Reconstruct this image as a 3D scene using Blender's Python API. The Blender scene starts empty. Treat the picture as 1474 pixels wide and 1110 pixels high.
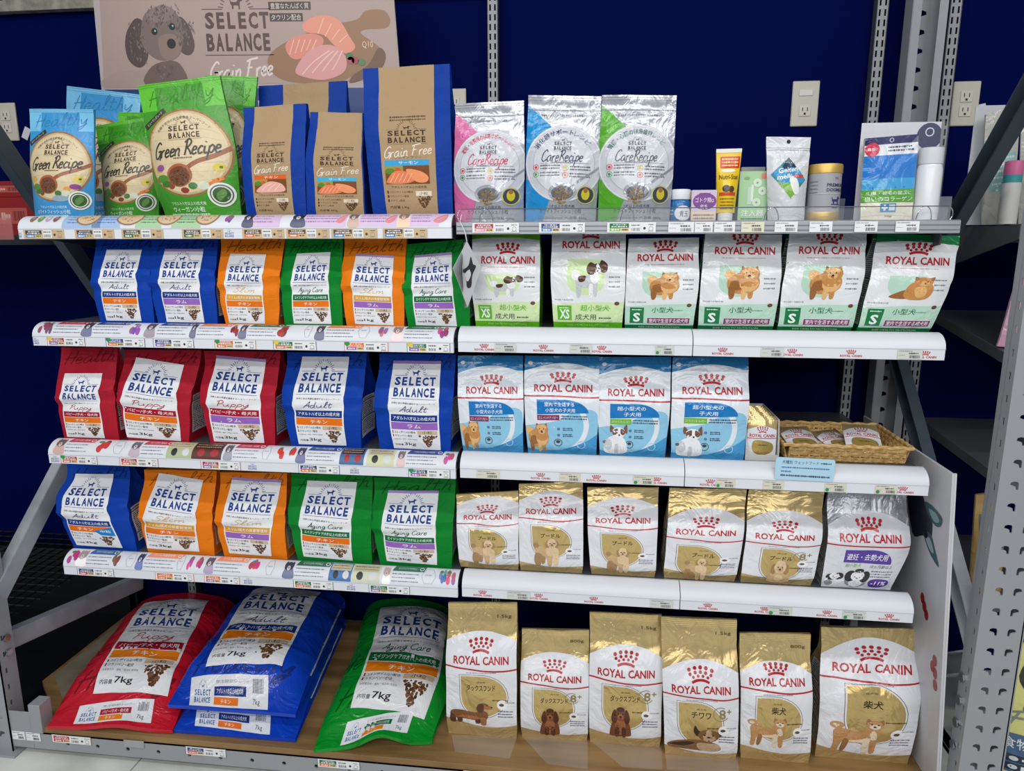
import bpy, bmesh, math, random
import numpy as np
from mathutils import Vector, Matrix, noise
from mathutils.geometry import tessellate_polygon

# ------------------------------------------------------------------ camera, world, lights, exposure
SC = bpy.context.scene
COL = SC.collection
CAM = np.array([0.3414, -1.7017, 1.4302])
FPX = 1021.4
ROT = np.array([[0.992644, 0.121066, -0.000710], [-0.023164, 0.195676, 0.980395], [-0.118831, 0.973167, -0.197041]])
cd = bpy.data.cameras.new('camera'); cam = bpy.data.objects.new('camera', cd); COL.objects.link(cam)
cd.sensor_width = 36.0; cd.sensor_fit = 'HORIZONTAL'; cd.lens = FPX / 1474 * 36; cd.clip_start = 0.05
_m = Matrix(((ROT[0][0], ROT[1][0], -ROT[2][0]), (ROT[0][1], ROT[1][1], -ROT[2][1]), (ROT[0][2], ROT[1][2], -ROT[2][2])))
cam.matrix_world = Matrix.Translation(Vector(CAM)) @ _m.to_4x4()
SC.camera = cam
SC.view_settings.view_transform = 'Standard'; SC.view_settings.look = 'None'
SC.view_settings.gamma = 1.0; SC.view_settings.use_curve_mapping = False
SC.view_settings.exposure = -0.42
w = bpy.data.worlds.new('store_air'); SC.world = w; w.use_nodes = True
w.node_tree.nodes['Background'].inputs[0].default_value = (0.80, 0.88, 1.0, 1)
w.node_tree.nodes['Background'].inputs[1].default_value = 0.34

def area_light(name, loc, sx, sy, power, tilt=0.0, color=(1, 0.98, 0.95)):
    ld = bpy.data.lights.new(name, 'AREA'); ld.shape = 'RECTANGLE'; ld.size = sx; ld.size_y = sy
    ld.energy = power; ld.color = color
    o = bpy.data.objects.new(name, ld); COL.objects.link(o); o.location = loc; o.rotation_euler = (tilt, 0, 0)
area_light('ceiling_or_added_tube_light', (-0.9, -1.25, 2.95), 2.4, 0.10, 19, math.radians(22))
area_light('ceiling_or_added_tube_light', (1.7, -1.25, 2.95), 2.4, 0.10, 19, math.radians(22))
area_light('ceiling_or_added_tube_light', (0.0, -2.9, 2.95), 5.0, 0.12, 56, math.radians(38))
for _y in (-4.3, -6.0, -8.0): area_light('ceiling_or_added_tube_light', (0.0, _y, 2.95), 6.0, 0.14, 52, math.radians(50))  # far rows added behind the camera to give glints on the bags

# ------------------------------------------------------------------ helpers
def at(px, py, Y):                      # the point of the plane at depth Y that the photograph shows at a pixel
    d = ROT.T @ np.array([(px - 737) / FPX, -(py - 555) / FPX, 1.0]); t = (Y - CAM[1]) / d[1]
    return CAM + t * d
def at_z(px, py, Z):
    d = ROT.T @ np.array([(px - 737) / FPX, -(py - 555) / FPX, 1.0]); t = (Z - CAM[2]) / d[2]
    return CAM + t * d
def lin(c):
    return tuple(((v / 255) / 12.92 if v / 255 <= 0.04045 else ((v / 255 + 0.055) / 1.055) ** 2.4) for v in c)

FIN = {  # roughness, metallic, specular, noise scale, bump distance, coat
    'matte': (0.75, 0, 0.3, 0, 0, 0), 'satin': (0.42, 0, 0.5, 0, 0, 0), 'gloss': (0.22, 0, 0.5, 0, 0, 0),
    'paper': (0.52, 0, 0.12, 34, 0.0013, 0), 'film': (0.17, 0, 0.5, 11, 0.0050, 0), 'gold': (0.24, 0.5, 0.5, 10, 0.0065, 0),
    'silver': (0.24, 0.4, 0.5, 14, 0.0040, 0), 'wall': (0.7, 0, 0.02, 0, 0, 0), 'steel': (0.42, 0.55, 0.5, 0, 0, 0), 'chrome': (0.15, 1.0, 0.5, 0, 0, 0),
    'poly': (0.30, 0, 0.5, 26, 0.0014, 0)}
MATS = {}
def mat(c, fin='satin', alpha=1.0):
    k = (tuple(c), fin, alpha)
    if k in MATS: return MATS[k]
    m = bpy.data.materials.new('%s_%02x%02x%02x' % ((fin,) + tuple(int(v) for v in c))); m.use_nodes = True
    nt = m.node_tree; b = nt.nodes['Principled BSDF']; r = FIN[fin]
    b.inputs['Base Color'].default_value = lin(c) + (1,); b.inputs['Roughness'].default_value = r[0]
    b.inputs['Metallic'].default_value = r[1]; b.inputs['Specular IOR Level'].default_value = r[2]
    if alpha < 1: b.inputs['Alpha'].default_value = alpha
    if r[3]:
        tc = nt.nodes.new('ShaderNodeTexCoord'); n1 = nt.nodes.new('ShaderNodeTexNoise'); bp = nt.nodes.new('ShaderNodeBump')
        n1.inputs['Scale'].default_value = r[3]; n1.inputs['Detail'].default_value = 3.5
        n1.inputs['Distortion'].default_value = 1.4; n1.inputs['Roughness'].default_value = 0.55
        bp.inputs['Distance'].default_value = r[4] * 2.0; bp.inputs['Strength'].default_value = 0.85
        nt.links.new(tc.outputs['Object'], n1.inputs['Vector']); nt.links.new(n1.outputs['Fac'], bp.inputs['Height'])
        nt.links.new(bp.outputs['Normal'], b.inputs['Normal'])
    MATS[k] = m; return m
def noisy_mat(name, c1, c2, scale, rough, stretch=(1, 1, 1), spec=0.4, lo=0.35, hi=0.65, bump=0.0):
    m = bpy.data.materials.new(name); m.use_nodes = True; nt = m.node_tree; b = nt.nodes['Principled BSDF']
    tc = nt.nodes.new('ShaderNodeTexCoord'); mp = nt.nodes.new('ShaderNodeMapping'); mp.inputs['Scale'].default_value = stretch
    n1 = nt.nodes.new('ShaderNodeTexNoise'); n1.inputs['Scale'].default_value = scale; n1.inputs['Detail'].default_value = 6
    cr = nt.nodes.new('ShaderNodeValToRGB')
    cr.color_ramp.elements[0].position = lo; cr.color_ramp.elements[0].color = lin(c1) + (1,)
    cr.color_ramp.elements[1].position = hi; cr.color_ramp.elements[1].color = lin(c2) + (1,)
    L = nt.links.new
    L(tc.outputs['Object'], mp.inputs['Vector']); L(mp.outputs['Vector'], n1.inputs['Vector']); L(n1.outputs['Fac'], cr.inputs['Fac'])
    L(cr.outputs['Color'], b.inputs['Base Color']); b.inputs['Roughness'].default_value = rough; b.inputs['Specular IOR Level'].default_value = spec
    if bump:
        bp = nt.nodes.new('ShaderNodeBump'); bp.inputs['Distance'].default_value = bump; L(n1.outputs['Fac'], bp.inputs['Height']); L(bp.outputs['Normal'], b.inputs['Normal'])
    return m
def clear_mat(name, c=(235, 240, 245), alpha=0.18, rough=0.08):
    m = bpy.data.materials.new(name); m.use_nodes = True; nt = m.node_tree; b = nt.nodes['Principled BSDF']
    b.inputs['Base Color'].default_value = lin(c) + (1,); b.inputs['Roughness'].default_value = rough; b.inputs['Alpha'].default_value = alpha
    return m

def tag(o, label, cat, group=None, kind=None):
    if label: o['label'] = label
    if cat: o['category'] = cat
    if group: o['group'] = group
    if kind: o['kind'] = kind
    return o
def thing(name, label, cat, loc=(0, 0, 0), rot=(0, 0, 0), group=None):
    o = bpy.data.objects.new(name, None); COL.objects.link(o); o.location = tuple(float(v) for v in loc); o.rotation_euler = rot
    o.empty_display_size = 0.05
    return tag(o, label, cat, group)
def link_mesh(name, me, parent=None):
    o = bpy.data.objects.new(name, me); COL.objects.link(o)
    if parent is not None: o.parent = parent
    return o

class MB:
    """collects simple shapes and links them as one mesh object"""
    def __init__(s): s.v = []; s.f = []; s.m = []; s.mi = 0
    def add(s, vs, fs):
        b = len(s.v); s.v += [tuple(float(q) for q in p) for p in vs]
        for f in fs: s.f.append([b + i for i in f]); s.m.append(s.mi)
        return s
    def box(s, x0, x1, y0, y1, z0, z1):
        return s.add([(x0, y0, z0), (x1, y0, z0), (x1, y1, z0), (x0, y1, z0), (x0, y0, z1), (x1, y0, z1), (x1, y1, z1), (x0, y1, z1)],
                     [(0, 3, 2, 1), (4, 5, 6, 7), (0, 1, 5, 4), (1, 2, 6, 5), (2, 3, 7, 6), (3, 0, 4, 7)])
    def bar(s, a, b, wd, ht, up=(1, 0, 0)):        # box along a->b
        a = Vector(a); b = Vector(b); d = (b - a).normalized(); u = Vector(up); sd = d.cross(u).normalized(); u = sd.cross(d).normalized()
        vs = []
        for p in (a, b):
            for i, j in ((-1, -1), (1, -1), (1, 1), (-1, 1)): vs.append(p + sd * wd / 2 * i + u * ht / 2 * j)
        return s.add(vs, [(3, 2, 1, 0), (4, 5, 6, 7), (0, 1, 5, 4), (1, 2, 6, 5), (2, 3, 7, 6), (3, 0, 4, 7)])
    def tube(s, pts, r, n=8, closed=False):
        pts = [Vector(p) for p in pts]; N = len(pts); vs = []; up = Vector((0.13, 0.31, 0.94))
        for i, p in enumerate(pts):
            if closed: d = pts[(i + 1) % N] - pts[i - 1]
            else: d = pts[min(i + 1, N - 1)] - pts[max(i - 1, 0)]
            d.normalize(); a = d.cross(up)
            if a.length < 1e-3: a = d.cross(Vector((1, 0, 0)))
            a.normalize(); b = d.cross(a)
            for k in range(n):
                t = 2 * math.pi * k / n; vs.append(p + a * r * math.cos(t) + b * r * math.sin(t))
        fs = []
        for i in range(N if closed else N - 1):
            j = (i + 1) % N
            for k in range(n): fs.append((i * n + k, i * n + (k + 1) % n, j * n + (k + 1) % n, j * n + k))
        if not closed: fs += [tuple(range(n))[::-1], tuple((N - 1) * n + k for k in range(n))]
        return s.add(vs, fs)
    def prism(s, prof, x0, x1):                    # (y, z) profile swept along x
        n = len(prof); vs = [(x0, y, z) for y, z in prof] + [(x1, y, z) for y, z in prof]
        return s.add(vs, [tuple(range(n)), tuple(range(2 * n - 1, n - 1, -1))] + [(i, n + i, n + (i + 1) % n, (i + 1) % n) for i in range(n)])
    def lathe(s, prof, n=40, c=(0, 0)):            # (r, z)
        vs = []
        for r, z in prof:
            for k in range(n): t = 2 * math.pi * k / n; vs.append((c[0] + r * math.cos(t), c[1] + r * math.sin(t), z))
        fs = [(i * n + k, i * n + (k + 1) % n, (i + 1) * n + (k + 1) % n, (i + 1) * n + k) for i in range(len(prof) - 1) for k in range(n)]
        fs += [tuple(range(n))[::-1], tuple((len(prof) - 1) * n + k for k in range(n))]
        return s.add(vs, fs)
    def build(s, name, mats, parent=None, bevel=0, smooth=False, angle=40, solid=0):
        me = bpy.data.meshes.new(name); me.from_pydata(s.v, [], s.f)
        if not isinstance(mats, (list, tuple)): mats = [mats]
        for m in mats: me.materials.append(m)
        me.polygons.foreach_set('material_index', s.m)
        bm = bmesh.new(); bm.from_mesh(me); bmesh.ops.recalc_face_normals(bm, faces=bm.faces); bm.to_mesh(me); bm.free()
        if smooth or bevel:
            me.polygons.foreach_set('use_smooth', [True] * len(me.polygons)); me.set_sharp_from_angle(angle=math.radians(angle))
        o = link_mesh(name, me, parent)
        if solid:
            md = o.modifiers.new('thickness', 'SOLIDIFY'); md.thickness = solid; md.offset = -1
        if bevel:
            md = o.modifiers.new('edge', 'BEVEL'); md.width = bevel; md.segments = 2; md.limit_method = 'ANGLE'
        return o

def plate(name, outer, holes, place, mats, parent, thick):
    """sheet metal with real holes: 2D loops triangulated, mapped by place(x, y) -> 3D, thickened"""
    loops = [[Vector((x, y, 0)) for x, y in outer]] + [[Vector((x, y, 0)) for x, y in h] for h in holes]
    flat = [p for l in loops for p in l]; tris = tessellate_polygon(loops)
    b = MB(); b.add([place(p.x, p.y) for p in flat], tris)
    return b.build(name, mats, parent, solid=thick)

# ------------------------------------------------------------------ printed artwork (2D, unit box, y up)
def smooth_loop(pts, n=5, closed=True):
    pts = [np.array(p, float) for p in pts]; N = len(pts); out = []
    for i in range(N if closed else N - 1):
        if closed: p0, p1, p2, p3 = pts[i - 1], pts[i], pts[(i + 1) % N], pts[(i + 2) % N]
        else: p0, p1, p2, p3 = pts[max(i - 1, 0)], pts[i], pts[i + 1], pts[min(i + 2, N - 1)]
        for k in range(n):
            t = k / n; out.append(0.5 * ((2 * p1) + (p2 - p0) * t + (2 * p0 - 5 * p1 + 4 * p2 - p3) * t * t + (3 * p1 - p0 - 3 * p2 + p3) * t ** 3))
    if not closed: out.append(pts[-1])
    return [(float(p[0]), float(p[1])) for p in out]

_fc = bpy.data.curves.new('lettering', 'FONT'); _fo = bpy.data.objects.new('lettering', _fc); COL.objects.link(_fo)
_TXT = {}
def glyphs(s, bold):
    k = (s, bold)
    if k not in _TXT:
        _fc.body = s; _fc.resolution_u = 2; _fc.offset = bold; bpy.context.view_layer.update()
        e = _fo.evaluated_get(bpy.context.evaluated_depsgraph_get()); me = e.to_mesh(); me.calc_loop_triangles()
        V = np.array([v.co[:2] for v in me.vertices]).reshape(-1, 2); F = [tuple(t.vertices) for t in me.loop_triangles]; e.to_mesh_clear()
        if len(V):
            lo, hi = V.min(0), V.max(0); V = (V - lo) / np.maximum(hi - lo, 1e-6); asp = (hi[0] - lo[0]) / max(hi[1] - lo[1], 1e-6)
        else: asp = 1
        _TXT[k] = (V, F, asp)
    return _TXT[k]

HAND = {
 'a': [[(.42, .45), (.25, .5), (.05, .3), (.1, .02), (.3, .05), (.42, .4), (.42, .1), (.55, 0)]],
 'd': [[(.38, .38), (.2, .47), (.04, .25), (.14, 0), (.30, .05), (.40, .3)], [(.42, .98), (.40, .1), (.54, .02)]],
 'u': [[(0, .45), (.05, .1), (.2, .02), (.36, .2), (.4, .46), (.4, .1), (.55, 0)]],
 'l': [[(0, .05), (.2, .6), (.25, 1), (.13, .9), (.1, .2), (.18, 0), (.32, .08)]],
 't': [[(.14, .85), (.1, .15), (.2, 0), (.34, .1)], [(-.05, .55), (.35, .6)]],
 'p': [[(.08, .45), (0, -.42)], [(.06, .35), (.25, .5), (.4, .3), (.25, .02), (.06, .1)]],
 'y': [[(0, .45), (.08, .12), (.22, .1), (.38, .46), (.3, -.2), (.1, -.42), (0, -.3), (.45, .05)]],
 'i': [[(.05, .46), (.05, .1), (.15, 0), (.25, .08)], [(.08, .68), (.11, .74)]],
 'm': [[(0, .46), (.03, 0)], [(.03, .3), (.18, .48), (.24, .3), (.24, 0)], [(.25, .3), (.4, .48), (.46, .3), (.47, .05), (.58, 0)]],
 'n': [[(0, .46), (.03, 0)], [(.03, .3), (.2, .48), (.3, .35), (.31, .05), (.42, 0)]],
 'g': [[(.38, .42), (.2, .48), (.04, .28), (.15, .06), (.33, .15), (.39, .45), (.35, -.25), (.12, -.42), (.02, -.28), (.5, .05)]],
 'r': [[(0, .46), (.03, 0)], [(.03, .3), (.15, .46), (.28, .44)]],
 'e': [[(.04, .24), (.3, .3), (.28, .46), (.12, .46), (.03, .2), (.15, 0), (.38, .1)]],
 'c': [[(.34, .4), (.2, .48), (.04, .25), (.14, 0), (.36, .1)]],
 'h': [[(.05, 0), (.15, 1)], [(.06, .25), (.22, .48), (.32, .35), (.31, .05), (.42, 0)]],
 's': [[(.3, .42), (.15, .48), (.08, .32), (.25, .18), (.18, 0), (0, .05)]],
 'A': [[(0, 0), (.3, .6), (.45, 1), (.47, .5), (.5, 0)], [(.1, .35), (.55, .4)]],
 'P': [[(.1, 0), (.18, .9)], [(0, .8), (.3, 1), (.5, .8), (.35, .5), (.12, .48)]],
 'S': [[(.45, .85), (.25, 1), (.1, .75), (.35, .45), (.3, .05), (.05, 0), (0, .2)]],
 'C': [[(.55, .8), (.4, 1), (.1, .7), (.05, .2), (.3, 0), (.6, .2)]],
 'G': [[(.6, .85), (.4, 1), (.08, .6), (.1, .1), (.35, .02), (.55, .3), (.55, .42), (.33, .42), (.64, .42), (.55, -.12)]],
 'R': [[(.1, 0), (.18, .95)], [(0, .8), (.3, 1), (.5, .8), (.3, .52), (.12, .5), (.35, .35), (.6, 0)]],
 'F': [[(.15, 0), (.22, .9)], [(0, .85), (.3, .95), (.78, 1)], [(.1, .5), (.45, .52)]],
 'H': [[(.1, 0), (.18, 1)], [(.5, 0), (.58, 1)], [(.0, .45), (.65, .55)]]}

class Art:
    def __init__(s, aspect=1.4):
        s.items = []; s.a = aspect          # aspect = height / width of the printed area
    def put(s, path, V, F, col, fin, L):
        s.items.append([path, np.array(V, float).reshape(-1, 2), [tuple(f) for f in F], (tuple(col), fin), L]); return s
    def poly(s, path, pts, col, fin='film', L=1):
        t = tessellate_polygon([[Vector((x, y, 0)) for x, y in pts]])
        return s.put(path, pts, t, col, fin, L)
    def blob(s, path, pts, col, fin='film', L=1, n=4): return s.poly(path, smooth_loop(pts, n), col, fin, L)
    def rect(s, path, x0, y0, x1, y1, col, fin='film', L=1):
        return s.put(path, [(x0, y0), (x1, y0), (x1, y1), (x0, y1)], [(0, 1, 2, 3)], col, fin, L)
    def ell(s, path, cx, cy, rx, ry=None, col=(0, 0, 0), fin='film', L=1, n=18):
        if ry is None: ry = rx / s.a
        pts = [(cx + rx * math.cos(2 * math.pi * k / n), cy + ry * math.sin(2 * math.pi * k / n)) for k in range(n)]
        return s.put(path, pts, [tuple(range(n))], col, fin, L)
    def line(s, path, pts, wd, col, fin='film', L=1, closed=False):
        A = np.array(pts, float); A[:, 1] *= s.a; N = len(A); V = []
        for i in range(N):
            d = (A[(i + 1) % N] - A[i - 1]) if closed else (A[min(i + 1, N - 1)] - A[max(i - 1, 0)])
            l = math.hypot(*d) or 1; nx, ny = -d[1] / l, d[0] / l
            V += [(A[i][0] + nx * wd / 2, (A[i][1] + ny * wd / 2) / s.a), (A[i][0] - nx * wd / 2, (A[i][1] - ny * wd / 2) / s.a)]
        M = N if closed else N - 1
        return s.put(path, V, [(2 * i, 2 * i + 1, (2 * i + 3) % (2 * N), (2 * i + 2) % (2 * N)) for i in range(M)], col, fin, L)
    def ring(s, path, cx, cy, r, wd, col, fin='film', L=1, a0=0, a1=360, n=40):
        full = abs(a1 - a0) >= 360
        pts = [(cx + r * math.cos(math.radians(a0 + (a1 - a0) * k / n)), cy + r / s.a * math.sin(math.radians(a0 + (a1 - a0) * k / n))) for k in range(n if full else n + 1)]
        return s.line(path, pts, wd, col, fin, L, full)
    def text(s, path, t, cx, cy, wd, ht=None, col=(0, 0, 0), fin='film', L=2, bold=0.01, rot=0, shear=0):
        V, F, asp = glyphs(t, bold * .3 if any(ord(c) > 0x2e80 for c in t) else bold)
        if not len(V): return s
        if ht is None: ht = wd / asp / s.a
        x = (V[:, 0] - .5) * wd; y = (V[:, 1] - .5) * ht; x = x + shear * y * s.a
        if rot:
            c, q = math.cos(math.radians(rot)), math.sin(math.radians(rot)); x, y = x * c - y * s.a * q, (x * q + y * s.a * c) / s.a
        return s.put(path, np.stack([x + cx, y + cy], 1), F, col, fin, L)
    def arc_text(s, path, t, cx, cy, r, ht, a0, a1, col, fin='film', L=2, bold=0.012):      # from angle a0 to a1 (degrees, clockwise reading)
        V, F, asp = glyphs(t, bold * .6)
        ang = np.radians(a0 + (a1 - a0) * V[:, 0]); rr = r + (V[:, 1] - .5) * ht
        return s.put(path, np.stack([cx + rr * np.cos(ang), cy + rr * np.sin(ang) / s.a], 1), F, col, fin, L)
    def hand(s, path, t, cx, cy, wd, ht, col, wt=0.012, fin='film', L=2, shear=.25, rot=0):   # brush script, ht = capital height
        x = 0; st = []
        for ch in t:
            if ch == ' ': x += .22; continue
            g = HAND[ch]; mx = max(p[0] for l in g for p in l)
            for l in g: st.append([(x + p[0] + shear * p[1], p[1]) for p in l])
            x += mx + (.055 if ch.islower() else .02)
        X = [p[0] for l in st for p in l]; lo, hi = min(X), max(X)
        c, q = math.cos(math.radians(rot)), math.sin(math.radians(rot))
        for l in st:
            P = [((p[0] - (lo + hi) / 2) / (hi - lo) * wd, (p[1] - .45) * ht) for p in l]
            P = [(cx + a * c - b * s.a * q, cy + (a * q + b * s.a * c) / s.a) for a, b in P]
            s.line(path, smooth_loop(P, 4, False), wt, col, fin, L + .07 * st.index(l))
        return s
    def dashes(s, path, x0, x1, y, ht, col, seed=0, fin='film', L=2, cell=None):   # print too small to read
        r = random.Random(seed); x = x0; cell = cell or ht * s.a * .8
        while x < x1 - 1e-4:
            l = min(cell * r.choice((.6, .9, .9, 1.3)), x1 - x); k = r.choice((.55, .8, 1, 1))
            s.rect(path, x, y - ht / 2 * k, x + l * .78, y + ht / 2 * k, col, fin, L); x += l
        return s
    def bars(s, path, x0, x1, y0, y1, col=(40, 40, 45), seed=0, fin='film', L=2, n=18):
        r = random.Random(seed); st = (x1 - x0) / n
        for i in range(n): s.rect(path, x0 + i * st, y0, x0 + i * st + st * r.choice((.25, .45, .65)), y1, col, fin, L)
        return s
    def shapes(s, path, x0, y0, x1, y1, lst, fin='film', L=2):
        """lst of ('e', cx, cy, rx, ry, col) or ('b', pts, col) in a unit box"""
        dx, dy = x1 - x0, y1 - y0
        r = random.Random(len(lst) * 7 + int(x0 * 100)); lim = .15 * max(.02, dx)
        for i, q in enumerate(lst):
            l = L + i * .12
            if q[0] == 'e': s.ell(path, x0 + q[1] * dx, y0 + q[2] * dy, abs(q[3] * dx), q[4] * dy, q[5], fin, l, 14)
            else: s.blob(path, [(x0 + px * dx, y0 + py * dy) for px, py in q[1]], q[2], fin, l)
            if q[0] == 'e': bx = (q[1] - q[3], q[1] + q[3], q[2] - q[4], q[2] + q[4])
            else: bx = (min(p[0] for p in q[1]), max(p[0] for p in q[1]), min(p[1] for p in q[1]), max(p[1] for p in q[1]))
            if (bx[1] - bx[0]) * (bx[3] - bx[2]) < .006: continue
            c0 = q[-1]                           # fur: short strokes of slightly different tone
            for k in range(int(14 + 160 * (bx[1] - bx[0]) * (bx[3] - bx[2]))):
                X, Y = r.uniform(bx[0], bx[1]), r.uniform(bx[2], bx[3])
                if q[0] == 'e':
                    if ((X - q[1]) / q[3]) ** 2 + ((Y - q[2]) / q[4]) ** 2 > .95: continue
                else:
                    n = len(q[1]); ins = False
                    for m in range(n):
                        (xa, ya), (xb, yb) = q[1][m], q[1][m - 1]
                        if (ya > Y) != (yb > Y) and X < (xb - xa) * (Y - ya) / (yb - ya) + xa: ins = not ins
                    if not ins: continue
                g = r.choice((.80, .88, 1.08, 1.15)); cx, cy = x0 + X * dx, y0 + Y * dy; w_, h_ = dx * r.uniform(.012, .022), dy * r.uniform(.03, .06); sl = dx * r.uniform(-.03, .03)
                s.put(path, [(cx, cy + h_ / 2), (cx - w_ / 2 + sl * .5, cy), (cx + sl, cy - h_ / 2), (cx + w_ / 2 + sl * .5, cy)], [(0, 1, 2, 3)], tuple(min(255, int(round(v * g / 6) * 6)) for v in c0), fin, l + .03 + (k % 5) * .018)
        return s

def cut_item(V, F, nx, ny):
    """split printed shapes along the grid lines of the surface they are laid on"""
    polys = [[tuple(V[i]) for i in f] for f in F]
    for ax, n in ((0, nx), (1, ny)):
        out = []
        for p in polys:
            lo = min(q[ax] for q in p); hi = max(q[ax] for q in p); k0 = math.floor(lo * n + 1e-6) + 1; k1 = math.ceil(hi * n - 1e-6)
            if k0 >= k1: out.append(p); continue
            if hi - lo < .5 / n: out.append(p); continue
            cur = p
            for k in range(k0, k1):
                c = k / n; A = []; B = []
                for i in range(len(cur)):
                    a, b = cur[i], cur[(i + 1) % len(cur)]
                    if a[ax] <= c: A.append(a)
                    if a[ax] >= c: B.append(a)
                    if (a[ax] - c) * (b[ax] - c) < 0:
                        t = (c - a[ax]) / (b[ax] - a[ax]); m = [0, 0]; m[ax] = c; m[1 - ax] = a[1 - ax] + t * (b[1 - ax] - a[1 - ax]); A.append(tuple(m)); B.append(tuple(m))
                if len(A) > 2: out.append(A)
                cur = B
                if len(cur) < 3: break
            if len(cur) > 2: out.append(cur)
        polys = out
    idx = {}; NV = []; NF = []
    for p in polys:
        f = []
        for q in p:
            k = (round(q[0], 6), round(q[1], 6))
            if k not in idx: idx[k] = len(NV); NV.append(k)
            if not f or f[-1] != idx[k]: f.append(idx[k])
        if len(f) > 1 and f[0] == f[-1]: f.pop()
        if len(set(f)) == len(f) and len(f) > 2:
            ar = sum(NV[f[i - 1]][0] * NV[f[i]][1] - NV[f[i]][0] * NV[f[i - 1]][1] for i in range(len(f)))
            if abs(ar) > 1e-10: NF.append(tuple(f) if ar > 0 else tuple(f[::-1]))
    return np.array(NV, float).reshape(-1, 2), NF

def bilin(q, uv):               # q = BL, BR, TL, TR
    q = np.array(q, float); u = uv[:, :1]; v = uv[:, 1:2]
    return q[0] * (1 - u) * (1 - v) + q[1] * u * (1 - v) + q[2] * (1 - u) * v + q[3] * u * v
def inv_bilin(q, P):
    uv = np.array([[.5, .5]])
    for _ in range(30):
        e = bilin(q, uv) - P; h = 1e-4
        J = np.stack([(bilin(q, uv + [[h, 0]]) - bilin(q, uv))[0] / h, (bilin(q, uv + [[0, h]]) - bilin(q, uv))[0] / h], 1)
        uv = uv - np.linalg.lstsq(J, e[0], rcond=None)[0]
    return uv[0]

class Patch:
    """a grid of points with normals; printed artwork is laid on it"""
    def __init__(s, P, flip=False):
        s.flip = flip; s.P = P; s.nv, s.nu = P.shape[0] - 1, P.shape[1] - 1
        du = np.gradient(P, axis=1); dv = np.gradient(P, axis=0); n = np.cross(du, dv)
        if flip: n = -n
        s.N = n / np.maximum(np.linalg.norm(n, axis=2, keepdims=True), 1e-9)
    def sample(s, uv):
        u = np.clip(uv[:, 0], 0, 1) * s.nu; v = np.clip(uv[:, 1], 0, 1) * s.nv
        i = np.minimum(u.astype(int), s.nu - 1); j = np.minimum(v.astype(int), s.nv - 1); fu = (u - i)[:, None]; fv = (v - j)[:, None]
        def g(A): return A[j, i] * (1 - fu) * (1 - fv) + A[j, i + 1] * fu * (1 - fv) + A[j + 1, i] * (1 - fu) * fv + A[j + 1, i + 1] * fu * fv
        n = g(s.N); return g(s.P), n / np.maximum(np.linalg.norm(n, axis=1, keepdims=True), 1e-9)

def lay_art(patch, art, root, uvq=None, lift=0.0007, step=0.00014):
    g = (patch.nu, patch.nv)
    if uvq is None:
        if getattr(art, 'cutfor', None) != g:
            art.done = [cut_item(it[1], it[2], *g) for it in art.items]; art.cutfor = g
        geo = art.done
    else: geo = [cut_item(bilin(uvq, it[1]), it[2], *g) if len(it[1]) else (it[1], []) for it in art.items]
    made = {}; order = []
    for it, gm in zip(art.items, geo):
        if it[0] not in made: made[it[0]] = []; order.append(it[0])
        made[it[0]].append((gm[0], gm[1], it[3], it[4]))
    objs = {}
    for path in sorted(order, key=lambda p: p.count('/')):
        Vs = []; Ns = []; Fs = []; Mi = []; mats = []; keys = {}; b = 0
        for uv, F, mk, L in made[path]:
            if not len(F): continue
            p, n = patch.sample(uv); Vs.append(p + n * (lift + step * L)); Ns.append(n)
            if mk not in keys: keys[mk] = len(mats); mats.append(mat(mk[0], mk[1]))
            Fs += [tuple(b + i for i in (f[::-1] if patch.flip else f)) for f in F]; Mi += [keys[mk]] * len(F); b += len(uv)
        if not Vs: continue
        par, _, nm = path.rpartition('/')
        me = bpy.data.meshes.new(nm); me.from_pydata(np.concatenate(Vs).tolist(), [], Fs)
        for m in mats: me.materials.append(m)
        me.polygons.foreach_set('material_index', Mi); me.polygons.foreach_set('use_smooth', [True] * len(Fs))
        me.normals_split_custom_set_from_vertices(np.concatenate(Ns).tolist())
        objs[path] = link_mesh(nm, me, objs.get(par, root))
    return objs

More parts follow.
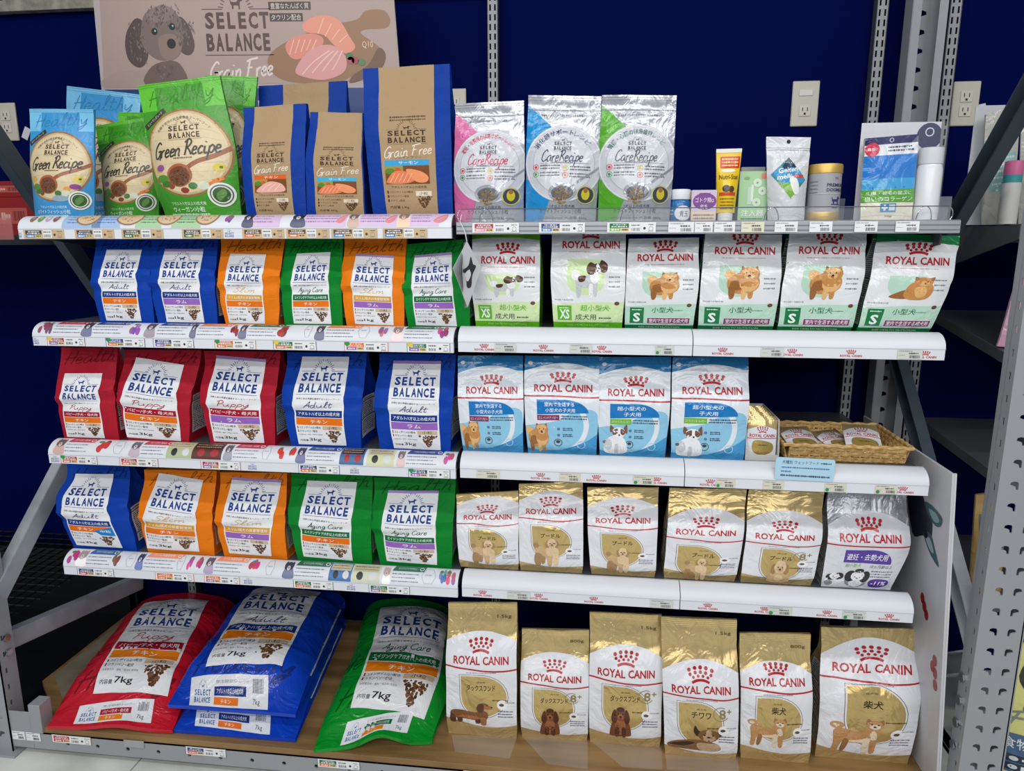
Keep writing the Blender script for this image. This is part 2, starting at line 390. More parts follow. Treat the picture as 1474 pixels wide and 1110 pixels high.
# ------------------------------------------------------------------ bags and pouches
def sstep(a, b, x):
    t = min(max((x - a) / (b - a), 0), 1); return t * t * (3 - 2 * t)
def interp(tab, v):
    for (a, p), (b, q) in zip(tab, tab[1:]):
        if v <= b: return p + (q - p) * sstep(a, b, v)
    return tab[-1][1]
FLAT = [(0, 0), (1, 0)]
SEED = [0]
def bag(name, label, cat, quad, Y, depth, base, fin, group=None, style='gusset', z0=None, left=FLAT, right=FLAT, wrinkle=.003, crease=None, nu=24, nv=32, top=.12, prof=None, body='pouch', gus=.24):
    """quad = TL, TR, BL, BR pixels of the front face; Y = depth of its foot; returns root, front patch, right and left side patches, quad"""
    SEED[0] += 1; sd = SEED[0] * 7.31
    TL, TR, BL, BR = quad
    Yc = Y + depth / 2
    yb = Y if style == 'gusset' else Yc
    yt = Y + depth * (.5 - top / 2) if style == 'gusset' else Yc
    bl, br, tl, tr = at(*BL, yb), at(*BR, yb), at(*TL, yt), at(*TR, yt)
    if z0 is None: z0 = min(bl[2], br[2])
    O = np.array([(bl[0] + br[0]) / 2, Yc, z0])
    c = [(bl[0] - O[0], 0.0), (br[0] - O[0], 0.0), (tl[0] - O[0], tl[2] - z0), (tr[0] - O[0], tr[2] - z0)]
    W = c[1][0] - c[0][0]; H = (c[2][1] + c[3][1]) / 2
    root = thing(name, label, cat, O, group=group)
    def half(v):
        if style == 'gusset':
            if prof: return depth / 2 * interp(prof, v)
            return depth / 2 * (1 - (1 - top) * sstep(.42, 1.0, v))
        return .003
    def belly(v):
        if style == 'gusset': return depth * .10 * math.sin(math.pi * min(v * 1.05, 1))
        if prof: return depth / 2 * interp(prof, v)
        return depth / 2 * (.72 + .28 * sstep(0, .22, v)) * (1 - .93 * sstep(.3, .93, v))
    pw = 3.2 if style == 'gusset' else 2.3
    F = np.zeros((nv + 1, nu + 1, 3)); B = np.zeros((nv + 1, nu + 1, 3))
    for j in range(nv + 1):
        v = j / nv; l = interp(left, v) * W; r = interp(right, v) * W
        sx = noise.noise(Vector((sd, v * 3.1, 1.7))) * .012 * W * min(v * 4, 1)
        for i in range(nu + 1):
            u = i / nu; p = bilin(c, np.array([[u, v]]))[0]
            x = p[0] + l * (1 - u) + r * u + sx
            pr = 1 - abs(2 * u - 1) ** pw
            n = 0
            if wrinkle:
                q = Vector((x * 11 + sd, p[1] * 9, sd))
                n = wrinkle * (noise.noise(q) * 1.2 + .55 * noise.noise(q * 2.3) + .5 * (abs(noise.noise(q * 1.6 + Vector((5, 1, 2)))) - .25)) * min(1, v * 6 + .12)
            if crease:
                for cv, ca, sl in crease: n += ca * math.exp(-((v - cv - sl * (u - .5)) / .035) ** 2)
            F[j, i] = (x, -(half(v) + belly(v) * pr) + n, p[1])
            B[j, i] = (x, (half(v) + belly(v) * pr * .6), p[1])
    nt = 6; SR = np.zeros((nv + 1, nt + 1, 3)); SL = np.zeros((nv + 1, nt + 1, 3))
    for j in range(nv + 1):
        v = j / nv
        for k in range(nt + 1):
            t = k / nt; fold = gus * 4 * t * (1 - t) * min(1, .25 + v * 1.1) * half(v) if style == 'gusset' else 0
            SR[j, k] = F[j, nu] * (1 - t) + B[j, nu] * t - np.array([fold, 0, 0])
            SL[j, k] = F[j, 0] * (1 - t) + B[j, 0] * t + np.array([fold, 0, 0])
    vs = []; fs = []
    def grid(P, flip):
        b = len(vs); m, n = P.shape[:2]; vs.extend(P.reshape(-1, 3).tolist())
        for j in range(m - 1):
            for i in range(n - 1):
                f = (b + j * n + i, b + j * n + i + 1, b + (j + 1) * n + i + 1, b + (j + 1) * n + i); fs.append(f[::-1] if flip else f)
    grid(F, False); grid(B, True); grid(SR, False); grid(SL, True)
    grid(np.stack([F[0], B[0]]), True); grid(np.stack([F[-1], B[-1]]), False)
    me = bpy.data.meshes.new(body); me.from_pydata(vs, [], fs)
    bm = bmesh.new(); bm.from_mesh(me); bmesh.ops.remove_doubles(bm, verts=bm.verts, dist=1e-5); bm.to_mesh(me); bm.free()
    me.materials.append(mat(base, fin)); me.polygons.foreach_set('use_smooth', [True] * len(me.polygons)); me.set_sharp_from_angle(angle=math.radians(38))
    link_mesh(body, me, root)
    fr = Patch(F)
    return dict(root=root, front=fr, right=Patch(SR), left=Patch(SL, True), quad=[BL, BR, TL, TR], W=W, H=H, F=F, B=B, O=O)
def uvq_of(b, quad):             # pixel corners TL, TR, BL, BR of a label -> corners in the bag's own front coordinates
    TL, TR, BL, BR = [inv_bilin(b['quad'], np.array([p], float)) for p in quad]
    return [BL, BR, TL, TR]
def seal(b, v0, v1, col, fin, name='top_seal', ridges=4, dark=None):
    """heat-sealed strip along the top edge: a lighter band, ridge shade put into darker stripes"""
    a = Art(.2); a.rect(name, .0, v0, 1, v1, col, fin, 2)
    for k in range(ridges):
        y = v0 + (v1 - v0) * (k + .5) / ridges; a.rect(name, 0, y - (v1 - v0) * .12 / ridges, 1, y + (v1 - v0) * .12 / ridges, dark or tuple(int(q * .8) for q in col), fin, 4)
    lay_art(b['front'], a, b['root'])
def side_print(b, side, v0, v1, seed=0, panel=(222, 225, 230), ink=(60, 62, 70), fin='film', t0=.12, t1=.88, code=True):
    a = Art(4); a.rect('side_print', t0, v0, t1, v1, panel, fin, 1); r = random.Random(seed)
    y = v1 - .025
    while y > v0 + .02:
        k = r.random()
        if k < .1: a.rect('side_print', t0, y - .006, t1, y + .006, ink, fin, 2); y -= .03
        else: a.dashes('side_print', t0 + .06, t1 - .06, y, .011, ink, r.random(), fin, 2, .09); y -= .021
        if code and abs(y - (v0 * .7 + v1 * .3)) < .011: a.bars('side_print', t0 + .1, t1 - .1, y - .05, y, ink, seed, fin, 2, 14); y -= .07
    lay_art(b[side], a, b['root'])

# ---- artwork used on more than one thing
DOG = [(.05, .62), (.0, .88), (.07, .92), (.1, .68), (.3, .64), (.52, .64), (.62, .74), (.64, .95), (.74, 1.0), (.82, .9), (1.0, .84), (.98, .74), (.86, .7), (.8, .6), (.78, .42), (.78, .0), (.68, .0), (.67, .32), (.56, .34), (.36, .36), (.3, .3), (.27, .02), (.17, .02), (.17, .3), (.08, .45)]
def dog_icon(a, path, cx, cy, wd, ht, col, fin='film', L=2):
    a.poly(path, [(cx + (x - .5) * wd, cy + (y - .5) * ht) for x, y in DOG], col, fin, L)
def brand_logo(a, path, x0, x1, y0, y1, col, fin='film', L=2, rays=True, lines=True):
    """dog under a half circle of rays over the two-line name; box y0..y1"""
    cx = (x0 + x1) / 2; W = x1 - x0; H = y1 - y0; ry = y0 + .675 * H
    if rays:
        for k in range(15):
            t = math.radians(8 + 164 * k / 14); R0 = .185 * W; R1 = (.235 if k % 2 else .26) * W
            if k in (6, 7, 8): R0 = .215 * W
            a.line(path, [(cx + R0 * math.cos(t), ry + R0 / a.a * math.sin(t)), (cx + R1 * math.cos(t), ry + R1 / a.a * math.sin(t))], .0115 * W, col, fin, L)
    dog_icon(a, path, cx + .01 * W, ry + .085 * H, .19 * W, .165 * H, col, fin, L)
    if lines:
        a.rect(path, x0, ry, cx - .2 * W, ry + .012 * H, col, fin, L); a.rect(path, cx + .2 * W, ry, x1, ry + .012 * H, col, fin, L)
        a.rect(path, x0, y0, x1, y0 + .012 * H, col, fin, L)
    k = 0
    for word, yc, ht in (('SELECT', y0 + .515 * H, .245 * H), ('BALANCE', y0 + .195 * H, .262 * H)):
        n = len(word); cell = (W * .94) / (n - .12)
        for i, ch in enumerate(word):
            a.text(path, ch, x0 + .03 * W + cell * (i + .44), yc, cell * (.84 if ch not in 'EL' else .70), ht, col, fin, L, .04)
def kibble(a, path, cx, cy, wd, ht, col=(112, 76, 50), seed=1, n=34, fin='film', L=2, tri=True):
    r = random.Random(seed)
    for i in range(n * 3):
        t = r.random() ** .7 if tri else r.random(); y = cy + ht * (t - .5); x = cx + wd * (r.random() - .5) * (t * .9 + .1 if tri else math.sqrt(max(.05, 1 - (2 * t - 1) ** 2)))
        k = r.choice((.8, 1, 1.2)); q = r.choice((.72, .9, 1.05, 1.2))
        a.ell(path, x, y, wd * .046 * k, wd * .04 * k / a.a, tuple(min(255, int(v * q)) for v in col), fin, L + .02 * i, 8)
def crown(a, path, cx, y0, y1, wd, col, fin='film', L=2):
    H = y1 - y0
    a.line(path, smooth_loop([(cx - .36 * wd, y0 + .06 * H), (cx - .18 * wd, y0 + .17 * H), (cx, y0 + .2 * H), (cx + .18 * wd, y0 + .17 * H), (cx + .36 * wd, y0 + .06 * H)], 4, False), .10 * wd, col, fin, L)
    for row, (n, sp, yy, rr) in enumerate(((4, .20, .42, .058), (5, .215, .62, .068), (5, .235, .86, .078))):
        for i in range(n):
            t = (i - (n - 1) / 2); a.ell(path, cx + t * sp * wd, y0 + (yy - .035 * t * t) * H, rr * wd, None, col, fin, L, 10)
RED = (178, 32, 40)
def royal(a, path, cx, yt, wd, fin='film', L=3, crown_h=None, col=RED, ht=None):
    """crown over the maker's name, baseline block centred at yt"""
    h = ht or wd * .135 / a.a
    words = ('ROYAL', 'CANIN'); tot = [len(w) for w in words]
    a.text(path, 'ROYAL', cx - .245 * wd, yt, .47 * wd, h, col, fin, L, .028)
    a.text(path, 'CANIN', cx + .265 * wd, yt, .45 * wd, h, col, fin, L, .028)
    ch = crown_h or wd * .26 / a.a
    crown(a, path, cx, yt + h * .75, yt + h * .75 + ch, wd * .40, col, fin, L)

def sb_label(age, age_c, flav, flav_c, script, script_c, kg, ink=(36, 66, 142), mid=False, lam=False, aspect=1.72, fin='paper'):
    a = Art(aspect); P = 'label_panel'; k = (40, 42, 48)
    a.rect(P, 0, 0, 1, 1, (232, 234, 238), fin, 0)
    if lam: a.rect(P, 0, .965, 1, 1, (168, 140, 198), fin, 1)
    brand_logo(a, P + '/brand_logo', .06, .95, .595, .955, ink, fin)
    a.text(P + '/small_print', '健康と体の基礎を維持するヘルシーフード', .5, .553, .86, .02, (64, 66, 74), fin, 2, .03)
    a.hand(P + '/variety_name', script, .5, .487, .58 if len(script) < 7 else .66, .07, script_c, .013, fin)
    a.rect(P + '/age_band', .03, .338, .97, .42, age_c, fin, 1); a.text(P + '/age_band', age, .5, .379, .84, .042, (240, 240, 245), fin, 3, .02)
    a.rect(P + '/flavour_band', .03, .245, .97, .332, flav_c, fin, 1); a.text(P + '/flavour_band', flav, .5 if not mid else .4, .288, .34 if flav == 'チキン' else .27, .045, (250, 240, 235), fin, 3, .025)
    kibble(a, P + '/kibble_picture', .76, .105, .36, .14, (108, 72, 46), len(age) + len(flav), 34, fin)
    if mid:
        a.poly(P + '/size_tag', [(.58, .27), (.97, .33), (.97, .19), (.68, .2)], (30, 130, 205), fin, 3); a.text(P + '/size_tag', '中粒', .81, .262, .22, .045, (240, 245, 250), fin, 4, .02)
    else:
        a.rect(P + '/size_tag', .56, .19, .95, .237, (206, 184, 156), fin, 3); a.text(P + '/size_tag', '小粒', .755, .214, .2, .034, (60, 45, 35), fin, 4, .01)
    S = P + '/small_print'
    for y, t, wd in ((.213, 'コエンザイムQ10配合', .44), (.168, 'クランベリー配合', .36)):
        a.rect(S, .04, y - .014, .06, y + .018, (150, 30, 50), fin, 2); a.text(S, t, .08 + wd / 2, y, wd, .029, k, fin, 2, .035)
    a.text(S, '合成着色料・香料・保存料 無添加', .285, .125, .49, .016, (120, 120, 125), fin, 2, 0)
    a.text(S, '内容量', .14, .055, .17, .024, k, fin, 2, .02); a.text(S, kg, .37, .06, .25, .046, k, fin, 2, .014)
    return a

# ---- printed dogs (flat pictures on the packs), each in a unit box
def face(cx, cy, r, dark=(35, 25, 22)):
    return [('e', cx - r * .42, cy + r * .2, r * .13, r * .13, dark), ('e', cx + r * .42, cy + r * .2, r * .13, r * .13, dark), ('e', cx, cy - r * .22, r * .2, r * .16, dark)]
def pup(kind):
    E = []
    if kind == 'poodle':
        c, d, h = (205, 172, 128), (168, 132, 92), (226, 198, 158)
        E = [('b', [(.1, .62), (.25, .72), (.5, .62), (.75, .6), (.8, .4), (.72, .3), (.3, .28), (.12, .4)], c),
             ('e', .12, .74, .1, .09, d), ('b', [(.1, .45), (.3, .4), (.26, .02), (.1, .0), (.04, .2)], d), ('b', [(.3, .35), (.42, .3), (.4, .08), (.3, .06)], d),
             ('b', [(.48, .4), (.64, .4), (.63, 0), (.5, 0)], c), ('b', [(.68, .42), (.86, .42), (.84, .02), (.7, .02)], h),
             ('b', [(.45, .62), (.6, .75), (.84, .62), (.84, .38), (.5, .36)], h), ('e', .5, .78, .08, .13, d), ('e', .8, .77, .08, .13, d), ('e', .65, .82, .16, .15, h), ('e', .65, .92, .12, .08, h), ('e', .65, .76, .09, .08, c)] + face(.65, .79, .15)
    elif kind == 'poodle_head':
        c, d, h = (205, 172, 128), (170, 128, 84), (226, 198, 158)
        E = [('b', [(.2, .5), (.5, .6), (.8, .5), (.98, .2), (.95, 0), (.05, 0), (.02, .25)], c), ('e', .5, .2, .2, .16, h), ('e', .22, .6, .13, .24, d), ('e', .78, .6, .13, .24, d),
             ('e', .5, .68, .27, .27, h), ('e', .5, .86, .2, .13, h), ('e', .5, .58, .15, .13, c)] + face(.5, .64, .24)
    elif kind == 'dachs':
        c, d, h = (128, 80, 50), (92, 54, 34), (164, 108, 70)
        E = [('b', [(.03, .42), (.1, .56), (.3, .58), (.6, .52), (.78, .62), (.9, .5), (.86, .24), (.6, .18), (.25, .2), (.07, .22)], c),
             ('b', [(.05, .4), (.14, .3), (.16, .02), (.04, .02), (.02, .2)], d), ('b', [(.2, .28), (.3, .25), (.3, .04), (.2, .03)], d), ('b', [(.74, .3), (.86, .3), (.85, .0), (.74, .0)], h), ('b', [(.62, .28), (.72, .26), (.72, .06), (.62, .05)], d),
             ('b', [(.2, .25), (.6, .22), (.75, .28), (.6, .36), (.3, .34)], h), ('e', .8, .82, .12, .13, c), ('b', [(.82, .86), (.99, .8), (1, .72), (.9, .68), (.8, .72)], h), ('b', [(.7, .9), (.8, .86), (.8, .6), (.7, .52), (.64, .7)], d), ('e', .985, .78, .02, .025, (30, 20, 20)), ('e', .88, .85, .016, .02, (30, 20, 20))]
    elif kind == 'dachs_sit':
        c, d, h = (118, 70, 44), (84, 46, 30), (156, 100, 64)
        E = [('b', [(.2, .5), (.5, .6), (.8, .5), (.9, .15), (.8, .02), (.15, .0), (.08, .15)], c), ('b', [(.3, .5), (.5, .55), (.68, .5), (.62, .1), (.36, .1)], h),
             ('b', [(.3, .3), (.44, .3), (.42, .0), (.28, .0)], d), ('b', [(.54, .3), (.68, .3), (.7, .0), (.56, .0)], d), ('e', .5, .76, .24, .2, c), ('b', [(.3, .92), (.36, .7), (.34, .5), (.22, .46), (.14, .62), (.2, .84)], d), ('b', [(.7, .92), (.64, .7), (.66, .5), (.78, .46), (.86, .62), (.8, .84)], d),
             ('e', .5, .92, .16, .08, d), ('e', .5, .67, .12, .11, h), ('e', .5, .61, .05, .04, (150, 60, 60))] + face(.5, .73, .22)
    elif kind == 'chi':
        c, d, h = (128, 92, 62), (60, 46, 38), (190, 160, 128)
        E = [('b', [(0, .2), (.15, .34), (.4, .4), (.65, .42), (.9, .3), (.95, .06), (.7, .0), (.2, .04), (.04, .08)], c), ('b', [(.02, .2), (.3, .32), (.5, .3), (.3, .16)], d), ('b', [(.55, .3), (.9, .3), (.92, .04), (.6, .02)], h),
             ('b', [(.5, .98), (.56, .8), (.66, .72), (.54, .56), (.47, .75)], d), ('b', [(.98, .98), (.92, .8), (.82, .72), (.92, .56), (1, .75)], d), ('e', .74, .62, .19, .24, c), ('e', .74, .54, .12, .15, h), ('e', .74, .74, .05, .14, h)] + face(.74, .6, .18)
    elif kind == 'shiba':
        c, d, h = (190, 142, 94), (152, 108, 66), (228, 212, 188)
        E = [('b', [(.08, .66), (.22, .7), (.5, .62), (.72, .7), (.86, .6), (.84, .36), (.6, .3), (.3, .32), (.14, .36), (.06, .5)], c), ('b', [(.3, .36), (.5, .32), (.7, .34), (.84, .4), (.8, .55), (.6, .42)], h),
             ('e', .12, .78, .13, .1, c), ('e', .1, .77, .06, .05, h), ('b', [(.08, .5), (.26, .45), (.2, .22), (.16, .0), (.06, .0), (.08, .25)], c), ('b', [(.26, .4), (.36, .36), (.3, .05), (.22, .04)], d), ('b', [(.62, .4), (.74, .4), (.72, 0), (.63, 0)], h), ('b', [(.76, .44), (.87, .44), (.86, .03), (.77, .03)], c),
             ('b', [(.62, .74), (.74, .84), (.9, .76), (.88, .5), (.7, .46)], c), ('b', [(.72, .62), (.82, .66), (.86, .44), (.76, .42)], h), ('b', [(.66, 1), (.64, .84), (.76, .88)], d), ('b', [(.92, 1), (.94, .84), (.83, .88)], d), ('e', .79, .84, .145, .115, c), ('e', .79, .79, .1, .07, h)] + face(.79, .82, .14)
    elif kind == 'pom':
        c, d, h = (196, 138, 78), (150, 98, 50), (224, 178, 120)
        E = [('b', [(.06, .60), (.02, .76), (.12, .86), (.28, .80), (.34, .62), (.22, .5)], h), ('b', [(.10, .55), (.26, .72), (.5, .78), (.84, .70), (.94, .5), (.86, .28), (.6, .16), (.3, .16), (.12, .3)], c),
             ('b', [(.14, .36), (.3, .28), (.28, .02), (.17, .0)], d), ('b', [(.48, .25), (.6, .25), (.59, 0), (.49, 0)], h), ('b', [(.66, .28), (.78, .28), (.77, .02), (.67, .02)], c), ('e', .34, .4, .18, .16, d), ('e', .66, .46, .25, .25, h), ('e', .66, .56, .27, .2, c),
             ('b', [(.46, .98), (.45, .86), (.56, .9)], d), ('b', [(.86, .98), (.87, .86), (.76, .9)], d), ('e', .66, .76, .27, .2, c), ('e', .66, .84, .2, .1, h), ('e', .66, .70, .14, .1, h), ('e', .66, .665, .05, .025, (120, 60, 50))] + face(.66, .745, .19)
    elif kind == 'pom_sit':
        c, d, h = (196, 138, 78), (150, 98, 50), (224, 176, 116)
        E = [('b', [(.02, .1), (.2, .3), (.4, .4), (.55, .1), (.3, .02)], d), ('b', [(.42, .65), (.6, .74), (.92, .66), (.98, .3), (.86, .02), (.5, .0), (.34, .2)], c), ('b', [(.56, .5), (.8, .55), (.84, .2), (.66, .1)], h),
             ('b', [(.52, .98), (.52, .82), (.64, .88)], d), ('b', [(.94, .98), (.94, .82), (.82, .88)], d), ('e', .72, .77, .22, .19, c), ('e', .73, .7, .12, .1, h)] + face(.73, .74, .19)
    elif kind == 'pap':
        c, d, h = (196, 200, 206), (84, 52, 36), (236, 238, 242)
        E = [('b', [(.12, .5), (.3, .56), (.6, .56), (.72, .44), (.66, .28), (.3, .24), (.14, .3)], c), ('e', .12, .58, .12, .14, h), ('b', [(.14, .36), (.28, .32), (.24, 0), (.14, 0)], c), ('b', [(.5, .32), (.6, .32), (.58, 0), (.5, 0)], h), ('b', [(.62, .34), (.72, .34), (.7, .03), (.63, .03)], c), ('b', [(.2, .54), (.4, .56), (.36, .42), (.22, .4)], d),
             ('b', [(.52, .62), (.7, .68), (.78, .44), (.6, .36)], h), ('b', [(.52, .92), (.66, .84), (.64, .62), (.48, .6), (.42, .76)], d), ('b', [(.84, .98), (.78, .84), (.84, .66), (.98, .68), (1, .86)], d), ('e', .72, .76, .15, .13, d), ('b', [(.7, .86), (.76, .86), (.82, .66), (.68, .64)], h)] + face(.73, .72, .13)
    elif kind == 'pap_pup':
        c, d, h = (200, 204, 212), (120, 82, 60), (236, 238, 243)
        E = [('b', [(.3, .55), (.6, .62), (.85, .5), (.95, .15), (.8, .0), (.2, .0), (.08, .16), (.16, .35)], h), ('e', .24, .3, .16, .2, c), ('e', .12, .38, .07, .05, (90, 95, 105)), ('b', [(.5, .3), (.62, .3), (.6, .0), (.48, 0)], c),
             ('b', [(.36, .98), (.34, .74), (.52, .78)], d), ('b', [(.92, 1), (.8, .82), (.94, .7)], d), ('e', .64, .72, .24, .19, h), ('b', [(.42, .78), (.6, .86), (.58, .68), (.44, .64)], d), ('b', [(.72, .86), (.88, .76), (.82, .64), (.72, .68)], d)] + face(.66, .68, .18)
    elif kind == 'shihtzu':
        k, g, h = (44, 42, 48), (150, 152, 160), (236, 236, 240)
        E = [('e', .22, .32, .22, .3, h), ('e', .14, .5, .12, .16, k), ('e', .32, .55, .11, .18, k), ('e', .22, .55, .11, .16, h), ('e', .1, .2, .1, .14, g), ('b', [(.34, .4), (.6, .3), (.62, .05), (.36, .05)], h),
             ('e', .73, .34, .26, .34, g), ('e', .74, .25, .16, .22, h), ('e', .58, .58, .13, .28, k), ('e', .9, .58, .11, .28, k), ('e', .74, .6, .15, .24, h), ('e', .74, .86, .1, .1, k)] + face(.22, .5, .1) + face(.74, .52, .13)
    return E

GOLD = (204, 180, 126); GD = (108, 84, 36)
def rc_gold_art(name, dog, box, plus=False, white_top=.80, side_top=.71, yt=.60, line=.545, sh=(.22, .86, .13, .50), base=.10, aspect=1.95, age='10ヵ月齢以上', dogbox=None, wt='film', name_y=None, kg='1.5kg', red=RED):
    a = Art(aspect); P = 'front_panel'; wh = (226, 228, 234)
    # white panel: arched top, waved foot
    arch = [(x, side_top + (white_top - side_top) * (1 - (2 * x - 1) ** 2)) for x in [i / 14 for i in range(15)]]
    wave = [(1 - x, base + .035 * math.sin((1 - x) * 3.4 + 2.6)) for x in [i / 14 for i in range(15)]]
    a.poly(P, arch + wave, wh, wt, 0)
    royal(a, P + '/brand_logo', .5, yt, .80, wt, 3, min(white_top - yt - .05, .22 / aspect), red)
    ln = [(x, line + .012 * math.sin(x * 5 + 1.2) - .006) for x in [i / 12 for i in range(13)]]
    a.line(P + '/red_rule', ln, .022, red, wt, 2)
    a.dashes(P + '/small_print', .3, .72, line - .028, .007, (150, 150, 158), 3, wt, 2, .02)
    x0, x1, y0, y1 = sh
    def emblem(k):
        X0, X1, Y0, Y1 = x0 - k, x1 + k, y0 - k / aspect, y1 + k / aspect; mx, my = X0 + (X1 - X0) * .42, Y0 + (Y1 - Y0) * .5
        pts = [(X0, Y1), (mx, Y1)] + [(mx + (X1 - mx) * math.sin(t), my + (Y1 - my) * math.cos(t)) for t in [i * math.pi / 16 for i in range(1, 8)]] + [(X1, my)]
        pts += [(mx + (X1 - mx) * math.cos(t), my - (my - Y0) * math.sin(t)) for t in [i * math.pi / 16 for i in range(1, 8)]] + [(mx, Y0)]
        pts += [(X0 + (mx - X0) * (1 - math.sin(t)), my - (my - Y0) * math.cos(t)) for t in [i * math.pi / 16 for i in range(1, 8)]] + [(X0, my)]
        return pts
    a.line(P + '/breed_emblem', emblem(.022), .007, GD, 'gold', 1, True); a.poly(P + '/breed_emblem', emblem(0), (206, 180, 118), 'gold', 2)
    ny = name_y or (y0 + (y1 - y0) * .72)
    a.text(P + '/breed_emblem', name, .5 if len(name) > 2 else .52, ny, {2: .2, 3: .26, 4: .3, 6: .5}.get(len(name), .4), .050 if len(name) > 2 else .062, (34, 25, 10), wt, 4, .05)
    a.text(P + '/breed_emblem', '成犬用', .5, y1 - .045, .12, .014, (70, 55, 25), wt, 4, 0)
    a.dashes(P + '/small_print', x1 - .2, x1 + .02, y0 + (y1 - y0) * .42, .011, (80, 62, 28), 5, wt, 4, .02)
    if plus:
        a.ring(P + '/age_mark', x1 - .02, y1 - .075, .10, .012, (150, 132, 88), wt, 3, 60, 330); a.text(P + '/age_mark', '8', x1 + .0, y1 - .075, .09, .075, (146, 128, 84), wt, 4, .02); a.text(P + '/age_mark', '+', x1 + .09, y1 - .055, .06, .035, (146, 128, 84), wt, 4, .02)
    a.shapes(P + '/dog_picture', *box, pup(dog), wt, 4)
    mx, my = .80, base + .165 if dog != 'dachs' else base + .15
    a.ell(P + '/kibble_mark', mx, my, .075, None, (238, 238, 242), wt, 5); a.ell(P + '/kibble_mark', mx - .01, my, .035, .012, (96, 74, 62), wt, 6)
    a.dashes(P + '/small_print', .84, .97, my + .02, .008, (140, 140, 150), 8, wt, 6, .016)
    for k in range(3): a.dashes(P + '/small_print', .74, .95, my - .05 - k * .021, .009, (70, 64, 110), 11 + k, wt, 3, .018)
    a.text('printed_foot', 'BREED HEALTH NUTRITION', .5, base - .035, .46, .012, (214, 196, 140), wt, 2, .0)
    return a
def rc_puppy_art(l1, l2, dog, band, bandtxt, col2, yo=0):
    a = Art(1.5); P = 'front_panel'; B = (40, 140, 205)
    a.poly(P, [(0, .83 + yo)] + [(x, .83 + yo + .08 * math.sin(x * 3.0)) for x in [i / 12 for i in range(1, 12)]] + [(1, .86 + yo), (1, .0), (0, .0)], (222, 229, 238), 'film', 0)
    a.poly('printed_foot', [(0, .30)] + [(.45 + .55 * math.sin(t), .36 + .30 * math.sin(t) - .3 * (1 - math.cos(t))) for t in [i * .1 for i in range(0, 14)]] + [(1, .3), (1, 0), (0, 0)], (140, 198, 228), 'film', 1)
    a.poly('printed_foot', [(0, .06), (.2, .035), (.5, .05), (.7, .1), (.86, .15), (1, .22), (1, 0), (0, 0)], (64, 150, 204), 'film', 3)
    a.ring(P, .42, .30, .42, .07, (226, 232, 240), 'film', 2, -70, 40)
    royal(a, P + '/brand_logo', .52, .665 + yo, .80, 'film', 3, .105)
    a.line(P + '/red_rule', [(x, .585 + yo + .006 * math.sin(x * 5)) for x in [i / 10 for i in range(11)]], .022, RED, 'film', 2)
    y1 = .555 + yo
    tagp = [(.17, y1), (.55, y1)] + [(.55 + .31 * math.sin(t), y1 - .13 * (1 - math.cos(t))) for t in [i * math.pi / 16 for i in range(1, 9)]] + [(.17, y1 - .15)]
    a.poly(P + '/variety_tag', tagp, (16, 118, 190), 'film', 3)
    a.text(P + '/variety_tag', l1, .47, y1 - .045, .40, .042, (240, 244, 250), 'film', 4, .02); a.text(P + '/variety_tag', l2, .48, y1 - .105, .40 if len(l2) > 5 else .24, .042, (240, 244, 250), 'film', 4, .02)
    a.rect(P + '/variety_band', .17, y1 - .21, .47, y1 - .155, band, 'film', 3); a.text(P + '/variety_band', bandtxt, .32, y1 - .183, .26, .026, (240, 240, 245), 'film', 4, .01)
    for k in range(2): a.dashes(P + '/small_print', .49, .85, y1 - .167 - k * .026, .014, (70, 74, 90), 2 + k, 'film', 3, .024)
    a.shapes(P + '/dog_picture', -.0 if dog == 'pom' else .03, .03, .34 if dog == 'pom' else .44, .34, pup(dog), 'film', 6)
    for k in range(2):
        a.ell(P + '/small_print', .46, .275 - k * .065, .022, None, (84, 120, 160), 'film', 5); a.dashes(P + '/small_print', .52, .65, .282 - k * .065, .012, (60, 76, 110), 5 + k, 'film', 5, .02); a.dashes(P + '/small_print', .52, .66, .264 - k * .065, .012, (60, 76, 110), 8 + k, 'film', 5, .02)
    a.ring(P + '/kibble_mark', .45, .13, .055, .01, (70, 74, 86), 'film', 5); a.ell(P + '/kibble_mark', .45, .14, .03, .016, (70, 60, 56), 'film', 5)
    a.ring(P, .78, .11, .055, .012, (170, 210, 235), 'film', 5)
    a.ell('printed_top', .08, .93, .035, .018, (222, 232, 242), 'film', 2); a.text('printed_top', 'ROYAL CANIN', .25, .93, .26, .015, (200, 222, 240), 'film', 2, 0)
    return a
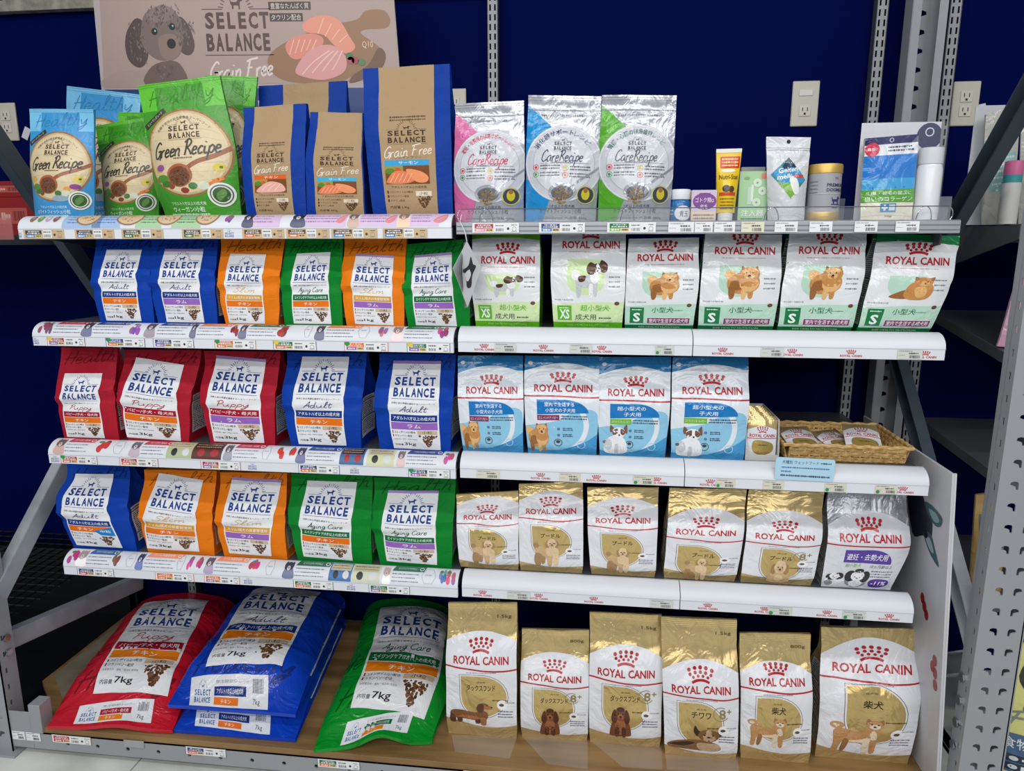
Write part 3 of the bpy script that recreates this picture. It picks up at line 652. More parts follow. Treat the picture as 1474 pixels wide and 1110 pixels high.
def rc_adult_art(sz, l1, l2, dog, pale, strong, deep, top, yt=.74, band_h=.28, magenta=None, sit=False, foot=.075):
    a = Art(1.35); P = 'front_panel'; wh = (224, 228, 232)
    a.rect(P, 0, foot, 1, 1.0, wh, 'film', 0)
    if top: a.poly('printed_top', [(0, top), (.3, top + .02), (.7, top + .015), (1, top - .01), (1, 1), (0, 1)], strong, 'film', 1)
    royal(a, P + '/brand_logo', .53, yt, .80, 'film', 3, .13)
    a.dashes(P + '/small_print', .24, .8, yt - .075, .01, (190, 150, 150), 3, 'film', 2, .02)
    x0, x1, y1, y0 = .22, .72, yt - .15, band_h + .08
    pts = [(x0, y1), (x1 - .05, y1), (x1, y1 - .05), (x1, y0 + .14)] + [((x0 + x1) / 2 + (x1 - x0) / 2 * math.cos(t), y0 + .14 - .14 * math.sin(t)) for t in [i * math.pi / 10 for i in range(1, 11)]]
    a.poly(P + '/pale_emblem', pts, pale, 'film', 1)
    bx = (.28, y0 - .015, .76, y1 + .0) if not sit else (.26, y0 - .01, .80, y1 + .0)
    a.shapes(P + '/dog_picture', *bx, pup(dog), 'film', 3)
    for k in range(3): a.dashes(P + '/small_print', .78, .93, y0 + .19 - k * .05, .014, (120, 126, 134), 4 + k, 'film', 3, .026)
    a.poly(P + '/size_band', [(0, band_h - .02), (.5, band_h + .005), (1, band_h + .01), (1, foot), (0, foot)], pale, 'film', 2)
    a.dashes(P + '/small_print', .04, .3, band_h + .03, .014, (160, 164, 172), 6, 'film', 3, .03)
    a.rect(P + '/size_band', .07, foot + .02, .27, band_h - .03, strong, 'film', 3); a.text(P + '/size_band', sz, .17, foot + .085, .14 if len(sz) > 1 else .1, .10, (232, 242, 236), 'film', 4, .03); a.dashes(P + '/size_band', .1, .24, band_h - .055, .016, (220, 240, 225), 7, 'film', 4, .02)
    a.text(P + '/size_band', l1, .32 + .07 * len(l1), band_h - .055, .14 * len(l1) * .72, .062, strong, 'film', 4, .03)
    if magenta:
        a.rect(P + '/size_band', .32, foot + .015, .94, foot + .085, (230, 225, 232), 'film', 3); a.rect(P + '/size_band', .325, foot + .02, .935, foot + .08, magenta, 'film', 4); a.text(P + '/size_band', l2, .63, foot + .05, .56, .046, (240, 236, 240), 'film', 5, .02)
    else:
        a.text(P + '/size_band', l2, .47, foot + .055, .30, .062, (50, 60, 58), 'film', 4, .02); a.dashes(P + '/size_band', .66, .84, foot + .045, .022, (70, 80, 78), 7, 'film', 4, .03)
    a.dashes(P + '/small_print', .66, .82, band_h - .06, .012, strong, 7, 'film', 4, .02)
    a.ell(P + '/kibble_mark', .9, band_h - .005, .035, .02, (110, 70, 50), 'film', 4)
    a.rect('printed_foot', 0, 0, 1, foot, deep, 'film', 1); a.text('printed_foot', 'SIZE HEALTH NUTRITION', .5, foot * .6, .6, .014, (190, 225, 190), 'film', 2, 0)
    return a

def green_recipe_art(sub, edge, tone, fish=False):
    a = Art(1.55); P = 'front_panel'
    a.rect(P, 0, 0, 1, 1, edge, 'poly', 0); a.rect(P, .0, .80, .20, 1, tone, 'poly', 1); a.rect(P, .78, .80, 1, 1, tone, 'poly', 1)
    a.hand(P, 'Healthy', .5, .90, .8, .11, tuple(int(q * .86) for q in edge), .012, 'poly', 2, .3, 4)
    cx, cy, r = .49, .475, .50; D = P + '/wooden_plate_picture'; S = 'poly'
    a.ell(D, cx, cy, r, None, (150, 108, 62), S, 2, 48); a.ell(D, cx, cy, r * .955, None, (196, 172, 128), S, 3, 48); a.ell(D, cx, cy, r * .91, None, (216, 198, 160), S, 4, 48)
    for k in range(6): a.line(D, smooth_loop([(.12, .32 + k * .065), (.4, .34 + k * .06), (.7, .33 + k * .062), (.88, .35 + k * .05)], 4, False), .006, (200, 180, 140), S, 5)
    a.arc_text(P + '/small_print', '肉類不使用の総合栄養食スーパーフード', cx, cy, r * .80, .035, 140, 40, (90, 80, 66), S, 6, 0)
    brand_logo(a, P + '/brand_logo', .30, .69, .57, .735, (66, 52, 42), S, 6, True, True)
    a.hand(P + '/variety_name', 'Green Recipe', .49, .505, .76, .115, (62, 58, 54), .02, S, 7, .3, 3)
    a.dashes(P + '/small_print', .36, .58, .435, .012, (100, 90, 75), 3, S, 6, .02)
    a.line(P + '/spoon_picture', smooth_loop([(.45, .33), (.62, .40), (.80, .44), (.98, .50)], 4, False), .05, (150, 88, 54), S, 7); a.ell(P + '/spoon_picture', .42, .31, .155, .085, (166, 100, 62), S, 8, 24); a.ell(P + '/spoon_picture', .42, .305, .13, .07, (120, 68, 42), S, 9, 24)
    kibble(a, P + '/kibble_picture', .42, .29, .24, .11, (100, 74, 54), 5, 34, S, 10, False)
    V = P + '/ingredient_picture'
    for (x, y, rx, ry, c) in ((.16, .36, .06, .025, (214, 180, 70)), (.2, .29, .085, .03, (84, 140, 50)), (.25, .25, .07, .025, (60, 118, 44)), (.31, .24, .045, .03, (140, 70, 50)), (.84, .36, .06, .03, (214, 196, 66)), (.86, .36, .02, .01, (90, 110, 40)), (.68, .23, .06, .03, (206, 216, 196)), (.57, .23, .05, .025, (70, 120, 60))): a.ell(V, x, y, rx, ry, c, S, 8, 14)
    if fish: a.blob(V, [(.46, .175), (.56, .215), (.68, .2), (.72, .225), (.71, .17), (.58, .155)], (150, 170, 190), S, 8); a.ell(V, .8, .29, .07, .025, (140, 70, 140), S, 8, 14); a.ell(V, .7, .27, .05, .02, (224, 160, 70), S, 8)
    else: a.ell(V, .18, .37, .055, .026, (150, 80, 150), S, 9, 14); a.line(V, [(.74, .235), (.84, .275)], .045, (222, 120, 44), S, 9); a.line(V, [(.77, .26), (.88, .285)], .04, (232, 136, 56), S, 9); a.ell(V, .47, .20, .05, .02, (140, 60, 50), S, 9)
    a.ell(P + '/round_seal', .84, .165, .135, None, (226, 230, 222), S, 11, 30); a.ring(P + '/round_seal', .84, .165, .105, .014, (84, 100, 84), S, 12); a.ell(P + '/round_seal', .84, .165, .085, None, (58, 96, 48), S, 12, 20)
    for k in range(3): a.ell(P + '/round_seal', .82 + .02 * k, .165 + .012 * (k - 1), .03, .03, (96, 140, 70), S, 13 + k, 10)
    a.poly(P + '/dark_tag', [(-.0, .70), (.27, .815), (.30, .785), (.03, .665)], (60, 54, 48), S, 5); a.text(P + '/dark_tag', 'ヒューマングレード', .15, .742, .24, .022, (225, 222, 214), S, 6, .0, rot=33)
    a.text('printed_foot', 'アダルト/1才以上の成犬用', .44, .105, .44, .026, (230, 240, 236), S, 2, 0); a.text('printed_foot', sub, .42, .062, .58 if fish else .42, .04, (236, 244, 240), S, 2, .02); a.dashes('printed_foot', .16, .68, .025, .012, (205, 225, 216), 4, S, 2, .025)
    return a
def care_recipe_art(col, arc, script_c, arc_c, split):
    a = Art(1.72); P = 'front_panel'; S = 'silver'; dull = 'film'; k = (66, 68, 76)
    a.poly(P, [(0, .92), (.02, .92), (.45, .70), (.1, .42), (0, .40)], col, dull, 1); a.poly(P, [(0, .36), (.35, .2), (.24, .0), (0, 0)], col, dull, 1)
    for t in range(3): a.hand(P, 'Care', .1 + .05 * t, .84 - t * .09, .14, .05, tuple(min(255, int(q * 1.2 + 25)) for q in col), .006, dull, 2, .2, 40)
    D = P + '/plate_picture'; cx, cy, r = .52, .47, .52
    a.ell(D, cx, cy, r, None, (198, 201, 210), dull, 3, 48); a.ring(D, cx, cy, r * .97, .012, (222, 224, 230), dull, 4); a.ell(D, cx, cy, r * .80, None, (206, 209, 217), dull, 4, 40); a.ring(D, cx, cy, r * .79, .01, (176, 180, 192), dull, 5)
    n = len(arc); m = int(n * split)
    a.arc_text(P + '/variety_name', arc[:m], cx, cy, r * .82, .078, 152, 152 - 112 * m / n, arc_c, dull, 6, .02); a.arc_text(P + '/variety_name', arc[m:], cx, cy, r * .82, .07, 150 - 112 * m / n, 38, tuple(min(255, q + 40) for q in arc_c), dull, 6, -.004)
    brand_logo(a, P + '/brand_logo', .38, .63, .565, .68, k, dull, 6)
    a.hand(P + '/script_name', 'CareRecipe', .50, .525, .54, .09, script_c, .013, dull, 6, .28)
    a.rect(P + '/small_print', .2, .468, .86, .471, (120, 122, 130), dull, 6); a.dashes(P + '/small_print', .35, .65, .477, .01, (120, 122, 130), 3, dull, 6, .02)
    for i, (x, y, c) in enumerate(((.15, .44, (200, 70, 60)), (.55, .43, (200, 180, 70)), (.15, .385, (70, 150, 70)), (.55, .375, (210, 120, 90)))):
        a.ring(P + '/feature_icons', x, y, .036, .008, c, dull, 6); a.ell(P + '/feature_icons', x, y, .02, None, c, dull, 6, 8)
        for q in range(2): a.dashes(P + '/small_print', x + .06, x + .33, y + .012 - q * .022, .012, (90, 92, 100), i * 3 + q, dull, 6, .022)
    a.line(P + '/spoon_picture', smooth_loop([(.6, .26), (.75, .34), (.9, .40), (1.0, .45)], 4, False), .03, (168, 172, 180), S, 7); a.ell(P + '/spoon_picture', .52, .245, .19, .075, (184, 188, 196), S, 7, 24); a.ell(P + '/spoon_picture', .52, .24, .15, .055, (120, 124, 132), S, 8, 20)
    kibble(a, P + '/kibble_picture', .5, .215, .22, .12, (142, 112, 66), 3, 34, dull, 9, False)
    a.ell(P + '/round_badge', .83, .225, .105, None, (66, 70, 74), dull, 9, 24); a.ring(P + '/round_badge', .83, .225, .118, .012, (200, 196, 120), dull, 9); a.ell(P + '/round_badge', .83, .23, .055, .045, (206, 194, 50), dull, 10); a.ell(P + '/round_badge', .83, .26, .03, .02, (160, 110, 60), dull, 11)
    a.text('printed_foot', '1才以上の成犬用', .52, .135, .34, .026, k, dull, 3, 0); a.text('printed_foot', 'ホワイトフィッシュ / 小粒', .5, .098, .58, .036, (40, 42, 48), dull, 3, .012); a.text('printed_foot', '内容量 800g', .72, .042, .3, .022, (90, 92, 98), dull, 3, 0); a.dashes('printed_foot', .18, .55, .042, .012, (120, 122, 128), 4, dull, 3, .025)
    a.text('printed_top', '多様なライフスタイルをサポートする健康レシピ', .52, .845, .66, .018, (70, 72, 80), dull, 3, 0)
    a.rect('printed_top', 0, .885, 1, .89, (120, 122, 128), S, 3); a.rect('printed_top', 0, .90, 1, .904, (210, 212, 218), S, 3)
    return a
def grain_free_art(flav, flav_c, kg, chicken, aspect=1.75, x0=.14, x1=.79):
    a = Art(aspect); P = 'front_panel'; S = 'paper'; k = (72, 54, 42); W = x1 - x0; X = lambda t: x0 + W * t
    a.rect(P, x0, 0, x1, 1, (172, 146, 112), S, 0)
    for y in (.655, .635): a.dashes(P + '/small_print', X(.2), X(.85), y, .013, (92, 76, 60), int(y * 100), S, 1, .02)
    brand_logo(a, P + '/brand_logo', X(.13), X(.87), .475, .615, k, S, 1)
    a.hand(P + '/variety_name', 'Grain Free', X(.5), .43, W * .86, .07, (226, 216, 200), .012, S, 2, .3, 4)
    a.text(P + '/small_print', 'グレインフリー', X(.5), .388, W * .5, .016, (80, 62, 48), S, 2, 0)
    a.rect(P + '/flavour_band', X(.06), .335, X(.88), .372, flav_c, S, 2); a.text(P + '/flavour_band', flav, X(.5), .354, W * .36, .022, (244, 240, 236), S, 3, .01)
    Q = P + '/meat_picture'; a.rect(Q, X(.06), .215, X(.88), .335, (120, 76, 40), S, 2); a.rect(Q, X(.06), .29, X(.4), .335, (150, 150, 70), S, 3); a.ell(Q, X(.15), .30, .06, .02, (90, 130, 50), S, 4); a.ell(Q, X(.3), .305, .04, .018, (200, 90, 50), S, 4)
    if chicken:
        a.blob(Q, [(X(.1), .225), (X(.2), .27), (X(.45), .315), (X(.72), .30), (X(.84), .26), (X(.8), .225), (X(.4), .218)], (228, 172, 158), S, 5)
        for i in range(3): a.line(Q, smooth_loop([(X(.25 + .16 * i), .235), (X(.35 + .16 * i), .27), (X(.5 + .12 * i), .295)], 4, False), .01, (244, 204, 190), S, 6)
    else:
        a.blob(Q, [(X(.08), .24), (X(.25), .3), (X(.5), .29), (X(.6), .24), (X(.4), .218), (X(.12), .22)], (226, 130, 92), S, 5); a.blob(Q, [(X(.45), .31), (X(.7), .30), (X(.86), .26), (X(.8), .225), (X(.6), .235)], (236, 150, 104), S, 5.5)
        for i in range(5): a.line(Q, [(X(.14 + .08 * i), .228), (X(.24 + .08 * i), .285)], .008, (246, 186, 150), S, 6)
    a.text(P + '/small_print', 'アダルト/1才以上の成犬用', X(.48), .195, W * .66, .017, (60, 46, 36), S, 2, 0)
    for i, t in enumerate(('コエンザイムQ10配合', 'クランベリー配合', 'タウリン配合')):
        y = .163 - i * .028; a.rect(P + '/small_print', X(.06), y - .009, X(.09), y + .009, k, S, 2); wd = W * (.44, .36, .28)[i]; a.text(P + '/small_print', t, X(.11) + wd / 2, y, wd, .015, (70, 54, 42), S, 2, 0)
    a.rect(P + '/size_tag', X(.6), .135, X(.9), .168, (222, 212, 192), S, 2); a.text(P + '/size_tag', '小粒', X(.75), .152, W * .16, .02, (60, 46, 36), S, 3, .005)
    kibble(a, P + '/kibble_picture', X(.75), .095, W * .32, .075, (104, 76, 52), 8, 26, S, 2)
    a.text(P + '/small_print', '内容量 ' + kg, X(.27), .062, W * .36, .022, (66, 50, 40), S, 2, 0)
    return a

# ------------------------------------------------------------------ the setting
WALL_Y, D = 0.66, 0.645
ZR = [1.4485, 1.1670, 0.8420, 0.5129]; ZL = [1.4406, 1.1636, 0.8380, 0.5087]
GREY = (150, 153, 158); STEEL = (168, 172, 178); DARKST = (74, 78, 84)
m_wall = mat((2, 12, 70), 'wall'); m_grey = mat(GREY, 'satin'); m_steel = mat(STEEL, 'steel'); m_dark = mat(DARKST, 'satin')
o = MB().box(-3.2, 3.2, WALL_Y, WALL_Y + .03, 0, 3.2).build('wall_back', m_wall); o['kind'] = 'structure'
m_floor = noisy_mat('floor_tile', (196, 200, 192), (226, 228, 222), 7, .35, lo=.3, hi=.6)
o = MB().box(-3.4, 3.4, -4.5, WALL_Y, -.03, 0).build('floor', m_floor); o['kind'] = 'structure'
b = MB()
for k in range(-7, 8): b.box(k * .457 - .0012, k * .457 + .0012, -4.5, .6, 0, .0006)
for k in range(10): b.box(-3.4, 3.4, .1 - k * .457 - .0012, .1 - k * .457 + .0012, 0, .0006)
o = b.build('floor_joint', mat((120, 122, 118), 'matte'), bpy.data.objects['floor'])

def wall_socket(px, py, label, wd=.075, ht=.125, sockets=2, switch=False):
    p = at(px, py, WALL_Y); t = thing('wall_socket', label, 'wall socket', (p[0], WALL_Y, p[2]))
    MB().box(-wd / 2, wd / 2, -.008, 0, -ht / 2, ht / 2).build('cover_plate', mat((196, 192, 178), 'satin'), t, bevel=.003)
    for i in range(sockets):
        zc = ht * (.16 if i == 0 else -.16) if sockets == 2 else -.02
        s_ = MB().box(-.017, .017, -.0105, -.008, zc - .016, zc + .016).build('socket_face', mat((206, 203, 190), 'satin'), t, bevel=.002)
        q = MB()
        for dx in (-.007, .007): q.box(dx - .0012, dx + .0012, -.0108, -.0104, zc - .002, zc + .009)
        q.box(-.003, .003, -.0108, -.0104, zc - .012, zc - .006); q.build('slot', mat((40, 38, 36), 'matte'), s_)
    if switch:
        MB().box(-.02, .02, -.0105, -.008, .022, .04).build('blank_cover', mat((214, 212, 204), 'satin'), t, bevel=.002)
wall_socket(12, 176, 'cream double wall socket at far left of the blue wall, beside a white sticker')
wall_socket(655, 158, 'cream wall socket half hidden behind the tall kraft bag')
wall_socket(1158, 150, 'cream wall socket with blank cover above its outlet, over the gold can', .078, .13, 1, True)
wall_socket(1388, 150, 'cream double wall socket right of the metal uprights')
for px, py, l, rz in ((38, 192, 'small white sticker beside the left wall socket', .5), (1413, 160, 'small white sticker right of the right wall socket', -.2)):
    p = at(px, py, WALL_Y); o = MB().box(-.012, .012, -.0012, 0, -.02, .02).build('wall_sticker', mat((206, 210, 218), 'matte')); o.location = (p[0], WALL_Y, p[2]); o.rotation_euler = (0, rz, 0); tag(o, l, 'sticker')

# ------------------------------------------------------------------ slotted uprights of the shelf system
def upright(name, x, y, z0, z1, label, wd=.03, group=None):
    t = thing(name, label, 'upright', (x, y, z0), group=group); n = int((z1 - z0) / .0275); holes = []
    for k in range(n):
        z = .012 + k * .0275
        for dx in (-.0075, .0075): holes.append([(dx - .0026, z), (dx + .0026, z), (dx + .0026, z + .018), (dx - .0026, z + .018)])
    q = MB(); HT = z1 - z0
    for xa, xb in ((-wd / 2, -.0101), (-.0049, .0049), (.0101, wd / 2)): q.box(xa, xb, 0, .002, 0, HT)
    for xa, xb in ((-.0101, -.0049), (.0049, .0101)):
        q.box(xa, xb, 0, .002, 0, .012)
        for k in range(n): q.box(xa, xb, 0, .002, .012 + k * .0275 + .018, min(.012 + (k + 1) * .0275, HT))
    q.build('slotted_face', m_grey, t)
    for s_ in (-1, 1): MB().box(s_ * wd / 2 - .001, s_ * wd / 2 + .001, 0, .03, 0, z1 - z0).build('side_flange', m_dark, t)
    MB().box(-wd / 2, wd / 2, .028, .03, 0, z1 - z0).build('inner_web', mat((28, 30, 36), 'matte'), t)
    return t
upright('slotted_upright', 0.0, .612, 0.02, 2.35, 'grey double-slotted upright between the left and right shelves')
upright('slotted_upright', 1.128, .612, 0.02, 2.35, 'grey double-slotted upright left of the punched rear post, at right shelf ends')
upright('slotted_upright', 1.325, .612, 0.02, 2.35, 'grey double-slotted upright right of the punched rear post')
upright('slotted_upright', -1.16, .612, 0.02, 2.1, 'grey double-slotted upright behind the left shelf ends and poster')

# ------------------------------------------------------------------ pallet rack frame round the display
rack = thing('pallet_rack', 'grey punched-steel pallet rack framing the whole shelf display', 'rack', (0, 0, 0))
def teardrop(cx, cy, s_, k=1):
    pts = [(-.9, .15), (-.75, .75), (-.1, 1.0), (.7, .9), (.95, .4), (.95, -1.0), (.45, -1.0), (.3, -.25), (-.2, -.05)]
    return [(cx + k * x * s_, cy + y * s_) for x, y in pts][::k]
def rack_post(x0, x1, y0, y1, z1, front=1):
    h = []; r = thing_part = None
    w_ = x1 - x0
    for k in range(int(z1 / .05) - 1):
        z = .06 + k * .05
        h += [teardrop(w_ * .30, z, .0095, 1), teardrop(w_ * .72, z, .0095, -1)]
    yf = y0 if front > 0 else y1
    p = plate('upright_post', [(0, 0), (w_, 0), (w_, z1), (0, z1)], h, (lambda a, b_: (x0 + a, yf, b_)), [m_grey], rack, .003)
    for xs in (x0, x1 - .003):
        hh = []; dd = y1 - y0
        for k in range(int(z1 / .05) - 1):
            z = .05 + k * .05; hh.append([(dd * .35 - .004, z - .008), (dd * .35 + .004, z - .008), (dd * .35 + .004, z + .008), (dd * .35 - .004, z + .008)])
        plate('side_web', [(0, 0), (dd, 0), (dd, z1), (0, z1)], hh, (lambda a, b_, xs=xs: (xs, y0 + a, b_)), [m_grey], p, .003)
    MB().box(x0 - .015, x1 + .02, y0 - .02, y1 + .02, 0, .006).build('foot_plate', m_grey, p, bevel=.001)
    return p
rack_post(1.222, 1.317, -.105, -.055, 2.5); rack_post(-1.385, -1.29, -.105, -.05, 2.5)
x0, x1, y0, y1 = 1.185, 1.275, .545, .60; w_ = x1 - x0        # rear post: open channel, punched web set back
pr = plate('rear_post', [(0, 0), (w_, 0), (w_, 2.5), (0, 2.5)], [teardrop(w_ * .5, .06 + k * .05, .0135, -1) for k in range(48)], lambda a, b_: (x0 + a, y1, b_), [m_grey], rack, .003)
for xs in (x0, x1): MB().box(xs - .0015, xs + .0015, y0, y1, 0, 2.5).build('side_web', m_grey, pr)
for xa, xb in ((x0, x0 + .022), (x1 - .022, x1)): MB().box(xa, xb, y0 - .002, y0, 0, 2.5).build('front_lip', m_grey, pr)
for q in ((1.221, 0.24), (1.221, 0.30), (1.221, .42), (1.221, .36)):
    b = MB(); zc = q[1]; b.add([(q[0] + (-.008 if k_ else 0), -.072 + .012 * math.cos(a_ * math.pi / 3), zc + .012 * math.sin(a_ * math.pi / 3)) for k_ in (0, 1) for a_ in range(6)], [tuple(range(5, -1, -1)), tuple(range(6, 12))] + [(i, (i + 1) % 6, 6 + (i + 1) % 6, 6 + i) for i in range(6)])
    b.build('bolt', mat((190, 194, 200), 'chrome'), rack)
for z in (.30, .345):
    b = MB(); b.add([(-1.289 + (.008 if k_ else 0), -.075 + .011 * math.cos(a_ * math.pi / 3), z + .011 * math.sin(a_ * math.pi / 3)) for k_ in (0, 1) for a_ in range(6)], [tuple(range(5, -1, -1)), tuple(range(6, 12))] + [(i, (i + 1) % 6, 6 + (i + 1) % 6, 6 + i) for i in range(6)])
    b.build('bolt', mat((190, 194, 200), 'chrome'), rack)
m_galv = noisy_mat('galvanised_steel', (150, 158, 166), (196, 202, 208), 5, .38, (1, 1, 1), .5)
m_brace_dark = mat((66, 78, 90), 'satin')  # darker steel tone for the upper braces and one rear stretch
def brace(x, a, b_, wd=.05, mt=None):
    q = MB(); q.bar((x, a[0], a[1]), (x, b_[0], b_[1]), wd, .004)
    d = Vector((0, b_[0] - a[0], b_[1] - a[1])).normalized(); n = Vector((0, -d.z, d.y))
    for s_ in (-1, 1):
        off = n * (wd / 2 * s_); q.bar((x - .014, a[0] + off.y, a[1] + off.z), (x - .014, b_[0] + off.y, b_[1] + off.z), .004, .030)
    return q.build('diagonal_brace', mt or m_galv, rack)
brace(-1.29, (-.07, 1.985), (.56, 1.18), .05, m_brace_dark); brace(-1.29, (.56, 1.06), (-.07, .47)); brace(1.25, (-.07, 1.83), (.56, 1.2), .05, m_brace_dark); brace(1.25, (.56, 1.12), (.22, .79), .05, m_brace_dark); brace(1.25, (.22, .79), (-.07, .51)); brace(1.25, (-.07, .46), (.56, .02))
brace(-1.32, (-.07, .315), (.56, .195))
for x in (1.25,): MB().box(x - .012, x + .012, -.05, .56, .10 if x < 0 else .02, .15 if x < 0 else .06).build('side_tie', m_galv, rack)
# front beam with punched holes
BZ0, BZ1 = .019, .070
h = [[(x + .006 * math.cos(k * math.pi / 4), .024 + .006 * math.sin(k * math.pi / 4)) for k in range(8)] for x in [.13 + i * .0915 for i in range(26)]]
fb = plate('front_beam', [(0, 0), (2.46, 0), (2.46, BZ1 - BZ0), (0, BZ1 - BZ0)], h, lambda a, b_: (-1.25 + a, -.1, BZ0 + b_), [m_grey], rack, .003)
MB().box(-1.25, 1.21, -.1, -.06, BZ1 - .003, BZ1).build('beam_top', m_grey, fb); MB().box(-1.31, -1.225, -.1010, -.1, .02, .135).build('beam_end_plate', m_grey, fb, bevel=.002)
MB().box(-1.225, -1.19, -.104, -.06, .07, .16).build('beam_connector', m_grey, fb, bevel=.002); MB().box(-.945, -.885, -.1035, -.1, .052, .0735).build('beam_clip', mat((160, 163, 166), 'satin'), fb, bevel=.001)
MB().box(-1.25, 1.21, .56, .60, .0, .07).build('rear_beam', m_grey, rack)
m_top = noisy_mat('old_beam_paint', (120, 118, 108), (160, 156, 142), 30, .6)
t = thing('perforated_crossbar', 'pale perforated steel crossbar at the top left of the blue wall', 'crossbar', (-2.2, .62, 2.185))
hh = [[(x - .006, .03), (x + .006, .03), (x + .006, .05), (x - .006, .05)] for x in [.02 + i * .045 for i in range(47)]]
plate('punched_web', [(0, 0), (2.2, 0), (2.2, .07), (0, .07)], hh, lambda a, b_: (a, 0, b_), [m_top], t, .003)
MB().box(0, 2.2, 0, .03, -.003, 0).build('lower_flange', m_top, t)

# plywood deck
m_ply = noisy_mat('plywood', (112, 84, 50), (158, 126, 82), 3.2, .42, (1, 9, 1), .4, .3, .7)
m_old = noisy_mat('stained_board', (96, 90, 74), (150, 142, 120), 8, .7, (1, 1, 1), .3, .3, .7)
b = MB(); b.add([(-1.19, -.098, .070), (1.20, -.098, .070), (1.20, .56, .070), (-1.36, .56, .070), (-1.36, .1, .070), (-1.25, .0, .070), (-1.19, -.098, .088), (1.20, -.098, .088), (1.20, .56, .088), (-1.36, .56, .088), (-1.36, .1, .088), (-1.25, .0, .088)], [(5, 4, 3, 2, 1, 0), (6, 7, 8, 9, 10, 11)] + [(i, (i + 1) % 6, 6 + (i + 1) % 6, 6 + i) for i in range(6)])
o = b.build('deck_board', m_ply, bevel=.001); tag(o, 'brown plywood deck board under the large bags on the rack beam', 'board')
# stained loose sheet beside the red bag, lying on the deck
q = MB(); q.add([(x, y, z) for z in (.0885, .0905) for x, y in ((-1.235, .03), (-1.02, .10), (-1.08, .555), (-1.345, .555), (-1.345, .13))], [(4, 3, 2, 1, 0), (5, 6, 7, 8, 9)] + [(i, (i + 1) % 5, 5 + (i + 1) % 5, 5 + i) for i in range(5)])
o = q.build('stained_board', m_old); tag(o, 'grey stained board lying on the deck beside the red bag', 'board')

# ------------------------------------------------------------------ shelves
WHITE = (222, 226, 234); m_white = mat(WHITE, 'satin'); m_shelf = mat((72, 76, 84), 'satin')
def arc_prof(h0=.026, dy=.045, dz=.033, n=9):
    return [(.0, h0)] + [(dy * (1 - math.cos(a)), h0 + dz * math.sin(a)) for a in [i * math.pi / 2 / n for i in range(1, n + 1)]]
def shelf(x0, x1, z, label, mshelf=m_shelf, y0=.045, lift=.0535):
    t = thing('display_shelf', label, 'shelf', ((x0 + x1) / 2, 0, z)); hx = (x1 - x0) / 2
    MB().box(-hx + .004, hx - .004, y0, D - .02, lift - .022, lift).build('shelf_board', mshelf, t, bevel=.002)
    for s_ in (-1, 1):
        MB().add([(s_ * (hx - .012) + e, y, zz) for e in (-.002, .002) for y, zz in ((.06, lift - .022), (D - .02, lift - .022), (D - .02, lift - .11), (.5, lift - .11), (.06, lift - .05))], [(4, 3, 2, 1, 0), (5, 6, 7, 8, 9)] + [(i, (i + 1) % 5, 5 + (i + 1) % 5, 5 + i) for i in range(5)]).build('shelf_bracket', m_dark, t)
    return t
def rail(t, a, c, name='rail_cover', m=None, back=.0):
    """price channel and curved cover strip between local x = a and c"""
    m = m or m_white
    ch = MB().prism([(0, 0), (0, .0255), (.010, .0255), (.010, 0)], a, c).build('price_channel', m, t, bevel=.0008)
    MB().prism([(-.0008, .0245), (-.0008, .0262), (.004, .0262), (.004, .0245)], a, c).build('channel_lip', mat((196, 200, 208), 'satin'), ch)
    p = arc_prof(.0262); pr_ = p + [(y + .002, z - .002) for y, z in p[::-1]]
    cv = MB().prism(pr_, a, c).build(name, m, t, smooth=True, angle=50)
    return ch, cv, p
ROWN = ('top', 'second', 'third', 'lowest')
XL0, XL1 = -1.147, -.0115
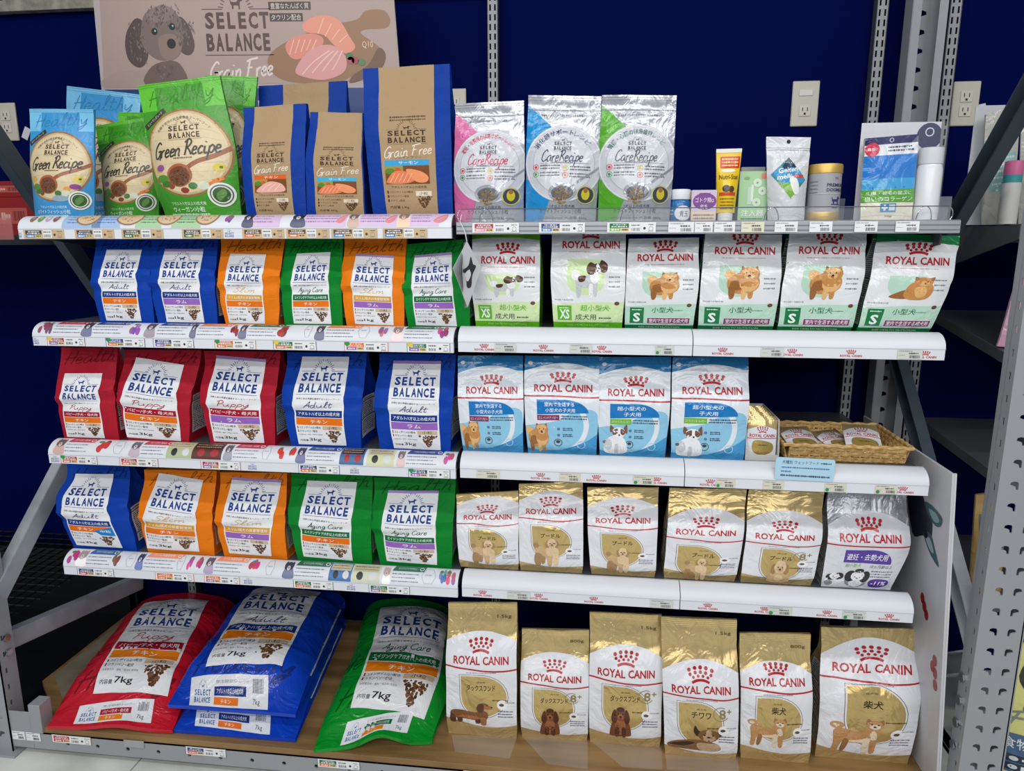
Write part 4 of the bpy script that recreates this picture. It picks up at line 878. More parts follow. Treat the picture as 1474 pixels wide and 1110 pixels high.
# --- left shelves with printed strips
STRIP = [  # (kind, px0, px1, colour)
 [('bg', 96, 140, (160, 190, 228)), ('bowl', 110, 140, 0), ('bg', 142, 170, (160, 190, 228)), ('bowl', 172, 206, 0), ('bg', 208, 232, (168, 205, 160)), ('bowl', 232, 262, 0), ('bg', 262, 290, (168, 205, 160)), ('bowl', 290, 318, 0),
  ('fruits', 34, 82, 0), ('berry', 333, 345, (150, 90, 150)), ('dog', 358, 372, (40, 40, 60)), ('lav', 372, 412, 0), ('dog', 428, 446, (40, 44, 60)), ('lav', 446, 506, 0), ('dog', 508, 522, (120, 100, 90)), ('lav', 524, 576, 0), ('dog', 577, 592, (150, 120, 100)), ('lav', 594, 634, 0), ('fish', 492, 504, 0), ('fish', 560, 574, 0), ('fish', 626, 644, 0)],
 [('berry', 50, 62, (150, 70, 90)), ('berry', 62, 72, (120, 80, 100)), ('hdr', 73, 120, (196, 60, 84)), ('dog', 118, 132, (60, 64, 84)), ('hdr', 134, 182, (36, 66, 130)), ('berry', 192, 206, (160, 100, 160)), ('dog', 214, 228, (90, 84, 90)), ('hdr', 232, 280, (36, 66, 130)), ('dog', 282, 290, (60, 60, 80)), ('hdr', 292, 336, (230, 130, 60)), ('berry', 342, 352, (170, 50, 60)), ('dog', 354, 364, (60, 60, 80)), ('hdr', 366, 412, (36, 110, 80)), ('berry', 412, 434, (150, 50, 60)), ('hex', 448, 458, 0), ('dog', 464, 476, (60, 60, 80)), ('hdr', 478, 522, (230, 130, 60)), ('hex', 524, 540, 0), ('berry', 552, 564, (200, 110, 170)), ('dog', 572, 586, (160, 130, 130)), ('hdr', 588, 632, (36, 110, 80)), ('berry', 634, 648, (190, 80, 140))],
 [('dog', 74, 88, (120, 96, 90)), ('hdr', 90, 128, (190, 50, 76)), ('berry', 136, 154, (180, 50, 60)), ('hex', 164, 180, 0), ('dog', 190, 204, (110, 100, 110)), ('hdr', 206, 246, (190, 50, 76)), ('mix', 246, 284, (180, 190, 150)), ('mix', 284, 328, (90, 50, 40)), ('dog', 331, 342, (90, 90, 100)), ('hdr', 344, 384, (190, 50, 76)), ('hex', 386, 398, 0), ('berry', 408, 418, (200, 60, 60)), ('berry', 426, 434, (190, 70, 60)), ('dog', 436, 448, (60, 64, 90)), ('hdr', 450, 494, (36, 66, 140)), ('mix', 498, 532, (60, 110, 160)), ('mix', 536, 574, (210, 214, 170)), ('dog', 578, 588, (130, 110, 110)), ('hdr', 590, 636, (36, 66, 140)), ('berry', 642, 654, (200, 90, 150))],
 [('berry', 84, 98, (180, 60, 130)), ('dog', 98, 112, (170, 150, 150)), ('hdr', 113, 154, (40, 96, 160)), ('berry', 152, 164, (120, 90, 70)), ('hex', 174, 188, 0), ('dog', 190, 200, (60, 70, 110)), ('hdr', 202, 252, (240, 150, 110)), ('hex', 252, 262, 0), ('berry', 268, 276, (200, 90, 160)), ('berry', 282, 292, (190, 70, 130)), ('dog', 294, 306, (100, 90, 110)), ('hdr', 308, 352, (240, 150, 110)), ('berry', 360, 374, (190, 70, 110)), ('hex', 384, 396, 0), ('dog', 410, 424, (60, 64, 90)), ('hdr', 426, 472, (36, 110, 80)), ('mix', 476, 508, (70, 120, 180)), ('mix', 508, 548, (210, 214, 190)), ('dog', 552, 562, (200, 170, 170)), ('hdr', 564, 606, (36, 110, 80)), ('hex', 606, 626, 0), ('berry', 630, 640, (110, 150, 200)), ('berry', 640, 652, (200, 90, 160))]]
SPX = [(20, 651), (42, 657), (66, 659), (79, 657)]
LOGOS = [(25, 330), (50,), (80, 363, 510), (87, 357, 505)]
HDRT = {(196, 60, 84): 'パピー/子犬・母犬用', (190, 50, 76): 'パピー/子犬・母犬用', (36, 66, 130): 'アダルト/1才以上の成犬用', (36, 66, 140): 'アダルト/1才以上の成犬用', (40, 96, 160): 'アダルト/1才以上の成犬用', (36, 110, 80): 'エイジングケア/7才以上', (230, 130, 60): 'スリム/体重管理用', (240, 150, 110): 'スリム/体重管理用'}
def strip_art(row):
    a = Art(.060 / 1.135); P = 'strip_print'; s0, s1 = SPX[row]; f = 'satin'
    U = lambda p: (p - s0) / (s1 - s0)
    for i, (k, p0, p1, c) in enumerate(STRIP[row]):
        u0, u1 = U(p0), U(p1); cx = (u0 + u1) / 2; w_ = u1 - u0
        if k == 'bg':
            a.rect(P, u0 - .012, .02, u1 + .012, .98, c, f, 1)
            for q in range(4): a.dashes(P, u0, u1, .8 - q * .17, .06, (86, 110, 170) if c[2] > 200 else (70, 130, 90), i * 5 + q, f, 2, .005)
        elif k == 'bowl':
            a.ell(P, cx, .6, w_ * .6, .46, (150, 118, 84), f, 3, 24); a.ell(P, cx, .6, w_ * .52, .38, (214, 190, 156), f, 4, 24); kibble(a, P, cx, .6, w_ * .8, .5, (190, 120, 70), i, 9, f, 5, False)
        elif k == 'fruits':
            for q, cc in enumerate(((140, 110, 80), (120, 150, 80), (190, 170, 190), (130, 90, 80))): a.ell(P, u0 + w_ * (.12 + .25 * q), .55, w_ * .09, .22, cc, f, 2, 16); a.ell(P, u0 + w_ * (.12 + .25 * q), .6, w_ * .05, .1, tuple(min(255, v + 40) for v in cc), f, 3, 10)
        elif k == 'berry':
            r = random.Random(i)
            for q in range(4): a.ell(P, cx + w_ * (r.random() - .5) * .8, .5 + (r.random() - .5) * .4, w_ * .24, .2, tuple(int(v * r.choice((.8, 1, 1.15))) for v in c), f, 2 + q * .2, 10)
            a.ell(P, cx - w_ * .2, .75, w_ * .25, .08, (90, 130, 90), f, 3, 8)
        elif k == 'dog':
            l = tuple(min(255, int(v * 1.5 + 30)) for v in c)
            a.blob(P, [(u0, .05), (u0 + w_ * .15, .5), (cx, .6), (u1, .45), (u1 + w_ * .1, .05)], l, f, 2); a.ell(P, cx, .62, w_ * .36, .24, c, f, 3, 14); a.ell(P, cx - w_ * .32, .66, w_ * .15, .22, c, f, 3, 10); a.ell(P, cx + w_ * .32, .66, w_ * .15, .22, c, f, 3, 10); a.ell(P, cx, .52, w_ * .17, .12, (214, 206, 204), f, 4, 10); a.ell(P, cx, .54, w_ * .06, .04, (30, 28, 30), f, 5, 8)
        elif k == 'hdr':
            a.poly(P, [(u0 + .006, .98), (u1 + .008, .98), (u1 + .004, .68), (u0, .68)], c, f, 2); a.text(P, HDRT[c], cx, .83, w_ * .62, .13, (240, 238, 240), f, 3, 0); a.ring(P, u1 - .002, .83, .0045, .0016, (240, 240, 244), f, 3, n=12)
            for q in range(3): a.dashes(P, u0 + .002, u1 - .006 - .008 * (q % 2), .54 - q * .17, .045, (112, 116, 136), i * 7 + q, f, 2, .0045)
        elif k == 'hex':
            h_ = w_ / a.a * .26; a.line(P, [(u0, .5), (u0 + w_ * .25, .85), (u1 - w_ * .25, .85), (u1, .5), (u1 - w_ * .25, .15), (u0 + w_ * .25, .15)], .0011, (170, 174, 186), f, 2, True); a.dashes(P, u0 + w_ * .25, u1 - w_ * .25, .55, .06, (176, 180, 190), i, f, 2, .004)
        elif k == 'lav':
            a.rect(P, u0, .04, u1, .96, (216, 190, 222), f, 1)
            for q in range(4): a.dashes(P, u0 + .003, u1 - .02 + .004 * (q % 2), .8 - q * .17, .05, (136, 100, 160), i * 5 + q, f, 2, .005)
        elif k == 'fish': a.blob(P, [(u0, .3), (cx, .62), (u1, .75), (u1, .4), (cx, .2)], (222, 140, 150), f, 4); a.line(P, [(u0 + w_ * .3, .35), (u1, .6)], .001, (246, 200, 200), f, 5)
        elif k == 'mix':
            d = sum(c) < 350; a.rect(P, u0, .03, u1, .97, c, f, 2); a.rect(P, u0 + .003, .55, u1 - .003, .9, (200, 190, 160) if not d else (60, 34, 30), f, 3); a.ell(P, cx - w_ * .2, .35, w_ * .12, .2, (40, 40, 46) if not d else (170, 40, 50), f, 4, 10); a.ell(P, cx + w_ * .25, .35, w_ * .14, .2, (214, 216, 220) if not d else (170, 40, 50), f, 4, 10)
            for q in range(2): a.dashes(P, u0 + .006, u1 - .006, .8 - q * .14, .05, (90, 84, 70) if not d else (220, 190, 150), i + q, f, 4, .004)
    return a
for row in range(4):
    t = shelf(XL0, XL1, ZL[row], '%s steel shelf on the left with printed strip along its front edge' % ROWN[row]); hx = (XL1 - XL0) / 2; xc = (XL0 + XL1) / 2
    ch, cv, p = rail(t, -hx, hx, 'strip_holder')
    P = np.zeros((len(p), 61, 3))
    for j, (y, z) in enumerate(p):
        for i in range(61): P[j, i] = (-hx + 2 * hx * i / 60, y, z)
    pt = Patch(P); lay_art(pt, strip_art(row), cv, lift=.0004, step=.00007)
    a = Art(.0255 / 1.135)
    for px in LOGOS[row]:
        u = (at(px, 500, 0)[0] * 0 + (at(px, 335 if row == 0 else (490, 665, 835)[row - 1], 0)[0] - XL0)) / (XL1 - XL0); brand_logo(a, 'rail_logo', u - .011, u + .011, .12, .9, (120, 130, 170), 'satin', 1, True, False)
    fp = np.zeros((3, 40, 3))
    for j in range(3):
        for i in range(40): fp[j, i] = (-hx + 2 * hx * i / 39, -.0002, .0255 * j / 2)
    lay_art(Patch(fp), a, ch, lift=.0004, step=.0001)
# --- right shelves: plain white covers in two lengths, small red maker's marks
RLOGO = [None, (697, 782, 866, 1040, 1140, 1225, 1332), (778, 858, 945, 1022, 1300), (695, 775, 854, 1018, 1100, 1190, 1280)]
RSPL = [None, 997, 985, 978]
for row in range(1, 4):
    t = shelf(0, 1.125, ZR[row], '%s steel shelf on the right with plain white front covers' % ROWN[row]); ya = (0, 508, 700, 885)[row]
    sx = at(RSPL[row], ya, 0)[0] - .5625
    for a0, a1, xs in ((-.5625, sx - .001, 0), (sx + .001, .5625, 1)):
        ch, cv, p = rail(t, a0, a1)
        a = Art(.0255 / (a1 - a0)); any_ = False
        for px in RLOGO[row]:
            u = (at(px, ya, 0)[0] - .5625 - a0) / (a1 - a0)
            if .03 < u < .97: royal(a, 'maker_mark', u, .28, .050 / (a1 - a0), 'satin', 1, .42, (196, 70, 76), .2); any_ = True
        if any_:
            fp = np.zeros((3, 30, 3))
            for j in range(3):
                for i in range(30): fp[j, i] = (a0 + (a1 - a0) * i / 29, -.0002, .0255 * j / 2)
            lay_art(Patch(fp), a, ch, lift=.0004, step=.0001)
t = shelf(0, 1.125, ZR[0] - .02, 'top steel shelf on the right with grey aluminium price rail', lift=.047)
MB().prism([(0, .022), (0, .049), (.004, .0515), (.045, .0515), (.045, .022)], -.5625, .5625).build('aluminium_rail', mat((168, 172, 178), 'steel'), t, bevel=.0008)
for z in (.040, .0295): MB().box(-.5625, .5625, -.0008, 0, z - .0012, z + .0012).build('rail_groove', mat((112, 116, 124), 'satin'), t)

# ------------------------------------------------------------------ price tags
def price_tag(px0, px1, py, z, hgt, kind, label, Y=-.0012, seed=0, dot=None, group=None, white=(232, 234, 236)):
    x0, x1 = at(px0, py, Y)[0], at(px1, py, Y)[0]; w_ = x1 - x0
    o = MB().box(-w_ / 2, w_ / 2, 0, .0007, 0, hgt).build('price_tag', mat(white, 'satin')); o.location = ((x0 + x1) / 2, Y - .0006, z); tag(o, label, 'price tag', group)
    a = Art(hgt / w_); P = 'price_print'; k = (70, 72, 78); f = 'satin'
    if kind:
        bg, c1, c2 = kind[:3]
        a.rect(P, .0, .02, 1, .98, c1 if bg == 'rim' else bg if bg else white, f, 0)
        if not bg: a.rect(P, 0, 0, .012, 1, c1, f, 1); a.rect(P, .988, 0, 1, 1, c1, f, 1)
        a.rect(P, .05, .46, .45, .90, c1, f, 1); a.rect(P, .05, .12, .28, .44, c2, f, 1); a.rect(P, .29, .12, .45, .44, (214, 190, 130) if c2 != (30, 130, 205) else c2, f, 1)
        a.dashes(P, .12, .40, .77, .10, (236, 236, 240), seed, f, 2, .05); a.dashes(P, .09, .42, .58, .12, (236, 236, 240), seed + 1, f, 2, .06); a.dashes(P, .09, .25, .28, .16, (246, 240, 236), seed + 2, f, 2, .05); a.dashes(P, .31, .43, .28, .14, (70, 50, 40), seed + 3, f, 2, .04)
        if bg: a.rect(P, .48, .08, .70, .94, white, f, 1)
        a.dashes(P, .50, .68, .72, .14, k, seed + 4, f, 2, .03); a.bars(P, .50, .68, .16, .46, k, seed, f, 2, 14); a.ell(P, .77, .42, .028, None, (60, 56, 54), f, 2, 12); a.dashes(P, .84, .96, .78, .09, k, seed + 5, f, 2, .03); a.ring(P, .90, .38, .045, .008, (130, 132, 140), f, 2, n=10); a.dashes(P, .84, .96, .14, .08, (130, 132, 140), seed + 6, f, 2, .03)
    else:
        a.dashes(P, .06, .6, .86, .08, (130, 132, 140), seed, f, 1, .05); a.dashes(P, .45, .85, .62, .16, k, seed + 1, f, 1, .07); a.dashes(P, .05, .3, .42, .05, (140, 142, 150), seed + 2, f, 1, .05); a.bars(P, .48, .9, .1, .42, k, seed, f, 1, 20)
    if dot: a.ell(P, .07 if kind else .12, .84 if kind else .22, .06 if kind else .085, None, dot, f, 3, 14)
    fp = np.zeros((2, 3, 3))
    for j in range(2):
        for i in range(3): fp[j, i] = (-w_ / 2 + w_ * i / 2, 0, hgt * j)
    lay_art(Patch(fp), a, o, lift=.0002, step=.0001)
    return o
RD, NV, GN, OR, LV, BL, KR, YL = (190, 44, 60), (36, 62, 130), (26, 110, 66), (230, 110, 50), (150, 100, 180), (50, 140, 205), (204, 176, 134), (214, 164, 60)
GDOT = (30, 150, 70)
TL_ = [[(34, 92, KR, (60, 66, 70), (100, 140, 210)), (108, 164, KR, (60, 66, 70), (100, 140, 210)), (175, 235, KR, (70, 74, 60), GN), (262, 321, KR, (70, 74, 60), GN), (349, 409, KR, (90, 66, 50), OR), (412, 474, KR, (90, 66, 50), OR), (477, 543, KR, (90, 66, 50), BL), (551, 615, KR, (90, 66, 50), BL)],
       [(70, 124, 0, RD, LV), (154, 210, 0, NV, OR), (222, 280, 0, NV, LV), (310, 369, 0, OR, OR), (394, 456, 0, GN, OR), (496, 559, 0, OR, LV), (586, 648, 0, GN, LV)],
       [(90, 142, 0, RD, OR), (174, 229, 0, RD, OR), (290, 347, 0, RD, LV), (430, 489, 0, NV, OR), (588, 648, 0, NV, LV)],
       [(115, 167, 0, NV, RD), (226, 281, 0, OR, OR), (296, 346, 0, OR, LV), (423, 480, 0, GN, OR), (531, 590, 0, GN, LV)]]
ORD = ('first', 'second', 'third', 'fourth', 'fifth', 'sixth', 'seventh', 'eighth', 'ninth', 'tenth', 'eleventh', 'twelfth')
CN = {RD: 'red', NV: 'navy', GN: 'green', OR: 'orange', LV: 'lavender', BL: 'blue', (60, 66, 70): 'dark grey', (70, 74, 60): 'olive', (90, 66, 50): 'brown', (100, 140, 210): 'blue'}
PYL = [335, 505, 678, 850]
for row in range(4):
    for i, (p0, p1, bg, c1, c2) in enumerate(TL_[row]):
        price_tag(p0, p1, PYL[row], ZL[row] + .0012, .0228, (bg, c1, c2), '%s price tag with %s block, %s from left on the %s left shelf rail' % ('kraft' if bg else 'white', CN[c1], ORD[i], ROWN[row]), seed=row * 40 + i * 7, dot=((GDOT if i % 2 else (230, 200, 50)) if row == 1 and i != 2 else GDOT if row == 2 and i in (0, 4) else None), group='price tags on the left shelf rails')
TR_ = [[(680, 747, RD), (776, 842, NV), (874, 944, GN), (962, 999, None), (1000, 1026, None), (1028, 1058, None), (1067, 1100, None), (1115, 1148, None), (1165, 1198, None), (1230, 1263, None), (1289, 1323, None)],
       [(712, 743, 0), (820, 852, 0), (943, 970, 1), (1095, 1128, 0), (1292, 1328, 0)], [(686, 719, 0), (805, 835, 0), (911, 941, 1), (1030, 1058, 1), (1098, 1128, 0), (1187, 1218, 1), (1260, 1292, 1)], [(730, 763, 0), (935, 968, 0), (1105, 1140, 1), (1213, 1246, 1)]]
PYR = [327, 508, 702, 885]
for row in range(4):
    for i, q in enumerate(TR_[row]):
        if row == 0:
            c = q[2]; price_tag(q[0], q[1], PYR[0], ZR[0] + .005, .023, ((232, 234, 236), c, {RD: (230, 150, 170), NV: BL, GN: (130, 190, 90)}[c]) if c else None, ('white price tag with %s block, %s from left on the grey aluminium rail' % (CN[c], ORD[i])) if c else '%s price tag, %s from left on the grey aluminium rail' % ('yellowish' if i == 6 else 'small white', ORD[i]), Y=-.0025, seed=i * 11 + 3, group='price tags on the right shelf rails', white=(226, 220, 196) if i == 6 else (232, 234, 236))
        else:
            price_tag(q[0], q[1], PYR[row], ZR[row] + .002, .0215, None, 'small clear price tag%s, %s from left on the %s white right rail' % (' with green dot' if q[2] else '', ORD[i], ROWN[row]), seed=row * 50 + i * 9, dot=GDOT if q[2] else None, group='price tags on the right shelf rails', white=(206, 210, 206) if row != 2 else (214, 212, 196))
for i, (p0, p1, py, z, hg, kd, l) in enumerate(((18, 36, 1059, .044, .026, None, 'plain white barcode sticker at the left end of the grey beam'), (38, 58, 1060, .044, .026, None, 'plain white barcode sticker second from left on the grey beam'), (74, 130, 1057, .046, .024, (0, RD, RD), 'white price tag with red block on the beam under the red sack'),
      (267, 325, 1078, .046, .024, (0, NV, OR), 'white price tag with navy block on the beam under the blue sacks'), (457, 518, 1098, .044, .024, (0, GN, OR), 'white price tag with green block on the beam under the green sack'), (667, 697, 1106, .05, .022, None, 'cream price tag on the beam under the gold dachshund bag'))):
    price_tag(p0, p1, py, z, hg, kd, l, Y=-.1012, seed=300 + i * 5, white=(232, 234, 236) if i < 5 else (214, 210, 190))

# ------------------------------------------------------------------ the bags
SBC = {'blue': (10, 62, 164), 'orange': (232, 124, 20), 'green': (8, 128, 44), 'red': (170, 28, 48)}
AGE = {'adult': ('アダルト/1才以上の成犬用', (26, 56, 132), 'Adult', (40, 60, 110)), 'puppy': ('パピー/子犬・母犬用', (166, 20, 44), 'Puppy', (176, 40, 60)), 'slim': ('スリム/成犬の体重管理用', (214, 160, 56), 'Slim', (214, 168, 80)), 'aging': ('エイジングケア/7才以上の成犬用', (10, 108, 58), 'Aging Care', (30, 90, 60))}
_lab = {}
def label_art(age, lamb, kg, mid=False):
    k = (age, lamb, kg, mid)
    if k not in _lab:
        t, c, sc, scc = AGE[age]; _lab[k] = sb_label(t, c, 'ラム' if lamb else 'チキン', (152, 104, 190) if lamb else (232, 116, 26), sc, scc, kg, mid=mid, lam=lamb)
    return _lab[k]
_scr = {}
def scrawl(colr, where='top'):
    k = (colr, where)
    if k not in _scr:
        a = Art(1.4); c = tuple(int(q * .62) for q in colr)
        if where == 'top': a.hand('printed_scrawl', 'Health', .52, .90, .86, .13, c, .012, 'paper', 0, .3, 5)
        else: a.hand('printed_scrawl', 'Healthy', .5, .20, .8, .10, c, .014, 'poly', 0, .3, 3); a.hand('printed_scrawl', 'Health', .3, .42, .7, .1, c, .012, 'poly', 0, .3, 3)
        _scr[k] = a
    return _scr[k]
GSB = {1: 'one-kilogram paper dog food bags on the second left shelf', 2: 'three-kilogram paper dog food bags on the third left shelf', 3: 'three-kilogram paper dog food bags on the lowest left shelf'}
def sb(row, colr, age, lamb, quad, lab, label, kg, depth, mid=False, L=None, R=None, crease=None, z0=None):
    b = bag('dog_food_bag', label, 'bag of dog food', quad, .058, depth, SBC[colr], 'paper', GSB[row], z0=z0 or ZL[row] + .0540, wrinkle=.0042,
            left=L or [(0, .02), (.30, -.005), (.58, -.024), (.85, 0), (1, .0)], right=R or [(0, -.015), (.3, .0), (.58, .020), (.85, 0), (1, 0)], crease=crease or [(.52, -.007, .12), (.42, .004, .1)])
    lay_art(b['front'], scrawl(SBC[colr]), b['root'])
    lay_art(b['front'], label_art(age, lamb, kg, mid), b['root'], uvq_of(b, lab), lift=.0013)
    side_print(b, 'right', .10, .52, seed=row * 10 + quad[0][0], fin='paper', code=False)
    return b
F5 = 0
sb(1, 'blue', 'adult', False, ((138, 338), (221, 338), (144, 468), (224, 468)), ((156, 360), (206, 360), (154, 463), (206, 463)), 'blue paper dog food bag, leftmost on the second left shelf', '1kg', .10)
sb(1, 'blue', 'adult', True, ((219, 338), (313, 338), (226, 469), (315, 469)), ((240, 359), (295, 359), (240, 465), (296, 465)), 'blue paper dog food bag with lavender band, beside an orange bag', '1kg', .10)
sb(1, 'orange', 'slim', False, ((318, 340), (411, 340), (324, 471), (402, 473)), ((334, 366), (387, 367), (330, 467), (383, 469)), 'orange paper bag with orange flavour band on the second left shelf', '1kg', .10)
sb(1, 'green', 'aging', False, ((411, 341), (493, 341), (409, 473), (495, 476)), ((430, 366), (477, 364), (423, 469), (479, 471)), 'green paper bag with orange flavour band, between two orange bags', '1kg', .10)
sb(1, 'orange', 'slim', True, ((496, 342), (585, 343), (498, 475), (583, 476)), ((515, 366), (569, 369), (511, 470), (568, 472)), 'orange paper bag with lavender flavour band, between two green bags', '1kg', .10)
sb(1, 'green', 'aging', True, ((582, 352), (675, 344), (586, 476), (678, 476)), ((598, 369), (651, 364), (598, 474), (659, 475)), 'green paper bag with lavender band partly behind the hanging photo cards', '1kg', .10, z0=1.2220)
sb(2, 'red', 'puppy', False, ((88, 500), (168, 501), (92, 638), (174, 641)), ((101, 538), (153, 538), (97, 635), (154, 637)), 'small red paper bag, leftmost and narrowest on the third left shelf', '1kg', .10)
sb(2, 'red', 'puppy', False, ((179, 503), (290, 504), (184, 641), (274, 643)), ((197, 515), (267, 526), (183, 635), (263, 640)), 'large red paper bag with orange flavour band on the third left shelf', '3kg', .14)
sb(2, 'red', 'puppy', True, ((294, 505), (404, 506), (302, 644), (398, 648)), ((312, 512), (384, 518), (308, 640), (383, 643)), 'large red paper bag with lavender flavour band on the third left shelf', '3kg', .14)
sb(2, 'blue', 'adult', False, ((413, 507), (528, 508), (418, 647), (522, 652)), ((435, 514), (503, 514), (430, 643), (501, 646)), 'large blue paper bag with orange flavour band on the third left shelf', '3kg', .14)
sb(2, 'blue', 'adult', True, ((546, 509), (656, 510), (545, 652), (650, 655)), ((566, 520), (635, 520), (567, 649), (636, 652)), 'large blue paper bag with lavender flavour band on the third left shelf', '3kg', .14)
sb(3, 'blue', 'adult', False, ((93, 668), (186, 670), (107, 806), (201, 808)), ((108, 684), (164, 684), (113, 800), (181, 802)), 'blue paper bag with pale blue size corner on the lowest left shelf', '3kg', .14, mid=True, L=[(0, .02), (.3, -.03), (.62, -.09), (.85, .02), (1, .03)])
sb(3, 'orange', 'slim', False, ((208, 676), (312, 678), (213, 810), (312, 814)), ((229, 682), (294, 693), (213, 803), (291, 807)), 'large orange paper bag with orange flavour band on the lowest left shelf', '3kg', .14)
sb(3, 'orange', 'slim', True, ((316, 680), (413, 681), (322, 814), (416, 817)), ((334, 688), (406, 692), (331, 808), (394, 811)), 'large orange paper bag with lavender flavour band on the lowest left shelf', '3kg', .14)
sb(3, 'green', 'aging', False, ((418, 682), (536, 684), (428, 820), (538, 824)), ((443, 693), (514, 696), (438, 812), (510, 818)), 'large green paper bag with orange flavour band on the lowest left shelf', '3kg', .14)
sb(3, 'green', 'aging', True, ((538, 687), (656, 688), (546, 826), (652, 829)), ((560, 707), (632, 708), (557, 818), (631, 823)), 'large green paper bag with lavender flavour band on the lowest left shelf', '3kg', .14)

# --- right shelves: glossy bags
GOLDG = 'gold dog food bags with arched white fronts'
def gold(quad, label, dog, name, box, Y=None, depth=.10, z0=None, plus=False, kg='1.5kg', sealtop=.93, pack=GOLD, art=None, L=None, R=None, **kw):
    if Y is None: Y = (at_z(*quad[2], .088)[1] + at_z(*quad[3], .088)[1]) / 2; z0 = .0885
    b = bag('dog_food_bag', label, 'bag of dog food', quad, Y, depth, pack, 'gold' if pack == GOLD else 'silver', GOLDG if pack == GOLD else None, z0=z0, wrinkle=.0042,
            left=L or [(0, .015), (.1, .0), (.6, -.004), (1, .0)], right=R or [(0, -.015), (.1, 0), (.6, .004), (1, 0)], prof=[(0, .92), (.12, 1), (.5, .95), (.9, .12), (1, .06)], crease=[(.86, -.003, .02), (.68, .003, .25)])
    lay_art(b['front'], art or rc_gold_art(name, dog, box, plus, kg=kg, **kw), b['root'])
    if sealtop: seal(b, sealtop, .995, tuple(min(255, int(q * 1.12)) for q in pack), 'gold' if pack == GOLD else 'silver')
    side_print(b, 'left', .08, .7, seed=quad[0][0], panel=(206, 208, 214), fin='film')
    if kg:
        a = Art(1.9); a.text('printed_weight', kg, .82, .90, .2, .028, (86, 68, 34), 'film', 6, .004); lay_art(b['front'], a, b['root'])
    return b
zs = ZR[3] + .0540
RK = dict(white_top=.95, side_top=.85, yt=.70, line=.625, sh=(.22, .80, .18, .56))
gold(((657, 712), (746, 707), (662, 832), (747, 832)), 'gold poodle bag, leftmost on the lowest right shelf', 'poodle', 'プードル', (.22, .09, .68, .43), .06, .09, zs, kg='', sealtop=.955, **RK)
gold(((747, 697), (839, 694), (748, 834), (839, 837)), 'gold poodle bag, second from left on the lowest right shelf', 'poodle', 'プードル', (.22, .09, .68, .42), .06, .09, zs, kg='', sealtop=.94, **dict(RK, white_top=.91, side_top=.80))
gold(((845, 702), (948, 702), (850, 839), (943, 844)), 'gold poodle bag, third from left, with a gap on its left', 'poodle', 'プードル', (.24, .05, .64, .36), .06, .09, zs, kg='', sealtop=.94, **dict(RK, white_top=.89, side_top=.78, yt=.655, line=.585, sh=(.20, .78, .14, .52)))
gold(((964, 703), (1075, 705), (954, 847), (1058, 850)), 'gold poodle bag with ribbed top seal, fourth from left', 'poodle', 'プードル', (.26, .01, .62, .28), .06, .10, zs, kg='', sealtop=.90, **dict(RK, white_top=.80, side_top=.68, yt=.565, line=.49, sh=(.16, .74, .05, .41)))
gold(((1079, 705), (1188, 709), (1064, 850), (1168, 856)), 'gold poodle bag marked 8 plus on the lowest right shelf', 'poodle_head', 'プードル', (.36, .03, .66, .30), .06, .10, zs, plus=True, kg='', sealtop=.93, **dict(RK, white_top=.80, side_top=.68, yt=.555, line=.48, sh=(.24, .78, .06, .42)))
def silver_art():
    a = Art(1.25); P = 'front_panel'
    arch = [(x, .68 + .14 * (1 - (2 * x - 1) ** 2)) for x in [i / 14 for i in range(15)]]
    a.poly(P, arch + [(1, 0), (0, 0)], (214, 217, 224), 'film', 0); royal(a, P + '/brand_logo', .50, .575, .76, 'film', 3, .13)
    a.line(P + '/red_rule', [(x, .50 - .01 * x) for x in [i / 10 for i in range(11)]], .018, RED, 'film', 2)
    t = [(.22, .45), (.55, .46)] + [(.55 + .27 * math.sin(k), .30 + .16 * math.cos(k)) for k in [i * math.pi / 16 for i in range(1, 9)]] + [(.22, .31)]
    a.poly(P + '/variety_tag', t, (88, 60, 160), 'film', 3); a.text(P + '/variety_tag', '避妊・去勢犬用', .50, .375, .50, .075, (238, 238, 246), 'film', 4, .02)
    a.text(P + '/variety_tag', '超小型犬', .36, .275, .2, .04, (110, 170, 70), 'film', 3, .01); a.text(P + '/small_print', '10ヵ月齢以上', .72, .27, .28, .04, (60, 60, 70), 'film', 3, 0)
    a.shapes(P + '/dog_picture', .03, .01, .62, .25, pup('shihtzu'), 'film', 4)
    for k in range(3): a.dashes(P + '/small_print', .62, .9, .215 - k * .03, .014, (120, 122, 132), k, 'film', 3, .03)
    a.blob(P + '/percent_tag', [(.64, .10), (.72, .13), (.88, .12), (.92, .07), (.84, .03), (.68, .03)], (88, 60, 160), 'film', 5); a.text(P + '/percent_tag', '-11%', .78, .078, .2, .05, (240, 240, 246), 'film', 6, .02)
    a.text('printed_weight', '1.5kg', .82, .955, .2, .04, (120, 122, 130), 'film', 4, 0)
    return a
gold(((1193, 709), (1307, 710), (1180, 855), (1281, 862)), 'silver and white bag with purple tag, rightmost on the lowest right shelf', None, None, None, .06, .11, zs, kg='', sealtop=.93, pack=(168, 172, 180), art=silver_art(), R=[(0, .0), (.45, .10), (.75, .05), (1, 0)])
gold(((645, 868), (744, 868), (644, 1062), (745, 1060)), 'tall gold dachshund bag, leftmost on the deck', 'dachs', 'ダックスフンド', (.04, .115, .66, .30), kg='1.5kg', sealtop=.95, white_top=.80, side_top=.73, yt=.61, line=.555, sh=(.22, .86, .18, .50), base=.13)
gold(((751, 906), (848, 908), (750, 1065), (846, 1066)), 'shorter gold dachshund bag marked 8 plus, second from left on the deck', 'dachs_sit', 'ダックスフンド', (.26, .05, .62, .33), plus=True, kg='800g', sealtop=.95, white_top=.81, side_top=.72, yt=.605, line=.55, sh=(.20, .78, .14, .51), base=.095)
